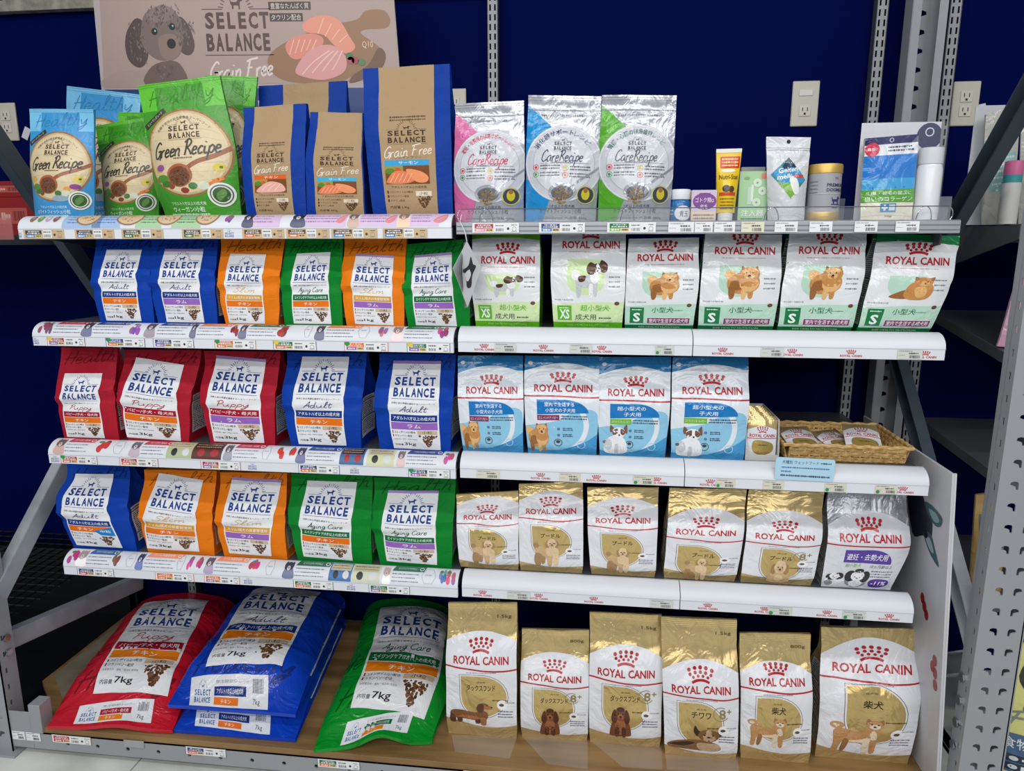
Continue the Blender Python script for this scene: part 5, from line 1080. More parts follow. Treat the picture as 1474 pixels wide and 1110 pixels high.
gold(((849, 882), (953, 886), (848, 1072), (951, 1076)), 'tall gold dachshund bag marked 8 plus, third from left on the deck', 'dachs_sit', 'ダックスフンド', (.26, .085, .62, .33), plus=True, kg='1.5kg', sealtop=.95, white_top=.78, side_top=.70, yt=.595, line=.54, sh=(.20, .80, .15, .50), base=.11)
gold(((952, 889), (1061, 893), (956, 1090), (1061, 1092)), 'gold chihuahua bag marked 8 plus with creased shiny top', 'chi', 'チワワ', (.04, .06, .80, .27), plus=True, kg='1.5kg', sealtop=.94, white_top=.73, side_top=.65, yt=.54, line=.49, sh=(.20, .78, .12, .44), base=.07)
gold(((1065, 912), (1167, 913), (1065, 1097), (1166, 1097)), 'smaller gold shiba bag on the deck, second from right', 'shiba', '柴犬', (.10, .14, .66, .40), kg='800g', sealtop=.94, white_top=.80, side_top=.71, yt=.66, line=.605, sh=(.22, .84, .20, .555), base=.115)
gold(((1180, 903), (1324, 908), (1173, 1095), (1309, 1098)), 'largest gold shiba bag, rightmost on the deck', 'shiba', '柴犬', (.11, .08, .68, .38), depth=.13, kg='', sealtop=0, white_top=.93, side_top=.80, yt=.725, line=.655, sh=(.26, .86, .17, .62), base=.10, L=[(0, .0), (.6, .0), (.85, .03), (1, .02)], R=[(0, -.01), (.5, .02), (.8, .055), (.9, .03), (1, -.03)])

PALE_L, PALE_G = (206, 228, 176), (182, 216, 198)
XSA = lambda yt, top: rc_adult_art('XS', '超小型犬', '成犬用', 'pap', PALE_L, (94, 176, 30), (92, 178, 24), top, yt)
z2 = ZR[1] + .0540
def rca(quad, label, art, group, depth=.10, foot=(8, 120, 60), L=None, R=None):
    b = bag('dog_food_bag', label, 'bag of dog food', quad, .06, depth, foot, 'film', group, z0=z2, wrinkle=.0045, prof=[(0, .9), (.1, 1), (.55, .95), (.92, .35), (1, .2)],
            left=L or [(0, .01), (.5, -.015), (1, .0)], right=R or [(0, -.01), (.5, .015), (1, 0)], crease=[(.8, -.004, .2), (.6, .003, -.2)])
    lay_art(b['front'], art, b['root']); side_print(b, 'left', .08, .95, seed=quad[0][0], panel=(214, 218, 222)); return b
G2 = 'white dog food bags with red lettering on the second right shelf'
rca(((680, 338), (777, 338), (684, 478), (777, 478)), 'white and lime bag with small papillon picture, beside the hanging photo cards', XSA(.73, .95), G2, foot=(92, 178, 24))
rca(((795, 336), (901, 336), (796, 478), (896, 478)), 'white and lime bag with larger papillon picture, between two dark gaps', XSA(.88, 0), G2, foot=(92, 178, 24))
MG = (128, 54, 98)
SA = lambda dog, yt, top, sit=False: rc_adult_art('S', '小型犬', '室内で生活する成犬用', dog, PALE_G, (14, 118, 66), (10, 104, 58), top, yt, magenta=MG, sit=sit, foot=.055)
rca(((905, 344), (1006, 342), (898, 478), (998, 479)), 'white and green bag with glare over its standing pomeranian, third on the second right shelf', SA('pom', .79, 0), G2)
rca(((1015, 337), (1125, 338), (1003, 479), (1113, 480)), 'white and green bag with standing pomeranian, fourth on the second right shelf', SA('pom', .83, 0), G2)
rca(((1135, 336), (1246, 337), (1117, 480), (1226, 481)), 'white and green bag with standing pomeranian, fifth on the second right shelf', SA('pom', .83, 0), G2)
rca(((1262, 336), (1381, 340), (1232, 481), (1338, 482)), 'white and green bag with sitting pomeranian and green top edge, rightmost and leaning', SA('pom_sit', .735, .91, True), G2)
z3 = ZR[2] + .0540
def rcp(quad, label, art, L=None, R=None):
    b = bag('dog_food_bag', label, 'bag of dog food', quad, .06, .09, (36, 122, 182), 'film', 'blue puppy food bags on the third right shelf', z0=z3, wrinkle=.0040, prof=[(0, .9), (.1, 1), (.5, .95), (.9, .3), (1, .12)],
            left=L or [(0, .02), (.5, -.01), (1, -.01)], right=R or [(0, -.01), (.5, .01), (1, 0)], crease=[(.84, -.003, .1)])
    lay_art(b['front'], art, b['root']); side_print(b, 'left', .08, .6, seed=quad[0][0], panel=(196, 208, 220)); return b
IN = ('室内で生活する', '小型犬の子犬用', 'pom', (130, 50, 96), 'ミニ インドア パピー', 0); XP = ('超小型犬の', '子犬用', 'pap_pup', (112, 184, 40), 'エクストラ スモール パピー', 0)
rcp(((660, 512), (753, 512), (665, 659), (754, 660)), 'blue puppy bag with pomeranian puppy, leftmost on the third right shelf', rc_puppy_art(*IN, yo=-.01))
rcp(((756, 512), (863, 513), (758, 661), (859, 663)), 'blue puppy bag with pomeranian puppy, second on the third right shelf', rc_puppy_art(*IN, yo=.02))
rcp(((863, 514), (966, 514), (861, 664), (958, 666)), 'blue puppy bag with white puppy, third on the third right shelf', rc_puppy_art(*XP, yo=-.005))
rcp(((970, 514), (1078, 514), (963, 666), (1071, 668)), 'blue puppy bag with white puppy beside the small pouches', rc_puppy_art(*XP, yo=.02))

# --- top shelf, left: stand-up pouches and kraft bags
zt = ZL[0] + .0540
BLU, BLT, GRN, GRT = (58, 148, 208), (120, 192, 232), (62, 150, 34), (96, 190, 52)
_ga = {}
def gr(quad, label, c, tone, sub, Y, depth=.07, fish=False, L=None, R=None, full=True):
    b = bag('dog_food_pouch', label, 'bag of dog food', quad, Y, depth, c, 'poly', 'green and blue stand-up pouches on the top left shelf', 'pouch', z0=zt, wrinkle=.003, left=L or FLAT, right=R or FLAT)
    k = (c, sub)
    if k not in _ga: _ga[k] = green_recipe_art(sub, c, tone, fish)
    lay_art(b['front'], _ga[k], b['root']); seal(b, .965, .998, tone, 'poly', ridges=2); return b
gr(((97, 124), (204, 137), (95, 312), (196, 312)), 'pale blue pouch standing behind the blue front pouch', BLU, BLT, 'ホワイトフィッシュ/小粒', .30, fish=True)
gr(((44, 157), (137, 158), (52, 311), (136, 311)), 'pale blue pouch with fish on its picture, leftmost in front', BLU, BLT, 'ホワイトフィッシュ/小粒', .05, fish=True, L=[(0, .0), (.4, -.03), (1, 0)])
gr(((172, 162), (236, 163), (170, 312), (236, 312)), 'green pouch mostly hidden behind the small green pouch', GRN, GRT, 'ウィーガン/小粒', .215)
gr(((139, 182), (231, 165), (152, 312), (229, 312)), 'small green pouch leaning over, second from left in front', GRN, GRT, 'ウィーガン/小粒', .135, L=[(0, 0), (.3, .02), (.7, .03), (1, 0)], R=[(0, 0), (.5, .01), (1, 0)])
gr(((296, 109), (371, 111), (292, 312), (353, 312)), 'tall green pouch behind the large green one', GRN, GRT, 'ウィーガン/小粒', .19, .06)
gr(((200, 124), (318, 109), (240, 312), (349, 312)), 'large green pouch, tallest of the green ones in front', GRN, GRT, 'ウィーガン/小粒', .05, .085, L=[(0, .0), (.25, -.07), (.55, -.03), (.8, -.01), (1, 0)], R=[(0, 0), (.5, .05), (1, 0)])
def kraft(quad, label, flav, fc, kg, chick, Y, depth, aspect, x0, x1, n=True):
    b = bag('dog_food_bag', label, 'bag of dog food', quad, Y, depth, (14, 58, 150), 'paper', 'kraft and blue paper bags on the top left shelf', z0=zt, wrinkle=.0042, prof=[(0, .95), (.1, 1), (.5, .9), (.92, .2), (1, .12)], left=[(0, .0), (.5, -.01), (1, 0)], right=[(0, 0), (.5, .012), (1, 0)], crease=[(.80, -.003, .0)])
    lay_art(b['front'], grain_free_art(flav, fc, kg, chick, aspect, x0, x1), b['root']); return b
kraft(((373, 124), (499, 116), (374, 312), (500, 312)), 'kraft bag standing behind the two small kraft bags', 'サーモン', (70, 170, 210), '2.4kg', False, .22, .08, 1.5, .28, .80)
kraft(((350, 155), (441, 149), (355, 310), (441, 310)), 'small kraft bag with orange band and chicken picture', 'チキン', (216, 96, 40), '800g', True, .06, .09, 1.75, .17, .80)
kraft(((446, 161), (523, 163), (442, 310), (526, 310)), 'small kraft bag with blue band and salmon picture', 'サーモン', (70, 170, 210), '800g', False, .06, .09, 1.85, .16, .98)
kraft(((523, 99), (648, 92), (537, 312), (652, 312)), 'large tall kraft bag with salmon picture at the right end', 'サーモン', (60, 160, 214), '2.4kg', False, .06, .11, 1.75, .18, .82)
def care(quad, label, art):
    b = bag('dog_food_pouch', label, 'bag of dog food', quad, .035, .075, (176, 180, 188), 'silver', 'silver stand-up pouches on the top right shelf', 'pouch', z0=ZR[0] + .0275, wrinkle=.0035, left=[(0, .0), (.5, -.02), (1, 0)], right=[(0, 0), (.5, .012), (1, 0)], crease=[(.82, -.003, .1), (.9, .003, -.05)])
    lay_art(b['front'], art, b['root']); seal(b, .965, .998, (196, 200, 206), 'silver', ridges=1)
care(((656, 150), (754, 145), (656, 319), (754, 319)), 'silver pouch with pink corners, leftmost on the top right shelf', care_recipe_art((206, 104, 156), '避妊・去勢後の健康サポートレシピ', (196, 50, 100), (196, 40, 80), .8))
care(((761, 137), (866, 139), (757, 319), (857, 319)), 'silver pouch with blue corners on the top right shelf', care_recipe_art((24, 140, 206), '消化器サポートレシピ', (50, 60, 90), (36, 50, 100), .7))
care(((867, 137), (974, 138), (861, 319), (963, 319)), 'silver pouch with green corners on the top right shelf', care_recipe_art((84, 164, 40), '腎臓・心臓の健康維持レシピ', (80, 90, 96), (40, 110, 90), .78))

# ------------------------------------------------------------------ small goods on the top right shelf
ZT = ZR[0] + .0282
def box_patch(x0, x1, y, z0, z1, n=6):
    P = np.zeros((n + 1, n + 1, 3))
    for j in range(n + 1):
        for i in range(n + 1): P[j, i] = (x0 + (x1 - x0) * i / n, y, z0 + (z1 - z0) * j / n)
    return Patch(P)
def cyl_patch(r, z0, z1, a0, a1, n=24, m=10):
    P = np.zeros((m + 1, n + 1, 3))
    for j in range(m + 1):
        for i in range(n + 1): t = math.radians(a0 + (a1 - a0) * i / n); P[j, i] = (r * math.cos(t), r * math.sin(t), z0 + (z1 - z0) * j / m)
    return Patch(P)
def carton(name, label, cat, px0, px1, pyt, Y, depth, col, z0, fin='satin', rz=0):
    a, b_ = at(px0, 300, Y), at(px1, 300, Y); h = at(px0, pyt, Y)[2] - z0; w_ = b_[0] - a[0]
    t = thing(name, label, cat, ((a[0] + b_[0]) / 2, Y, z0), (0, 0, rz))
    MB().box(-w_ / 2, w_ / 2, 0, depth, 0, h).build('carton', mat(col, fin), t, bevel=.001)
    MB().box(-w_ / 2 + .001, w_ / 2 - .001, .001, depth - .001, h, h + .0006).build('lid_flap', mat(col, fin), t)
    return t, box_patch(-w_ / 2, w_ / 2, 0, 0, h), w_, h
# blue jar
a_, b_ = at(965, 300, .06), at(996, 300, .06); r = (b_[0] - a_[0]) / 2; h = at(980, 272, .06)[2] - ZT
t = thing('supplement_jar', 'small blue jar with white cap, beside the purple box', 'jar', ((a_[0] + b_[0]) / 2, .06 + r, ZT))
MB().lathe([(r * .9, 0), (r, .003), (r, h * .60), (r * .88, h * .68), (r * .8, h * .72)]).build('jar_body', mat((26, 104, 168), 'gloss'), t, smooth=True)
MB().lathe([(r * .93, h * .70), (r * .95, h * .72), (r * .95, h * .97), (r * .88, h)]).build('cap', mat((222, 226, 232), 'satin'), t, smooth=True)
a = Art(.8); a.ell('jar_label', .58, .45, .30, .42, (224, 230, 236), 'gloss', 1, 24); a.text('jar_label', '青玉', .60, .42, .30, .34, (60, 50, 52), 'gloss', 2, .01); a.dashes('jar_label', .42, .75, .75, .07, (60, 80, 120), 3, 'gloss', 2, .06); a.dashes('jar_label', .05, .24, .6, .06, (190, 214, 236), 3, 'gloss', 2, .05); a.dashes('jar_label', .05, .24, .4, .06, (190, 214, 236), 4, 'gloss', 2, .05)
lay_art(cyl_patch(r, .004, h * .58, 190, 350), a, t)
# purple box
t, p, w_, h = carton('supplement_box', 'small purple and cream box beside the yellow tube', 'box', 995, 1031, 274, .06, .05, (226, 206, 184), ZT)
a = Art(h / w_); P = 'front_print'; a.rect(P, 0, .36, 1, 1, (206, 190, 214), 'satin', 0); a.ell(P, .52, .66, .47, .26, (126, 66, 146), 'satin', 1, 28); a.text(P, 'ゴトク精α', .52, .70, .74, .16, (236, 230, 240), 'satin', 2, .01); a.text(P, '皮毛', .5, .5, .3, .13, (236, 230, 240), 'satin', 2, .01); a.dashes(P, .3, .75, .9, .04, (120, 60, 130), 2, 'satin', 2, .06)
for k in range(2): a.dashes(P, .08, .92, .24 - k * .1, .04, (120, 90, 80), k, 'satin', 1, .05)
lay_art(p, a, t)
# yellow tube
b = bag('paste_tube', 'yellow tube standing on its white cap, taller than the boxes beside it', 'tube', ((1031, 215), (1068, 214), (1031, 303), (1057, 303)), .05, .034, (232, 196, 28), 'gloss', None, 'pouch', z0=ZT + .022, wrinkle=0, body='tube_body')
a = Art(2.4); P = 'front_print'; a.rect(P, 0, .94, 1, 1, (226, 226, 220), 'gloss', 1); a.rect(P, .16, .70, .96, .88, (206, 40, 34), 'gloss', 1); [a.dashes(P, .22, .9, .84 - q * .05, .024, (246, 220, 120), q, 'gloss', 2, .08) for q in range(3)]; a.ell(P, .5, .66, .3, .03, (240, 236, 210), 'gloss', 1); a.text(P, 'Nutri-Stat', .52, .56, .82, .075, (70, 60, 30), 'gloss', 2, .01)
a.ell(P, .42, .38, .17, .055, (40, 34, 30), 'gloss', 2); a.ell(P, .66, .37, .14, .05, (92, 60, 40), 'gloss', 2); a.rect(P, .12, .27, .88, .32, (206, 70, 40), 'gloss', 3)
for k in range(4): a.dashes(P, .16, .86, .22 - k * .05, .018, (120, 96, 30), k, 'gloss', 1, .05)
lay_art(b['front'], a, b['root']); MB().lathe([(.015, -.022), (.017, -.02), (.017, -.001), (.015, .0)]).build('cap', mat((224, 226, 226), 'satin'), b['root'], smooth=True)
# green syringe box
t, p, w_, h = carton('syringe_box', 'pale green box with syringe drawing, between yellow tube and white pouch', 'box', 1062, 1104, 247, .08, .05, (166, 206, 160), ZT)
a = Art(h / w_); P = 'front_print'; a.rect(P, .42, .42, .5, .74, (216, 232, 216), 'satin', 2); a.rect(P, .3, .36, .46, .7, (190, 214, 196), 'satin', 1)
for x, y in ((.62, .78), (.8, .62), (.62, .40)): a.ell(P, x, y, .13, None, (206, 226, 204), 'satin', 2, 20); a.ring(P, x, y, .13, .012, (240, 246, 240), 'satin', 3); a.ell(P, x, y, .04, None, (130, 160, 140), 'satin', 3, 8)
a.rect(P, .74, .86, .97, .96, (224, 130, 120), 'satin', 2); a.text(P, '注入器', .5, .19, .76, .13, (240, 248, 240), 'satin', 3, .012); a.dashes(P, .12, .88, .08, .03, (80, 120, 90), 4, 'satin', 2, .05); a.ell(P, .26, .87, .1, .03, (120, 170, 120), 'satin', 2)
lay_art(p, a, t)
t, p, w_, h = carton('plain_carton', 'plain grey carton peeking over the green syringe box', 'box', 1064, 1098, 241, .16, .05, (150, 156, 156), ZT)
# white milk pouch
b = bag('milk_powder_pouch', 'white foil pouch with diamond goat picture, between green box and can', 'pouch', ((1103, 197), (1167, 198), (1105, 317), (1157, 317)), .04, .055, (212, 215, 220), 'film', None, 'pouch', z0=ZT, wrinkle=.003, crease=[(.80, -.003, 0), (.55, .003, .6)])
a = Art(1.95); P = 'diamond_label'; a.poly(P, [(.5, .76), (.92, .50), (.52, .28), (.08, .56)], (36, 140, 130), 'film', 1); a.poly(P, [(.5, .76), (.72, .63), (.3, .62)], (40, 60, 90), 'film', 2); a.poly(P, [(.08, .56), (.3, .66), (.7, .64), (.92, .50), (.72, .44), (.3, .46)], (60, 150, 200), 'film', 2); a.poly(P, [(.22, .47), (.74, .44), (.70, .38), (.52, .28)], (120, 176, 60), 'film', 3)
a.text(P, 'Geiten', .48, .615, .46, .06, (240, 244, 248), 'film', 5, .02, 8, .2); a.text(P, 'melk', .40, .535, .36, .055, (240, 244, 248), 'film', 5, .02, 8, .2); a.blob(P, [(.5, .50), (.6, .54), (.7, .48), (.74, .36), (.64, .32), (.56, .38)], (232, 232, 228), 'film', 5); a.rect(P, .6, .52, .84, .56, (200, 60, 60), 'film', 5); a.text(P, 'ヤギミルク', .5, .70, .26, .02, (230, 230, 230), 'film', 5, 0)
a.rect('zip_line', 0, .845, 1, .85, (150, 154, 160), 'silver', 1); a.rect('zip_line', 0, .87, 1, .874, (150, 154, 160), 'silver', 1); a.ell('hang_hole', .5, .945, .045, None, (40, 42, 50), 'matte', 1); lay_art(b['front'], a, b['root'])
# can
a_, b_ = at(1166, 300, .05), at(1215, 300, .05); r = (b_[0] - a_[0]) / 2; h = at(1190, 237, .08)[2] - ZT
t = thing('milk_powder_can', 'grey can with gold lid and gold foot, right of the white pouch', 'can', ((a_[0] + b_[0]) / 2, .05 + r, ZT)); mg = mat((206, 172, 92), 'steel')
MB().lathe([(r * .97, .0), (r, .002), (r, h * .17), (r * .985, h * .18)]).build('gold_foot', mg, t, smooth=True); MB().lathe([(r * .985, h * .17), (r * .985, h * .85)], 48).build('can_body', mat((158, 160, 166), 'satin'), t, smooth=True)
MB().lathe([(r * .99, h * .84), (r * 1.02, h * .845), (r * 1.02, h * .97), (r * .98, h), (r * .92, h * .99)], 48).build('gold_lid', mg, t, smooth=True)
a = Art(.75); P = 'can_print'; a.text(P, 'PREMIUM', .68, .70, .44, .09, (50, 54, 84), 'satin', 1, .02); a.text(P, 'DOGMILK', .68, .57, .44, .09, (50, 54, 84), 'satin', 1, .02); dog_icon(a, P, .70, .28, .24, .22, (60, 50, 130), 'satin', 1); a.rect(P, .58, .16, .82, .18, (60, 50, 130), 'satin', 1); a.dashes(P, .6, .76, .08, .03, (90, 92, 110), 2, 'satin', 1, .03)
for k in (-1, 0, 1): a.line(P, [(.68 + k * .025, .86), (.68 + k * .035, .92)], .014, (190, 60, 60), 'satin', 1)
a.rect(P, 0, .46, 1, .475, (190, 192, 198), 'satin', 1)
for k in range(4): a.dashes(P, .08, .28, .8 - k * .1, .03, (110, 112, 124), k, 'satin', 1, .03)
lay_art(cyl_patch(r * .985, h * .2, h * .82, 190, 350), a, t)
for px, py, px1, l in ((1203, 286, 1217, 'small clear divider plate behind the can'), (1345, 283, 1371, 'small clear divider plate at the right shelf end')):
    c0, c1 = at(px, py, .2), at(px1, py, .2); o = MB().box(c0[0], c1[0], .20, .202, ZT, c0[2]).build('divider_plate', clear_mat('clear_plastic', (220, 230, 240), .22)); tag(o, l, 'divider')
# blister pack
TLb, TRb, BLb, BRb = at(1246, 180, .12), at(1363, 183, .12), at(1237, 314, .05), at(1352, 314, .05)
t = thing('trial_set_pack', 'clear hanging pack with blue pouch and white bottle, right end of top shelf', 'pack', (BLb[0], .06, ZT))
w_ = BRb[0] - BLb[0]; h = TLb[2] - ZT
MB().box(0, w_, .03, .032, 0, h).build('backing_card', mat((206, 206, 214), 'satin'), t, bevel=.0008)
a = Art(h / w_); P = 'card_print'; a.ell(P, .86, .86, .16, .13, (40, 44, 84), 'satin', 1, 24); a.text(P, 'お試しセット', .78, .80, .36, .05, (60, 64, 100), 'satin', 2, .01); a.ring(P, .86, .90, .05, .014, (206, 210, 226), 'satin', 2, n=14); [a.rect(P, .60, .24 + q * .022, .635, .24 + q * .022 + .014, (120, 122, 140), 'satin', 2) for q in range(16)]; a.dashes(P, .5, .62, .06, .03, (100, 100, 130), 3, 'satin', 1, .03)
lay_art(box_patch(0, w_, .03, 0, h), a, t)
b = bag('pouch', '', '', ((1244, 200), (1322, 193), (1238, 313), (1312, 313)), .045, .022, (230, 226, 206), 'film', None, 'pouch', z0=ZT + .004, wrinkle=.0028, crease=[(.6, .003, .8), (.5, -.003, -.6)], body='collagen_pouch')
a = Art(1.5); P = 'pouch_print'; a.rect(P, 0, .91, 1, 1, (36, 44, 96), 'film', 2); a.ring(P, .5, .955, .035, .012, (200, 206, 226), 'film', 3, n=12); a.rect(P, 0, .78, 1, .91, (222, 224, 232), 'film', 1); a.dashes(P, .44, .9, .87, .022, (50, 54, 90), 2, 'film', 2, .04); a.dashes(P, .44, .94, .83, .022, (50, 54, 90), 3, 'film', 2, .04)
a.rect(P, 0, .38, 1, .78, (22, 120, 206), 'film', 1); a.rect(P, 0, .36, 1, .50, (60, 160, 216), 'film', 2); a.rect(P, 0, .215, 1, .37, (84, 160, 44), 'film', 3); a.text(P, '皮膚・被毛の健康に', .5, .325, .86, .045, (236, 244, 230), 'film', 4, .01); a.text(P, '想いのコラーゲン', .5, .255, .9, .055, (240, 248, 234), 'film', 4, .015)
a.rect(P, .34, .10, .64, .20, (40, 140, 196), 'film', 4); a.rect(P, .40, .115, .44, .185, (236, 240, 246), 'film', 5); a.rect(P, .36, .14, .48, .16, (236, 240, 246), 'film', 5); a.rect(P, .5, .115, .62, .185, (214, 228, 240), 'film', 5); a.ell(P, .14, .855, .14, .085, (206, 50, 80), 'film', 5, 20); a.text(P, '最新!', .14, .86, .18, .04, (250, 230, 236), 'film', 6, .015); a.text(P, '30g', .5, .045, .14, .025, (110, 100, 80), 'film', 4, 0)
lay_art(b['front'], a, b['root']); rt = b['root']; off = rt.location.copy()
for ch in list(rt.children):
    ch.parent = t if ch.name.startswith('collagen') else None
cp = [c_ for c_ in bpy.data.objects if c_.name.startswith('collagen_pouch')][0]; cp.location = off - t.location
for ch in [o_ for o_ in bpy.data.objects if o_.name.startswith('pouch_print')]: ch.parent = cp
bpy.data.objects.remove(rt)
bx = at(1332, 300, .06)[0] - t.location.x; bh = at(1335, 213, .06)[2] - ZT; q = MB(); q.lathe([(.022, 0), (.026, .003), (.0265, bh * .70), (.024, bh * .76), (.0225, bh * .78)], 32, (bx, .0)).build('bottle', mat((226, 228, 232), 'gloss'), t, smooth=True)
MB().lathe([(.0245, bh * .78), (.025, bh * .79), (.025, bh * .99), (.022, bh)], 32, (bx, .0)).build('bottle_cap', mat((214, 217, 222), 'gloss'), t, smooth=True)
mcl = clear_mat('blister_plastic', (235, 240, 248), .04, .06)
MB().add([(x, y, z) for y, e in ((.03, 0), (-.028, .008)) for x, z in ((e, 0 + e), (w_ - e, 0 + e), (w_ - e, h - e), (e, h - e))], [(4, 5, 6, 7), (0, 1, 5, 4), (1, 2, 6, 5), (2, 3, 7, 6), (3, 0, 4, 7)]).build('clear_shell', mcl, t, bevel=.002)
# wire guard
t = thing('wire_guard', 'clear strip with bent wire fence along the top right shelf front', 'shelf guard', (0, .012, ZR[0] + .0285))
MB().box(.01, 1.10, -.001, .001, 0, .030).build('clear_strip', clear_mat('guard_plastic', (225, 232, 240), .07), t)
mch = mat((196, 200, 206), 'chrome'); z1 = .032
pts = [(.012 - .010 * math.sin(k * math.pi / 8), -.003, z1 / 2 + z1 / 2 * math.cos(k * math.pi / 8)) for k in range(9)]
pts2 = [(1.098 + .012 * math.sin(k * math.pi / 8), -.003, z1 / 2 - z1 / 2 * math.cos(k * math.pi / 8)) for k in range(9)]
MB().tube(pts + pts2, .0012, 8, True).build('fence_wire', mch, t)
for px in (700, 903, 1110, 1329):
    x = at(px, 310, .01)[0]; MB().tube([(x + .016 * math.cos(k * math.pi / 10), -.004 - .006 * math.sin(k * math.pi / 10), .032 * math.sin(k * math.pi / 10)) for k in range(11)], .0011, 8).build('wire_loop', mch, t)
# hanging photo cards
pT = at(672, 347, -.014); t = thing('hanging_photo_cards', 'bundle of silver photo cards hanging by a white string in front of a green bag', 'photo cards', pT)
sx, sz = at(664, 309, -.012), at(671, 345, -.012)
MB().tube([(sx[0] - pT[0], .004, sx[2] - pT[2]), (sx[0] - pT[0] - .003, 0, sx[2] - pT[2] - .015), (-.004, 0, .02), (0, 0, 0)], .0011, 6).build('string', mat((222, 224, 226), 'matte'), t)
S_ = .078
for k in range(7):
    ang = math.radians(8 + 9 * k); ca, sa = math.cos(ang + .55), math.sin(ang + .55)
    dz = -.0 - k * .0006; q = MB(); base = [(0, 0), (.5 * S_, -.62 * S_ * 1.3), (0, -1.24 * S_ * 1.62), (-.5 * S_, -.62 * S_ * 1.3)]
    q.add([(x * ca + k * -.0016, x * sa + .0012 * (e) + k * .0016, z + dz) for e in (0, 1) for x, z in base], [(0, 1, 2, 3), (7, 6, 5, 4)] + [(i, 4 + i, 4 + (i + 1) % 4, (i + 1) % 4) for i in range(4)])
    c_ = q.build('photo_card', mat((176, 178, 182) if k else (196, 198, 202), 'gloss'), t)
    if k == 0:
        P = np.zeros((7, 7, 3)); A = [np.array((x * ca, x * sa, z)) for x, z in base]
        for j in range(7):
            for i in range(7): P[j, i] = bilin([A[3], A[2], A[0], A[1]], np.array([[i / 6, j / 6]]))[0]
        pt = Patch(P); a = Art(1); a.blob('dog_photo', [(.3, .3), (.45, .62), (.4, .85), (.6, .8), (.75, .86), (.74, .6), (.85, .4), (.7, .25), (.5, .4)], (50, 50, 54), 'gloss', 1); a.blob('dog_photo', [(.45, .35), (.55, .6), (.68, .55), (.65, .35)], (210, 210, 212), 'gloss', 2); a.ell('dog_photo', .6, .62, .03, None, (20, 20, 20), 'gloss', 3)
        lay_art(pt, a, c_)

# ------------------------------------------------------------------ third right shelf: pouches, basket, note
ZS3 = ZR[2] + .0540
def pouch_art():
    a = Art(1.4); P = 'front_print'; a.poly(P, [(0, .74)] + [(x, .74 + .10 * math.sin(math.pi * x)) for x in [i / 10 for i in range(1, 10)]] + [(1, .74), (1, .08), (0, .08)], (222, 224, 230), 'film', 0)
    royal(a, P, .5, .60, .88, 'film', 2, .18); a.line(P, [(0, .525), (1, .535)], .025, RED, 'film', 1); a.blob(P, [(.2, .45), (.5, .48), (.85, .4), (.86, .2), (.5, .1), (.2, .2)], (196, 168, 96), 'gold', 2); a.dashes(P, .36, .7, .36, .03, (90, 72, 30), 2, 'film', 3, .05); return a
PA = pouch_art()
def loose_pouch(label, loc, rot, wd=.082, ht=.105, thick=.013, group='small wet food pouches'):
    t = thing('wet_food_pouch', label, 'pouch', loc, rot, group); nu, nv = 10, 12; F = np.zeros((nv + 1, nu + 1, 3)); B = np.zeros((nv + 1, nu + 1, 3))
    for j in range(nv + 1):
        for i in range(nu + 1):
            u, v = i / nu, j / nv; k = (1 - abs(2 * u - 1) ** 3) * (1 - abs(2 * v - 1) ** 4); F[j, i] = ((u - .5) * wd, -thick / 2 * k, v * ht); B[j, i] = ((u - .5) * wd, thick / 2 * k + .0008, v * ht)
    vs = F.reshape(-1, 3).tolist() + B.reshape(-1, 3).tolist(); n = nu + 1; o_ = n * (nv + 1); fs = []
    for j in range(nv):
        for i in range(nu): f = (j * n + i, j * n + i + 1, (j + 1) * n + i + 1, (j + 1) * n + i); fs += [f, tuple(o_ + k for k in f[::-1])]
    rim = [i for i in range(n)] + [j * n + nu for j in range(1, nv + 1)] + [nv * n + i for i in range(nu - 1, -1, -1)] + [j * n for j in range(nv - 1, 0, -1)]
    for k in range(len(rim)): a1, b1 = rim[k], rim[(k + 1) % len(rim)]; fs.append((b1, a1, o_ + a1, o_ + b1))
    me = bpy.data.meshes.new('pouch_body'); me.from_pydata(vs, [], fs); me.materials.append(mat(GOLD, 'gold')); me.polygons.foreach_set('use_smooth', [True] * len(fs)); me.set_sharp_from_angle(angle=math.radians(50)); link_mesh('pouch_body', me, t)
    lay_art(Patch(F), PA, t); return t
c0, c1 = at(1074, 664, .07), at(1116, 665, .07); xm = (c0[0] + c1[0]) / 2; wd = c1[0] - c0[0]
ORDP = ('frontmost', 'second', 'third', 'fourth', 'fifth', 'sixth', 'seventh', 'eighth', 'ninth', 'tenth')
first = None
for k in range(10):
    l = 'gold wet food pouch, %s in the upright row beside the basket' % (ORDP[k] if k == 0 else ORDP[k] + ' from front')
    if k == 0: first = loose_pouch(l, (xm, .075, ZS3 + .002), (-.05, 0, 0), wd, .100)
    else:
        c_ = first.copy(); COL.objects.link(c_); c_.location = (xm + .001 * (k % 3), .075 + .017 * k, ZS3 + .002); c_['label'] = l
        for ch in first.children: d_ = ch.copy(); COL.objects.link(d_); d_.parent = c_
t = thing('pouch_carton', 'open white carton holding the upright row of gold pouches', 'carton', (xm, .06, ZS3)); m_c = mat((196, 196, 192), 'matte'); hw = wd / 2 + .003
MB().box(-hw - .002, hw + .002, 0, .20, 0, .0015).build('carton_floor', m_c, t)
for s_ in (-1, 1): MB().add([(s_ * (hw + e), y, z) for e in (0, .002) for y, z in ((0, 0), (.2, 0), (.2, .103), (.02, .103), (0, .03))], [(4, 3, 2, 1, 0), (5, 6, 7, 8, 9)] + [(i, (i + 1) % 5, 5 + (i + 1) % 5, 5 + i) for i in range(5)]).build('carton_side', m_c, t)
MB().box(-hw, hw, .198, .2, 0, .103).build('carton_back', m_c, t); MB().box(-hw, hw, 0, .002, 0, .016).build('carton_front', m_c, t)
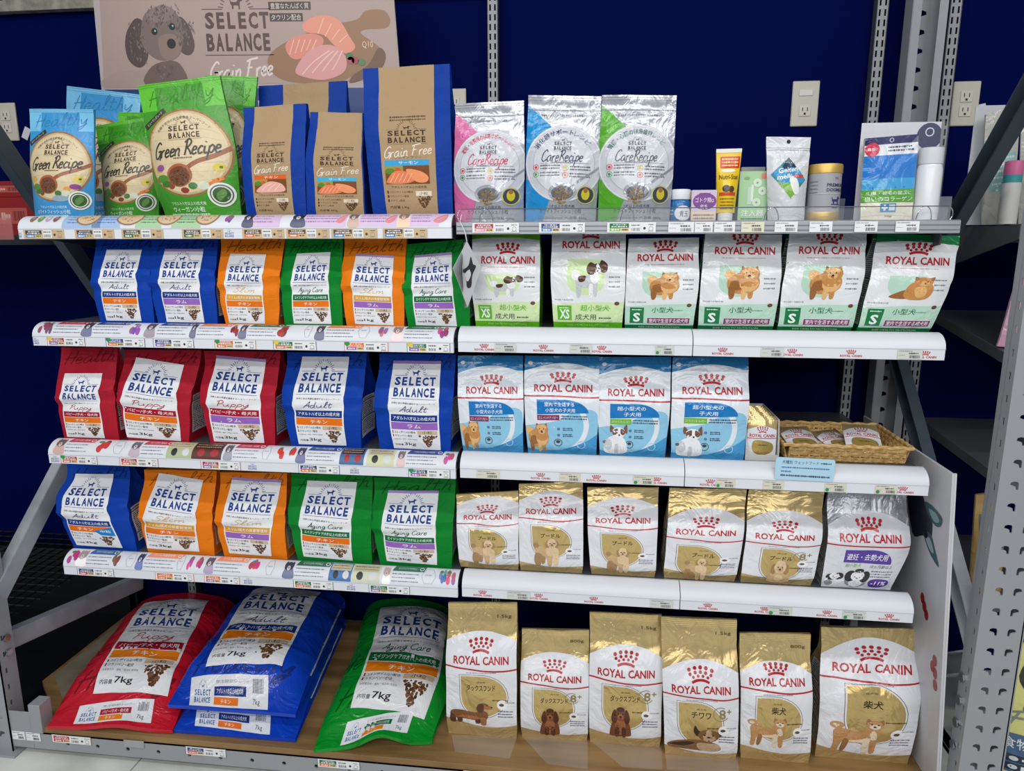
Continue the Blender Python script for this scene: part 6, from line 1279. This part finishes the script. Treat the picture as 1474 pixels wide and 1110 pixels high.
# woven basket
fl, fr = at(1127, 655, .075), at(1311, 659, .075); bw = fr[0] - fl[0]; t = thing('woven_basket', 'shallow woven straw basket with a few loose pouches inside', 'basket', ((fl[0] + fr[0]) / 2, .08, ZS3))
m_w = noisy_mat('straw', (176, 136, 76), (222, 188, 128), 60, .6, (1, 1, 4)); bd = .21; bh = .042
def weave(name, p0, p1, out):      # wall from p0 to p1, flared outward
    p0, p1, out = Vector(p0), Vector(p1), Vector(out); L_ = (p1 - p0).length; q = MB(); n = int(L_ / .006)
    for row in range(3):
        vs = []
        for i in range(n + 1):
            f = i / n; wv = .0028 * math.sin(i * math.pi / 2 + row * math.pi); zz = row * bh / 3
            for e, z in ((0, zz + .001), (0, zz + bh / 3 - .001), (1, zz + bh / 3 - .001), (1, zz + .001)): p = p0.lerp(p1, f) + out * (.012 * z / bh + wv + .0018 * e); vs.append((p.x, p.y, z))
        q.add(vs, [(4 * i + k, 4 * i + (k + 1) % 4, 4 * i + 4 + (k + 1) % 4, 4 * i + 4 + k) for i in range(n) for k in range(4)] + [(0, 1, 2, 3), tuple(4 * n + k for k in (3, 2, 1, 0))])
    for i in range(0, n, 2):
        p = p0.lerp(p1, (i + .5) / n); q.bar((p.x, p.y, .001), (p.x + out.x * .012, p.y + out.y * .012, bh), .004, .0016, (p1 - p0).normalized().cross(Vector((0, 0, 1))))
    q.build(name, m_w, t)
X0, X1 = -bw / 2 + .012, bw / 2 - .012
weave('woven_side', (X0, .0, 0), (X1, .0, 0), (0, -1, 0)); weave('woven_side', (X0, bd, 0), (X1, bd, 0), (0, 1, 0)); weave('woven_side', (X0, 0, 0), (X0, bd, 0), (-1, 0, 0)); weave('woven_side', (X1, 0, 0), (X1, bd, 0), (1, 0, 0))
MB().box(X0, X1, 0, bd, .0, .003).build('woven_floor', m_w, t)
rp = []; cs = [(X0 - .012, -.012), (X1 + .012, -.012), (X1 + .012, bd + .012), (X0 - .012, bd + .012)]
for k in range(4):
    p, q_ = cs[k], cs[(k + 1) % 4]
    for i in range(24): f = i / 24; rp.append((p[0] + (q_[0] - p[0]) * f, p[1] + (q_[1] - p[1]) * f, bh + .0018 * math.sin(i * 2.1)))
MB().tube(rp, .005, 8, True).build('basket_rim', m_w, t)
bx = (fl[0] + fr[0]) / 2
for (dx, y, z, rx, rz, l) in ((-.080, .15, .008, -1.15, .25, 'gold pouch lying at the left in the basket, on top'), (-.070, .165, .004, -1.35, -.25, 'gold pouch under the left pouch in the basket'), (.055, .15, .010, -1.05, -.1, 'gold pouch lying at the right in the basket, in front'), (.025, .17, .006, -1.25, .45, 'gold pouch showing behind the right pouch in the basket')):
    loose_pouch(l, (bx + dx, y - .05, ZS3 + z + .006), (rx, 0, rz), .085, .105)
# handwritten note
n0, n1, n2 = at(1117, 658, -.004), at(1203, 658, -.004), at(1117, 690, -.004); w_ = n1[0] - n0[0]; h = n0[2] - n2[2]
pts = []
for cx, cy, a0 in ((w_ - .006, h - .006, 0), (.006, h - .006, 90), (.006, .006, 180), (w_ - .006, .006, 270)):
    pts += [(cx + .006 * math.cos(math.radians(a0 + k * 30)), cy + .006 * math.sin(math.radians(a0 + k * 30))) for k in range(4)]
o = plate('handwritten_note', pts, [], lambda x, y: (x, 0, y), [mat((176, 214, 236), 'satin')], None, .0008); o.location = (n0[0], -.0022, n2[2]); tag(o, 'pale blue handwritten note on the shelf front below the basket', 'note'); o.rotation_euler = (0, .02, 0)
a = Art(h / w_); P = 'handwriting'; k_ = (50, 60, 84); a.text(P, '犬種別 ウェットフード', .42, .80, .62, .16, k_, 'satin', 1, 0); a.dashes(P, .76, .94, .80, .07, k_, 1, 'satin', 1, .025); a.dashes(P, .10, .92, .56, .06, (80, 120, 170), 2, 'satin', 1, .03); a.dashes(P, .10, .28, .38, .07, (80, 120, 170), 3, 'satin', 1, .03); a.dashes(P, .10, .94, .2, .08, k_, 4, 'satin', 1, .03)
lay_art(box_patch(0, w_, -.0000, 0, h), a, o, lift=.0003)

# ------------------------------------------------------------------ seven-kilogram sacks lying on the deck
def sack(label, quad, zb, T, colr, lab, art, strip=None, strip_art=None, arch=None, zt=.05, zl=.075, left=FLAT, right=FLAT, side=False):
    SEED[0] += 1; sd = SEED[0] * 5.17; nu, nv = 24, 34
    C = [at_z(*quad[2], zb + .02)[:2], at_z(*quad[3], zb + .02)[:2], at_z(*quad[0], zb + zt)[:2], at_z(*quad[1], zb + zt)[:2]]
    O = np.array([*(sum(C) / 4), zb]); C = [c - O[:2] for c in C]; W = np.linalg.norm(C[1] - C[0])
    F = np.zeros((nv + 1, nu + 1, 3)); B = np.zeros((nv + 1, nu + 1, 3))
    for j in range(nv + 1):
        v = j / nv; l, r = interp(left, v) * W, interp(right, v) * W
        for i in range(nu + 1):
            u = i / nu; xy = bilin(C, np.array([[u, v]]))[0]; x = xy[0] + l * (1 - u) + r * u
            pu = (1 - abs(2 * u - 1) ** 3.4); g = sstep(-.02, .26, v) * (1 - .25 * sstep(.8, 1, v))
            q = Vector((x * 9 + sd, xy[1] * 9, sd)); n = .007 * noise.noise(q) + .0045 * noise.noise(q * 2.4) + .004 * (abs(noise.noise(q * 1.5)) - .2)
            e = .010 + T * .30 * g; z = e + T * .70 * pu ** .75 * g + n * (.3 + .7 * g)
            if arch: z += arch[1] * math.exp(-((u - arch[0]) / arch[2]) ** 2) * math.exp(-(v / .10) ** 2)
            F[j, i] = (x, xy[1], max(z, .004)); B[j, i] = (x, xy[1], max(.001, (arch[1] * math.exp(-((u - arch[0]) / arch[2]) ** 2) * math.exp(-(v / .10) ** 2)) if arch else .001))
    t = thing('dog_food_sack', label, 'sack of dog food', O, group=None); vs = []; fs = []
    def grid(P, flip):
        b = len(vs); m, n = P.shape[:2]; vs.extend(P.reshape(-1, 3).tolist())
        for j in range(m - 1):
            for i in range(n - 1): f = (b + j * n + i, b + j * n + i + 1, b + (j + 1) * n + i + 1, b + (j + 1) * n + i); fs.append(f[::-1] if flip else f)
    grid(F, False); grid(B, True); SR = np.zeros((nv + 1, 5, 3))
    for s_, col_, fl in ((0, nu, True), (1, 0, False)):
        S2 = np.zeros((nv + 1, 5, 3))
        for k in range(5): f = k / 4; S2[:, k] = F[:, col_] * (1 - f) + B[:, col_] * f; S2[:, k, 0] -= (1 if s_ == 0 else -1) * .02 * 4 * f * (1 - f) * np.minimum(F[:, col_, 2] / .04, 1)
        grid(S2, not fl if False else fl is False)
        if s_ == 0: SR = S2
    grid(np.stack([F[0], B[0]]), True); grid(np.stack([F[-1], B[-1]]), False)
    me = bpy.data.meshes.new('sack_body'); me.from_pydata(vs, [], fs); bm = bmesh.new(); bm.from_mesh(me); bmesh.ops.remove_doubles(bm, verts=bm.verts, dist=1e-5); bmesh.ops.recalc_face_normals(bm, faces=bm.faces); bm.to_mesh(me); bm.free()
    me.materials.append(mat(colr, 'film')); me.polygons.foreach_set('use_smooth', [True] * len(me.polygons)); me.set_sharp_from_angle(angle=math.radians(50)); link_mesh('sack_body', me, t)
    pt = Patch(F); lay_art(pt, scrawl(colr, 'low'), t)
    def uvq(pxq, z): TL, TR, BL, BR = [inv_bilin(C, (at_z(*p, zb + z)[:2] - O[:2])[None]) for p in pxq]; return [BL, BR, TL, TR]
    lay_art(pt, art, t, uvq(lab, zl), lift=.001)
    if strip: lay_art(pt, strip_art, t, uvq(strip, .022), lift=.001)
    if side:
        a = Art(4); a.rect('side_print', .2, .30, .85, .95, (222, 226, 232), 'film', 0); a.rect('side_print', .3, .42, .75, .47, (26, 56, 132), 'film', 1); a.rect('side_print', .3, .60, .75, .66, (232, 116, 26), 'film', 1)
        for k in range(8): a.dashes('side_print', .28, .8, .36 + k * .07, .012, (80, 84, 110), k, 'film', 1, .1)
        lay_art(Patch(SR), a, t)
    return t
def strip_lab(age, age_c, fc):
    a = Art(.2); P = 'end_label'; f = 'film'; a.rect(P, 0, 0, 1, 1, (228, 231, 236), f, 0); brand_logo(a, P, .05, .27, .08, .86, (60, 110, 170), f, 1, True, False); a.text(P, '健康と体の基礎を維持するヘルシーフード', .54, .80, .42, .11, (110, 112, 120), f, 1, 0); a.rect(P, .31, .38, .72, .66, age_c, f, 1); a.text(P, age, .51, .52, .34, .16, (240, 240, 244), f, 2, .01); a.rect(P, .31, .08, .62, .34, fc, f, 1); a.text(P, 'チキン', .46, .21, .13, .15, (250, 240, 230), f, 2, .01); a.bars(P, .80, .94, .5, .88, (70, 72, 80), 3, f, 1); a.text(P, '7kg', .85, .22, .09, .24, (60, 62, 70), f, 1, 0); return a
LR = label_art('puppy', False, '7kg'); 
def sack_label(age, colr):
    t_, c, sc, scc = AGE[age]; return sb_label(t_, c, 'チキン', (236, 130, 24), sc, scc, '7kg', fin='film', aspect=1.6)
sack('large red sack lying flat at the left end of the deck', ((198, 863), (338, 863), (67, 1041), (248, 1047)), .0905, .085, (196, 26, 46), ((208, 867), (301, 867), (133, 990), (240, 992)), sack_label('puppy', 0), ((116, 1022), (224, 1019), (105, 1039), (217, 1040)), strip_lab('パピー/子犬・母犬用', (176, 26, 46), (236, 130, 24)), arch=(.55, .012, .2))
sack('lower of the two stacked blue sacks on the deck', ((352, 880), (497, 882), (249, 1046), (425, 1060)), .0885, .07, (16, 64, 186), ((372, 870), (462, 880), (310, 975), (416, 990)), sack_label('adult', 0), ((285, 1022), (391, 1030), (280, 1042), (388, 1054)), strip_lab('アダルト/1才以上の成犬用', (26, 56, 132), (236, 120, 40)), side=True)
sack('upper of the two stacked blue sacks, its label partly under the shelf', ((352, 850), (496, 856), (241, 1010), (425, 1024)), .150, .085, (16, 64, 186), ((364, 843), (462, 852), (296, 957), (406, 960)), sack_label('adult', 0), ((277, 986), (388, 991), (272, 1011), (385, 1018)), strip_lab('アダルト/1才以上の成犬用', (26, 56, 132), (236, 120, 40)), side=True)
sack('large green sack with a raised fold in its front end', ((528, 868), (650, 874), (451, 1075), (625, 1063)), .0885, .085, (8, 140, 40), ((547, 876), (642, 878), (502, 1012), (609, 1017)), sack_label('aging', 0), ((500, 1048), (594, 1038), (490, 1070), (588, 1057)), strip_lab('エイジングケア/7才以上の成犬用', (10, 108, 58), (236, 130, 24)), arch=(.56, .032, .18), left=[(0, 0), (.55, .05), (1, 0)], right=[(0, -.02), (.3, .09), (.7, .05), (1, 0)])
# clear sheets on the deck under the gold bags
m_cs = clear_mat('clear_sheet', (236, 236, 236), .08, .2)
for (q, l) in ((((650, 1058), (744, 1060), (734, 1092), (655, 1082)), 'clear plastic sheet under the leftmost gold bag'), (((752, 1060), (846, 1064), (846, 1107), (788, 1100)), 'clear plastic sheet under the second gold bag'), (((850, 1066), (952, 1072), (954, 1108), (896, 1104)), 'clear plastic sheet under the third gold bag'), (((958, 1086), (1062, 1090), (1064, 1112), (960, 1108)), 'clear plastic sheet under the chihuahua bag')):
    P_ = [at_z(*p, .0885) for p in q]; o = MB().add([(p[0], p[1], z) for z in (.0882, .0884) for p in P_], [(3, 2, 1, 0), (4, 5, 6, 7), (0, 1, 5, 4), (1, 2, 6, 5), (2, 3, 7, 6), (3, 0, 4, 7)]).build('clear_sheet', m_cs); tag(o, l, 'plastic sheet')

# ------------------------------------------------------------------ white side panel with printed dog
t = thing('side_panel', 'white display side panel with dark dog print at the right shelf ends', 'panel', (1.199, 0, .0885), (0, -.066, 0))
MB().box(0, .006, -.058, .50, 0, .83).build('board', mat((196, 197, 202), 'satin'), t, bevel=.001); MB().box(.006, .010, -.058, -.052, 0, .83).build('front_flange', mat((206, 207, 212), 'satin'), t)
P = np.zeros((21, 15, 3))
for j in range(21):
    for i in range(15): P[j, i] = (0, .50 - .558 * i / 14, .83 * j / 20)
pt = Patch(P); a = Art(1.5); D_ = 'dog_print'
def YZ(px, py): p = at(px, py, 0); d = ROT.T @ np.array([(px - 737) / FPX, -(py - 555) / FPX, 1.0]); k = (1.153 - CAM[0]) / d[0]; p = CAM + k * d; return ((.50 - p[1]) / .558, (p[2] - .0885) / .83)
tl_ = (36, 56, 66)
a.blob(D_, [YZ(*p) for p in ((1308, 690), (1326, 700), (1334, 730), (1342, 745), (1338, 775), (1326, 770), (1310, 765))], (30, 38, 52), 'satin', 1); a.blob(D_, [YZ(*p) for p in ((1332, 722), (1344, 728), (1357, 745), (1354, 757), (1346, 756), (1338, 742))], (48, 84, 96), 'satin', 2); a.blob(D_, [YZ(*p) for p in ((1327, 765), (1338, 768), (1343, 790), (1347, 815), (1340, 806), (1333, 790))], (62, 92, 104), 'satin', 2)
a.blob(D_, [YZ(*p) for p in ((1338, 732), (1348, 738), (1353, 750), (1345, 750))], (130, 160, 168), 'satin', 3); a.blob(D_, [YZ(*p) for p in ((1330, 772), (1337, 775), (1341, 795), (1335, 790))], (150, 168, 176), 'satin', 3); a.ell(D_, *YZ(1331, 768), .02, .012, (16, 20, 26), 'satin', 4)
for x, y in ((1319, 860), (1321, 872), (1323, 884), (1331, 950), (1330, 968), (1329, 985), (1327, 958)): u, v = YZ(x, y); a.ell('crown_print', u, v, .02, .018, (150, 30, 44), 'satin', 1, 12)
lay_art(pt, a, t)

# ------------------------------------------------------------------ neighbouring bays seen past the rack
m_ns = mat((84, 88, 92), 'satin')
def plain_shelf(label, x0, x1, yb, yf, zb_, zf, th=.03):
    o = MB().prism([(yf, zf), (yf, zf - th), (yb, zb_ - th), (yb, zb_)], x0, x1).build('display_shelf', m_ns, bevel=.002); return tag(o, label, 'shelf')
plain_shelf('dark grey top shelf of the bay right of the rack', 1.352, 2.3, .63, .10, 1.475, 1.475, .045)
MB().add([(x, y, z) for x in (1.31, 1.315) for y, z in ((.64, 1.47), (.12, 1.47), (.12, 1.44), (.64, 1.32))], [(0, 1, 2, 3), (7, 6, 5, 4), (0, 4, 5, 1), (1, 5, 6, 2), (2, 6, 7, 3), (3, 7, 4, 0)]).build('shelf_bracket', m_ns, bpy.data.objects['slotted_upright.002']).matrix_parent_inverse = bpy.data.objects['slotted_upright.002'].matrix_basis.inverted()
for (b0, f0, l) in (((1345, 446), (1470, 520), 'sloping dark grey second shelf of the bay right of the rack'), ((1314, 600), (1440, 690), 'sloping dark grey third shelf of the bay right of the rack')):
    p, q = at(*b0, .62), at(*f0, .12); plain_shelf(l, 1.352, 2.3, .62, .12, p[2], q[2])
plain_shelf('dark grey lowest shelf of the bay right of the rack, under a gold pack', 1.345, 2.3, .62, .16, .502, .502)
price_tag(1462, 1480, 893, .474, .024, None, 'white price tag on the neighbouring lowest shelf at the right edge', Y=.158, seed=77)
def simple_bag(nm, label, quad, Y, depth, col, fin, art=None, z0=None, style='pouch'):
    b = bag(nm, label, 'bag', quad, Y, depth, col, fin, None, style, z0=z0, wrinkle=.004)
    if art: lay_art(b['front'], art, b['root'])
    return b
def wipes_art(cap):
    a = Art(1.5); P = 'front_print'; a.rect(P, .1, .30, .9, .62, (150, 200, 196), 'film', 1)
    for k in range(5): a.dashes(P, .16, .86, .58 - k * .055, .02, (226, 232, 230), k, 'film', 2, .05)
    a.dashes(P, .2, .7, .67, .03, (120, 150, 160), 9, 'film', 2, .06); return a
for q, l, k in ((((1418, 165), (1466, 150), (1414, 312), (1462, 316)), 'white translucent pack left of the pink stripe, right bay top shelf', 0), (((1470, 170), (1530, 160), (1466, 316), (1526, 318)), 'white translucent pack at the right picture edge, right bay top shelf', 1)):
    simple_bag('wipes_pack', l, q, .30, .05, (196, 196, 190), 'film', wipes_art(k), 1.4755)
w0, w1 = at(1448, 232, .26), at(1463, 312, .26); t = thing('spray_bottle', 'white bottle with pink and teal neck between translucent packs', 'bottle', ((w0[0] + w1[0]) / 2, .26, 1.4755)); rr = (w1[0] - w0[0]) / 2; hh_ = w0[2] - 1.4755
MB().lathe([(rr, 0), (rr, hh_ * .62), (rr * .95, hh_ * .66)], 24).build('bottle_body', mat((214, 214, 210), 'satin'), t, smooth=True); MB().lathe([(rr, hh_ * .66), (rr, hh_ * .78)], 24).build('teal_collar', mat((60, 160, 160), 'satin'), t, smooth=True); MB().lathe([(rr, hh_ * .78), (rr, hh_ * .98), (rr * .9, hh_)], 24).build('pink_cap', mat((220, 110, 160), 'satin'), t, smooth=True)
p0 = at(1411, 150, .34); o = MB().box(p0[0], p0[0] + .10, .36, .362, 1.476, p0[2] + .0).build('white_card', mat((200, 204, 208), 'satin')); tag(o, 'upright white card behind the translucent packs', 'card')
a = Art(1.6); a.blob('front_print', [(.25, .2), (.3, .6), (.6, .85), (.8, .6), (.85, .25)], (206, 170, 120), 'film', 1); a.rect('front_print', 0, .0, 1, .16, (222, 170, 200), 'film', 1)
simple_bag('treat_bag', 'pink treat bag on the sloping second shelf of the right bay', ((1470, 380), (1560, 372), (1436, 486), (1540, 500)), .2, .06, (226, 178, 200), 'film', a)
b = simple_bag('cat_food_pack', 'brown and gold pack on the lowest shelf of the right bay', ((1404, 712), (1446, 706), (1394, 850), (1440, 854)), .20, .07, (196, 160, 96), 'film', None, .503)
a = Art(3); P = 'front_print'; a.rect(P, .12, .2, .95, .8, (96, 120, 130), 'film', 1); a.rect(P, .2, .24, .9, .42, (190, 170, 80), 'film', 2); a.rect(P, .2, .6, .9, .76, (160, 180, 190), 'film', 2)
for k in range(6): a.dashes(P, .2, .9, .56 - k * .025, .012, (214, 214, 206), k, 'film', 3, .08)
lay_art(b['front'], a, b['root'])
def fish_art():
    a = Art(1.5); P = 'front_print'; f = 'film'
    a.blob(P, [(.20, .80), (.34, .95), (.62, .96), (.8, .82), (.66, .78), (.5, .82), (.44, .76), (.62, .7), (.66, .62), (.42, .60), (.26, .60), (.3, .68)], (58, 60, 48), f, 1); a.blob(P, [(.38, .86), (.5, .9), (.62, .88), (.56, .84)], (226, 222, 140), f, 2); a.ell(P, .47, .87, .03, None, (30, 30, 28), f, 3); a.blob(P, [(.34, .72), (.44, .66), (.56, .67), (.46, .72)], (226, 222, 140), f, 2)
    a.hand(P, 'Fish', .40, .54, .52, .1, (120, 140, 130), .022, f, 2); a.rect(P, 0, .20, 1, .45, (70, 104, 140), f, 1); a.text(P, '食物アレルギー', .52, .39, .86, .07, (236, 240, 244), f, 2, .01); a.dashes(P, .3, .8, .335, .014, (200, 214, 226), 3, f, 2, .03)
    for k in range(2):
        a.rect(P, .14, .215 + k * .055, .42, .262 + k * .055, (30, 44, 66), f, 2); a.dashes(P, .27, .40, .238 + k * .055, .026, (230, 236, 240), k, f, 3, .05); a.ell(P, .2, .238 + k * .055, .04, .014, (214, 222, 230), f, 3); a.rect(P, .43, .215 + k * .055, .9, .262 + k * .055, (214, 220, 226), f, 2); a.dashes(P, .46, .86, .24 + k * .055, .014, (60, 70, 90), k, f, 3, .03)
    for k in range(3): a.dashes(P, .06, .45, .15 - k * .03, .018, (90, 86, 50), k, f, 1, .04); a.ring(P, .5 + k * .14, .13, .05, .012, (90, 86, 50), f, 1, n=12)
    return a
p_ = at(1430, 1100, .02)
b = simple_bag('cat_food_bag', 'pale yellow fish food bag with blue band behind the right post', ((1444, 925), (1580, 930), (1410, 1135), (1550, 1140)), .06, .10, (220, 216, 136), 'film', fish_art(), None)
zb = b['O'][2]; o = MB().box(1.32, 2.3, .05, .60, zb - .022, zb - .002).build('deck_board', m_ply); tag(o, 'brown deck board under the pale yellow bag in the right bay', 'board')
for x in (1.36, 2.2): MB().box(x, x + .04, .08, .58, 0, zb - .02).build('deck_leg', m_ns, o)
# left bay
plain_shelf('dark grey top shelf of the bay left of the rack', -2.4, -1.375, .63, .02, 1.455, 1.455, .03)
RB = (150, 16, 20)
for (q, l) in (((-30, 51, 285, 310), 'lower red carton on the shelf at the far left'), ((-30, 43, 262, 285), 'upper red carton on the shelf at the far left')):
    p, r_ = at(q[0] - 60, q[2], .38), at(q[1], q[3], .38); z0 = 1.4555 if 'lower' in l else zz_; zz_ = p[2] if 'lower' in l else None
    t = thing('red_carton', l, 'carton', ((p[0] + r_[0]) / 2, .38, z0)); w_ = r_[0] - p[0]; h = p[2] - z0; MB().box(-w_ / 2, w_ / 2, 0, .2, 0, h).build('carton', mat(RB, 'satin'), t, bevel=.002)
    a = Art(h / w_); P = 'front_print'; a.ell(P, .42, .5, .06, .35, (200, 150, 40), 'satin', 1); a.rect(P, .62, .3, .92, .72, (196, 90, 80), 'satin', 1); a.dashes(P, .65, .75, .5, .2, (230, 190, 180), 5, 'satin', 2, .03); a.bars(P, .77, .9, .38, .64, (110, 30, 30), 3, 'satin', 2, 12); a.dashes(P, .1, .34, .6, .16, (220, 180, 160), 3, 'satin', 1, .03); lay_art(box_patch(-w_ / 2, w_ / 2, 0, 0, h), a, t)
p, r_ = at(-20, 313, .04), at(22, 345, .04); o = MB().box(p[0], r_[0], .035, .038, r_[2], p[2]).build('shelf_lip', clear_mat('pink_plastic', (190, 120, 120), .4)); tag(o, 'reddish clear lip along the front of the far left shelf', 'shelf lip')
t = thing('wire_deck', 'black wire mesh deck low in the bay left of the rack', 'wire deck', (-1.40, 0, .33)); q = MB()
m_bk = mat((16, 17, 19), 'satin')
for i in range(26): q.bar((-i * .036, .02, 0), (-i * .036, .64, 0), .004, .004, (0, 0, 1))
for i in range(15): q.bar((.02, .03 + i * .043, .004), (-.95, .03 + i * .043, .004), .004, .004, (0, 0, 1))
q.build('wire_mesh', m_bk, t)
for x in (0.0, -.9): MB().box(x - .012, x + .012, .02, .05, -.33, 0).build('leg', m_bk, t); MB().box(x - .012, x + .012, .6, .63, -.33, 0).build('leg', m_bk, t)
MB().box(-.95, .02, .015, .03, -.03, .0).build('front_rail', m_bk, t); MB().box(-.95, .02, .60, .64, -.33, -.04).build('back_board', m_bk, t); MB().box(-.95, .02, .05, .6, -.328, -.30).build('lower_tray', m_bk, t)

# ------------------------------------------------------------------ poster board standing behind the top left bags
PQ = ((132, -24), (565, -28), (164, 323), (592, 322)); PY = .46
c4 = [at(*PQ[i], PY) for i in (2, 3, 0, 1)]; t = thing('poster_board', 'large beige poster board with poodle and salmon, behind the top left bags', 'poster', (c4[0][0], PY, zt)); O_ = np.array([c4[0][0], PY, zt])
Pg = np.zeros((31, 31, 3)); c4[0][2] = zt + .003; c4[1][2] = zt + .003
for j in range(31):
    for i in range(31): Pg[j, i] = bilin([c - O_ for c in c4], np.array([[i / 30, j / 30]]))[0]
q = MB(); q.add([tuple(c - O_ + np.array([0, e, 0])) for e in (0, .005) for c in (c4[0], c4[1], c4[3], c4[2])], [(0, 1, 2, 3), (7, 6, 5, 4)] + [(i, 4 + i, 4 + (i + 1) % 4, (i + 1) % 4) for i in range(4)]); q.build('board', mat((186, 176, 176), 'matte'), t)
MB().add([(.25, .005, 0), (.27, .005, 0), (.26, .12, 0), (.25, .005, .35), (.27, .005, .35)], [(0, 2, 1), (3, 4, 2), (0, 1, 4, 3), (0, 3, 2), (1, 2, 4)]).build('easel_foot', mat((150, 130, 110), 'matte'), t)
QB = [PQ[2], PQ[3], PQ[0], PQ[1]]
def U(x, y): r = inv_bilin(QB, np.array([[x, y]], float)); return (float(r[0]), float(r[1]))
a = Art(.74); P = 'poster_print'; f = 'satin'
a.poly(P, [U(143, -20), U(566, -26), U(572, 96), U(560, 112), U(150, 124)], (176, 154, 146), f, 0); a.rect(P, .012, 0, .995, U(150, 124)[1] - .004, (24, 56, 120), f, 0)
a.text(P, 'グレインフリー', *U(420, 148), .3, .05, (222, 226, 236), f, 1, .01)
G = P + '/dog_picture'
for pts, c, l in ((((150, 122), (160, 104), (190, 98), (215, 96), (262, 88), (271, 104), (273, 120)), (170, 150, 142), 2), (((212, 118), (222, 92), (250, 84), (266, 92), (272, 118)), (112, 92, 86), 3), (((186, 40), (200, 24), (216, 40), (216, 80), (204, 94), (188, 84), (182, 62)), (84, 70, 68), 4), (((262, 22), (276, 34), (285, 62), (278, 76), (264, 70), (256, 44)), (90, 76, 72), 4), (((206, 40), (212, 18), (232, 8), (252, 12), (266, 30), (268, 56), (262, 76), (240, 84), (222, 78), (208, 62)), (124, 106, 100), 5), (((232, 52), (250, 46), (264, 56), (264, 74), (250, 84), (236, 76)), (142, 122, 112), 6), (((214, 18), (236, 6), (256, 14), (250, 26), (226, 30)), (138, 120, 114), 6)):
    a.blob(G, [U(*p) for p in pts], c, f, l)
for x, y, r in ((226, 43, 4.5), (252, 36, 4.5), (251, 60, 6.5)): u, v = U(x, y); a.ell(G, u, v, r / 425, None, (34, 30, 32), f, 8, 14)
for x, y in ((227, 42), (253, 35)): u, v = U(x, y); a.ell(G, u, v, 1.4 / 425, None, (150, 190, 210), f, 9, 8)
r0 = random.Random(4)
for k in range(260):
    x, y = r0.choice(((200, 60), (201, 46), (270, 50), (272, 40), (236, 24), (240, 104), (204, 78), (226, 22), (248, 20))); u, v = U(x + r0.uniform(-12, 12), y + r0.uniform(-14, 12)); c = r0.choice(((104, 88, 84), (136, 118, 110), (92, 78, 74))); w_, h_, q_ = r0.uniform(.003, .006), r0.uniform(.010, .022), r0.uniform(-.008, .008); a.put(G, [(u, v + h_ / 2), (u - w_ / 2 + q_ * .5, v), (u + q_, v - h_ / 2), (u + w_ / 2 + q_ * .5, v)], [(0, 1, 2, 3)], c, f, 7 + k * .004)
x0, y0 = U(301, 77); x1, y1 = U(393, -2); brand_logo(a, P + '/brand_logo', x0, x1, y0, y1 + .05, (82, 60, 54), f, 2); a.hand(P + '/variety_name', 'Grain Free', *U(352, 97), .21, .075, (228, 216, 208), .006, f, 2, .35, 5)
for (xa, ya, xb, yb, s_) in ((392, 1, 451, 13, '豊富なたんぱく質'), (394, 17, 440, 29, 'タウリン配合')): ua, va = U(xa, yb); ub, vb = U(xb, ya); a.rect(P + '/text_tag', ua, va, ub, vb, (70, 58, 54), f, 2); a.text(P + '/text_tag', s_, (ua + ub) / 2, (va + vb) / 2, (ub - ua) * .9, (vb - va) * .72, (220, 208, 198), f, 3, .01)
M_ = P + '/food_picture'
for pts, c, l in ((((392, 78), (420, 56), (480, 34), (516, 26), (528, 14), (552, 13), (562, 26), (556, 38), (530, 40), (522, 46), (548, 66), (545, 80), (500, 112), (470, 116), (420, 114), (396, 100)), (150, 112, 80), 2), (((546, 66), (556, 76), (550, 96), (528, 110), (506, 116), (512, 104), (532, 90)), (110, 78, 56), 3), (((416, 62), (430, 50), (455, 46), (470, 54), (462, 70), (436, 82), (422, 78)), (224, 140, 120), 4), (((440, 34), (452, 24), (472, 20), (492, 28), (506, 50), (514, 66), (500, 74), (484, 62), (470, 48), (446, 44)), (230, 150, 126), 5), (((430, 100), (440, 80), (456, 66), (480, 62), (498, 74), (502, 92), (494, 104), (470, 112), (444, 108)), (222, 156, 154), 6)):
    a.blob(M_, [U(*p) for p in pts], c, f, l)
for k in range(5): a.line(M_, [U(422 + k * 8, 76 - k * 2), U(428 + k * 8, 54)], .0035, (240, 186, 168), f, 7)
for k in range(4): a.line(M_, smooth_loop([U(440 + k * 14, 104 - k * 2), U(456 + k * 11, 86), U(478 + k * 6, 70)], 4, False), .004, (240, 196, 190), f, 8); a.line(M_, [U(462 + k * 10, 46 + k * 4), U(470 + k * 11, 24 + k * 8)], .003, (246, 196, 172), f, 8)
for x, y, c in ((506, 78, (70, 120, 70)), (514, 84, (170, 60, 80)), (523, 86, (80, 130, 80)), (508, 84, (180, 70, 90))): u, v = U(x, y); a.ell(M_, u, v, 5 / 425, None, c, f, 9, 12)
a.text(P, 'Q10', *U(531, 62), .035, .03, (222, 200, 170), f, 10, .01)
lay_art(Patch(Pg), a, t)
bpy.data.objects.remove(_fo)
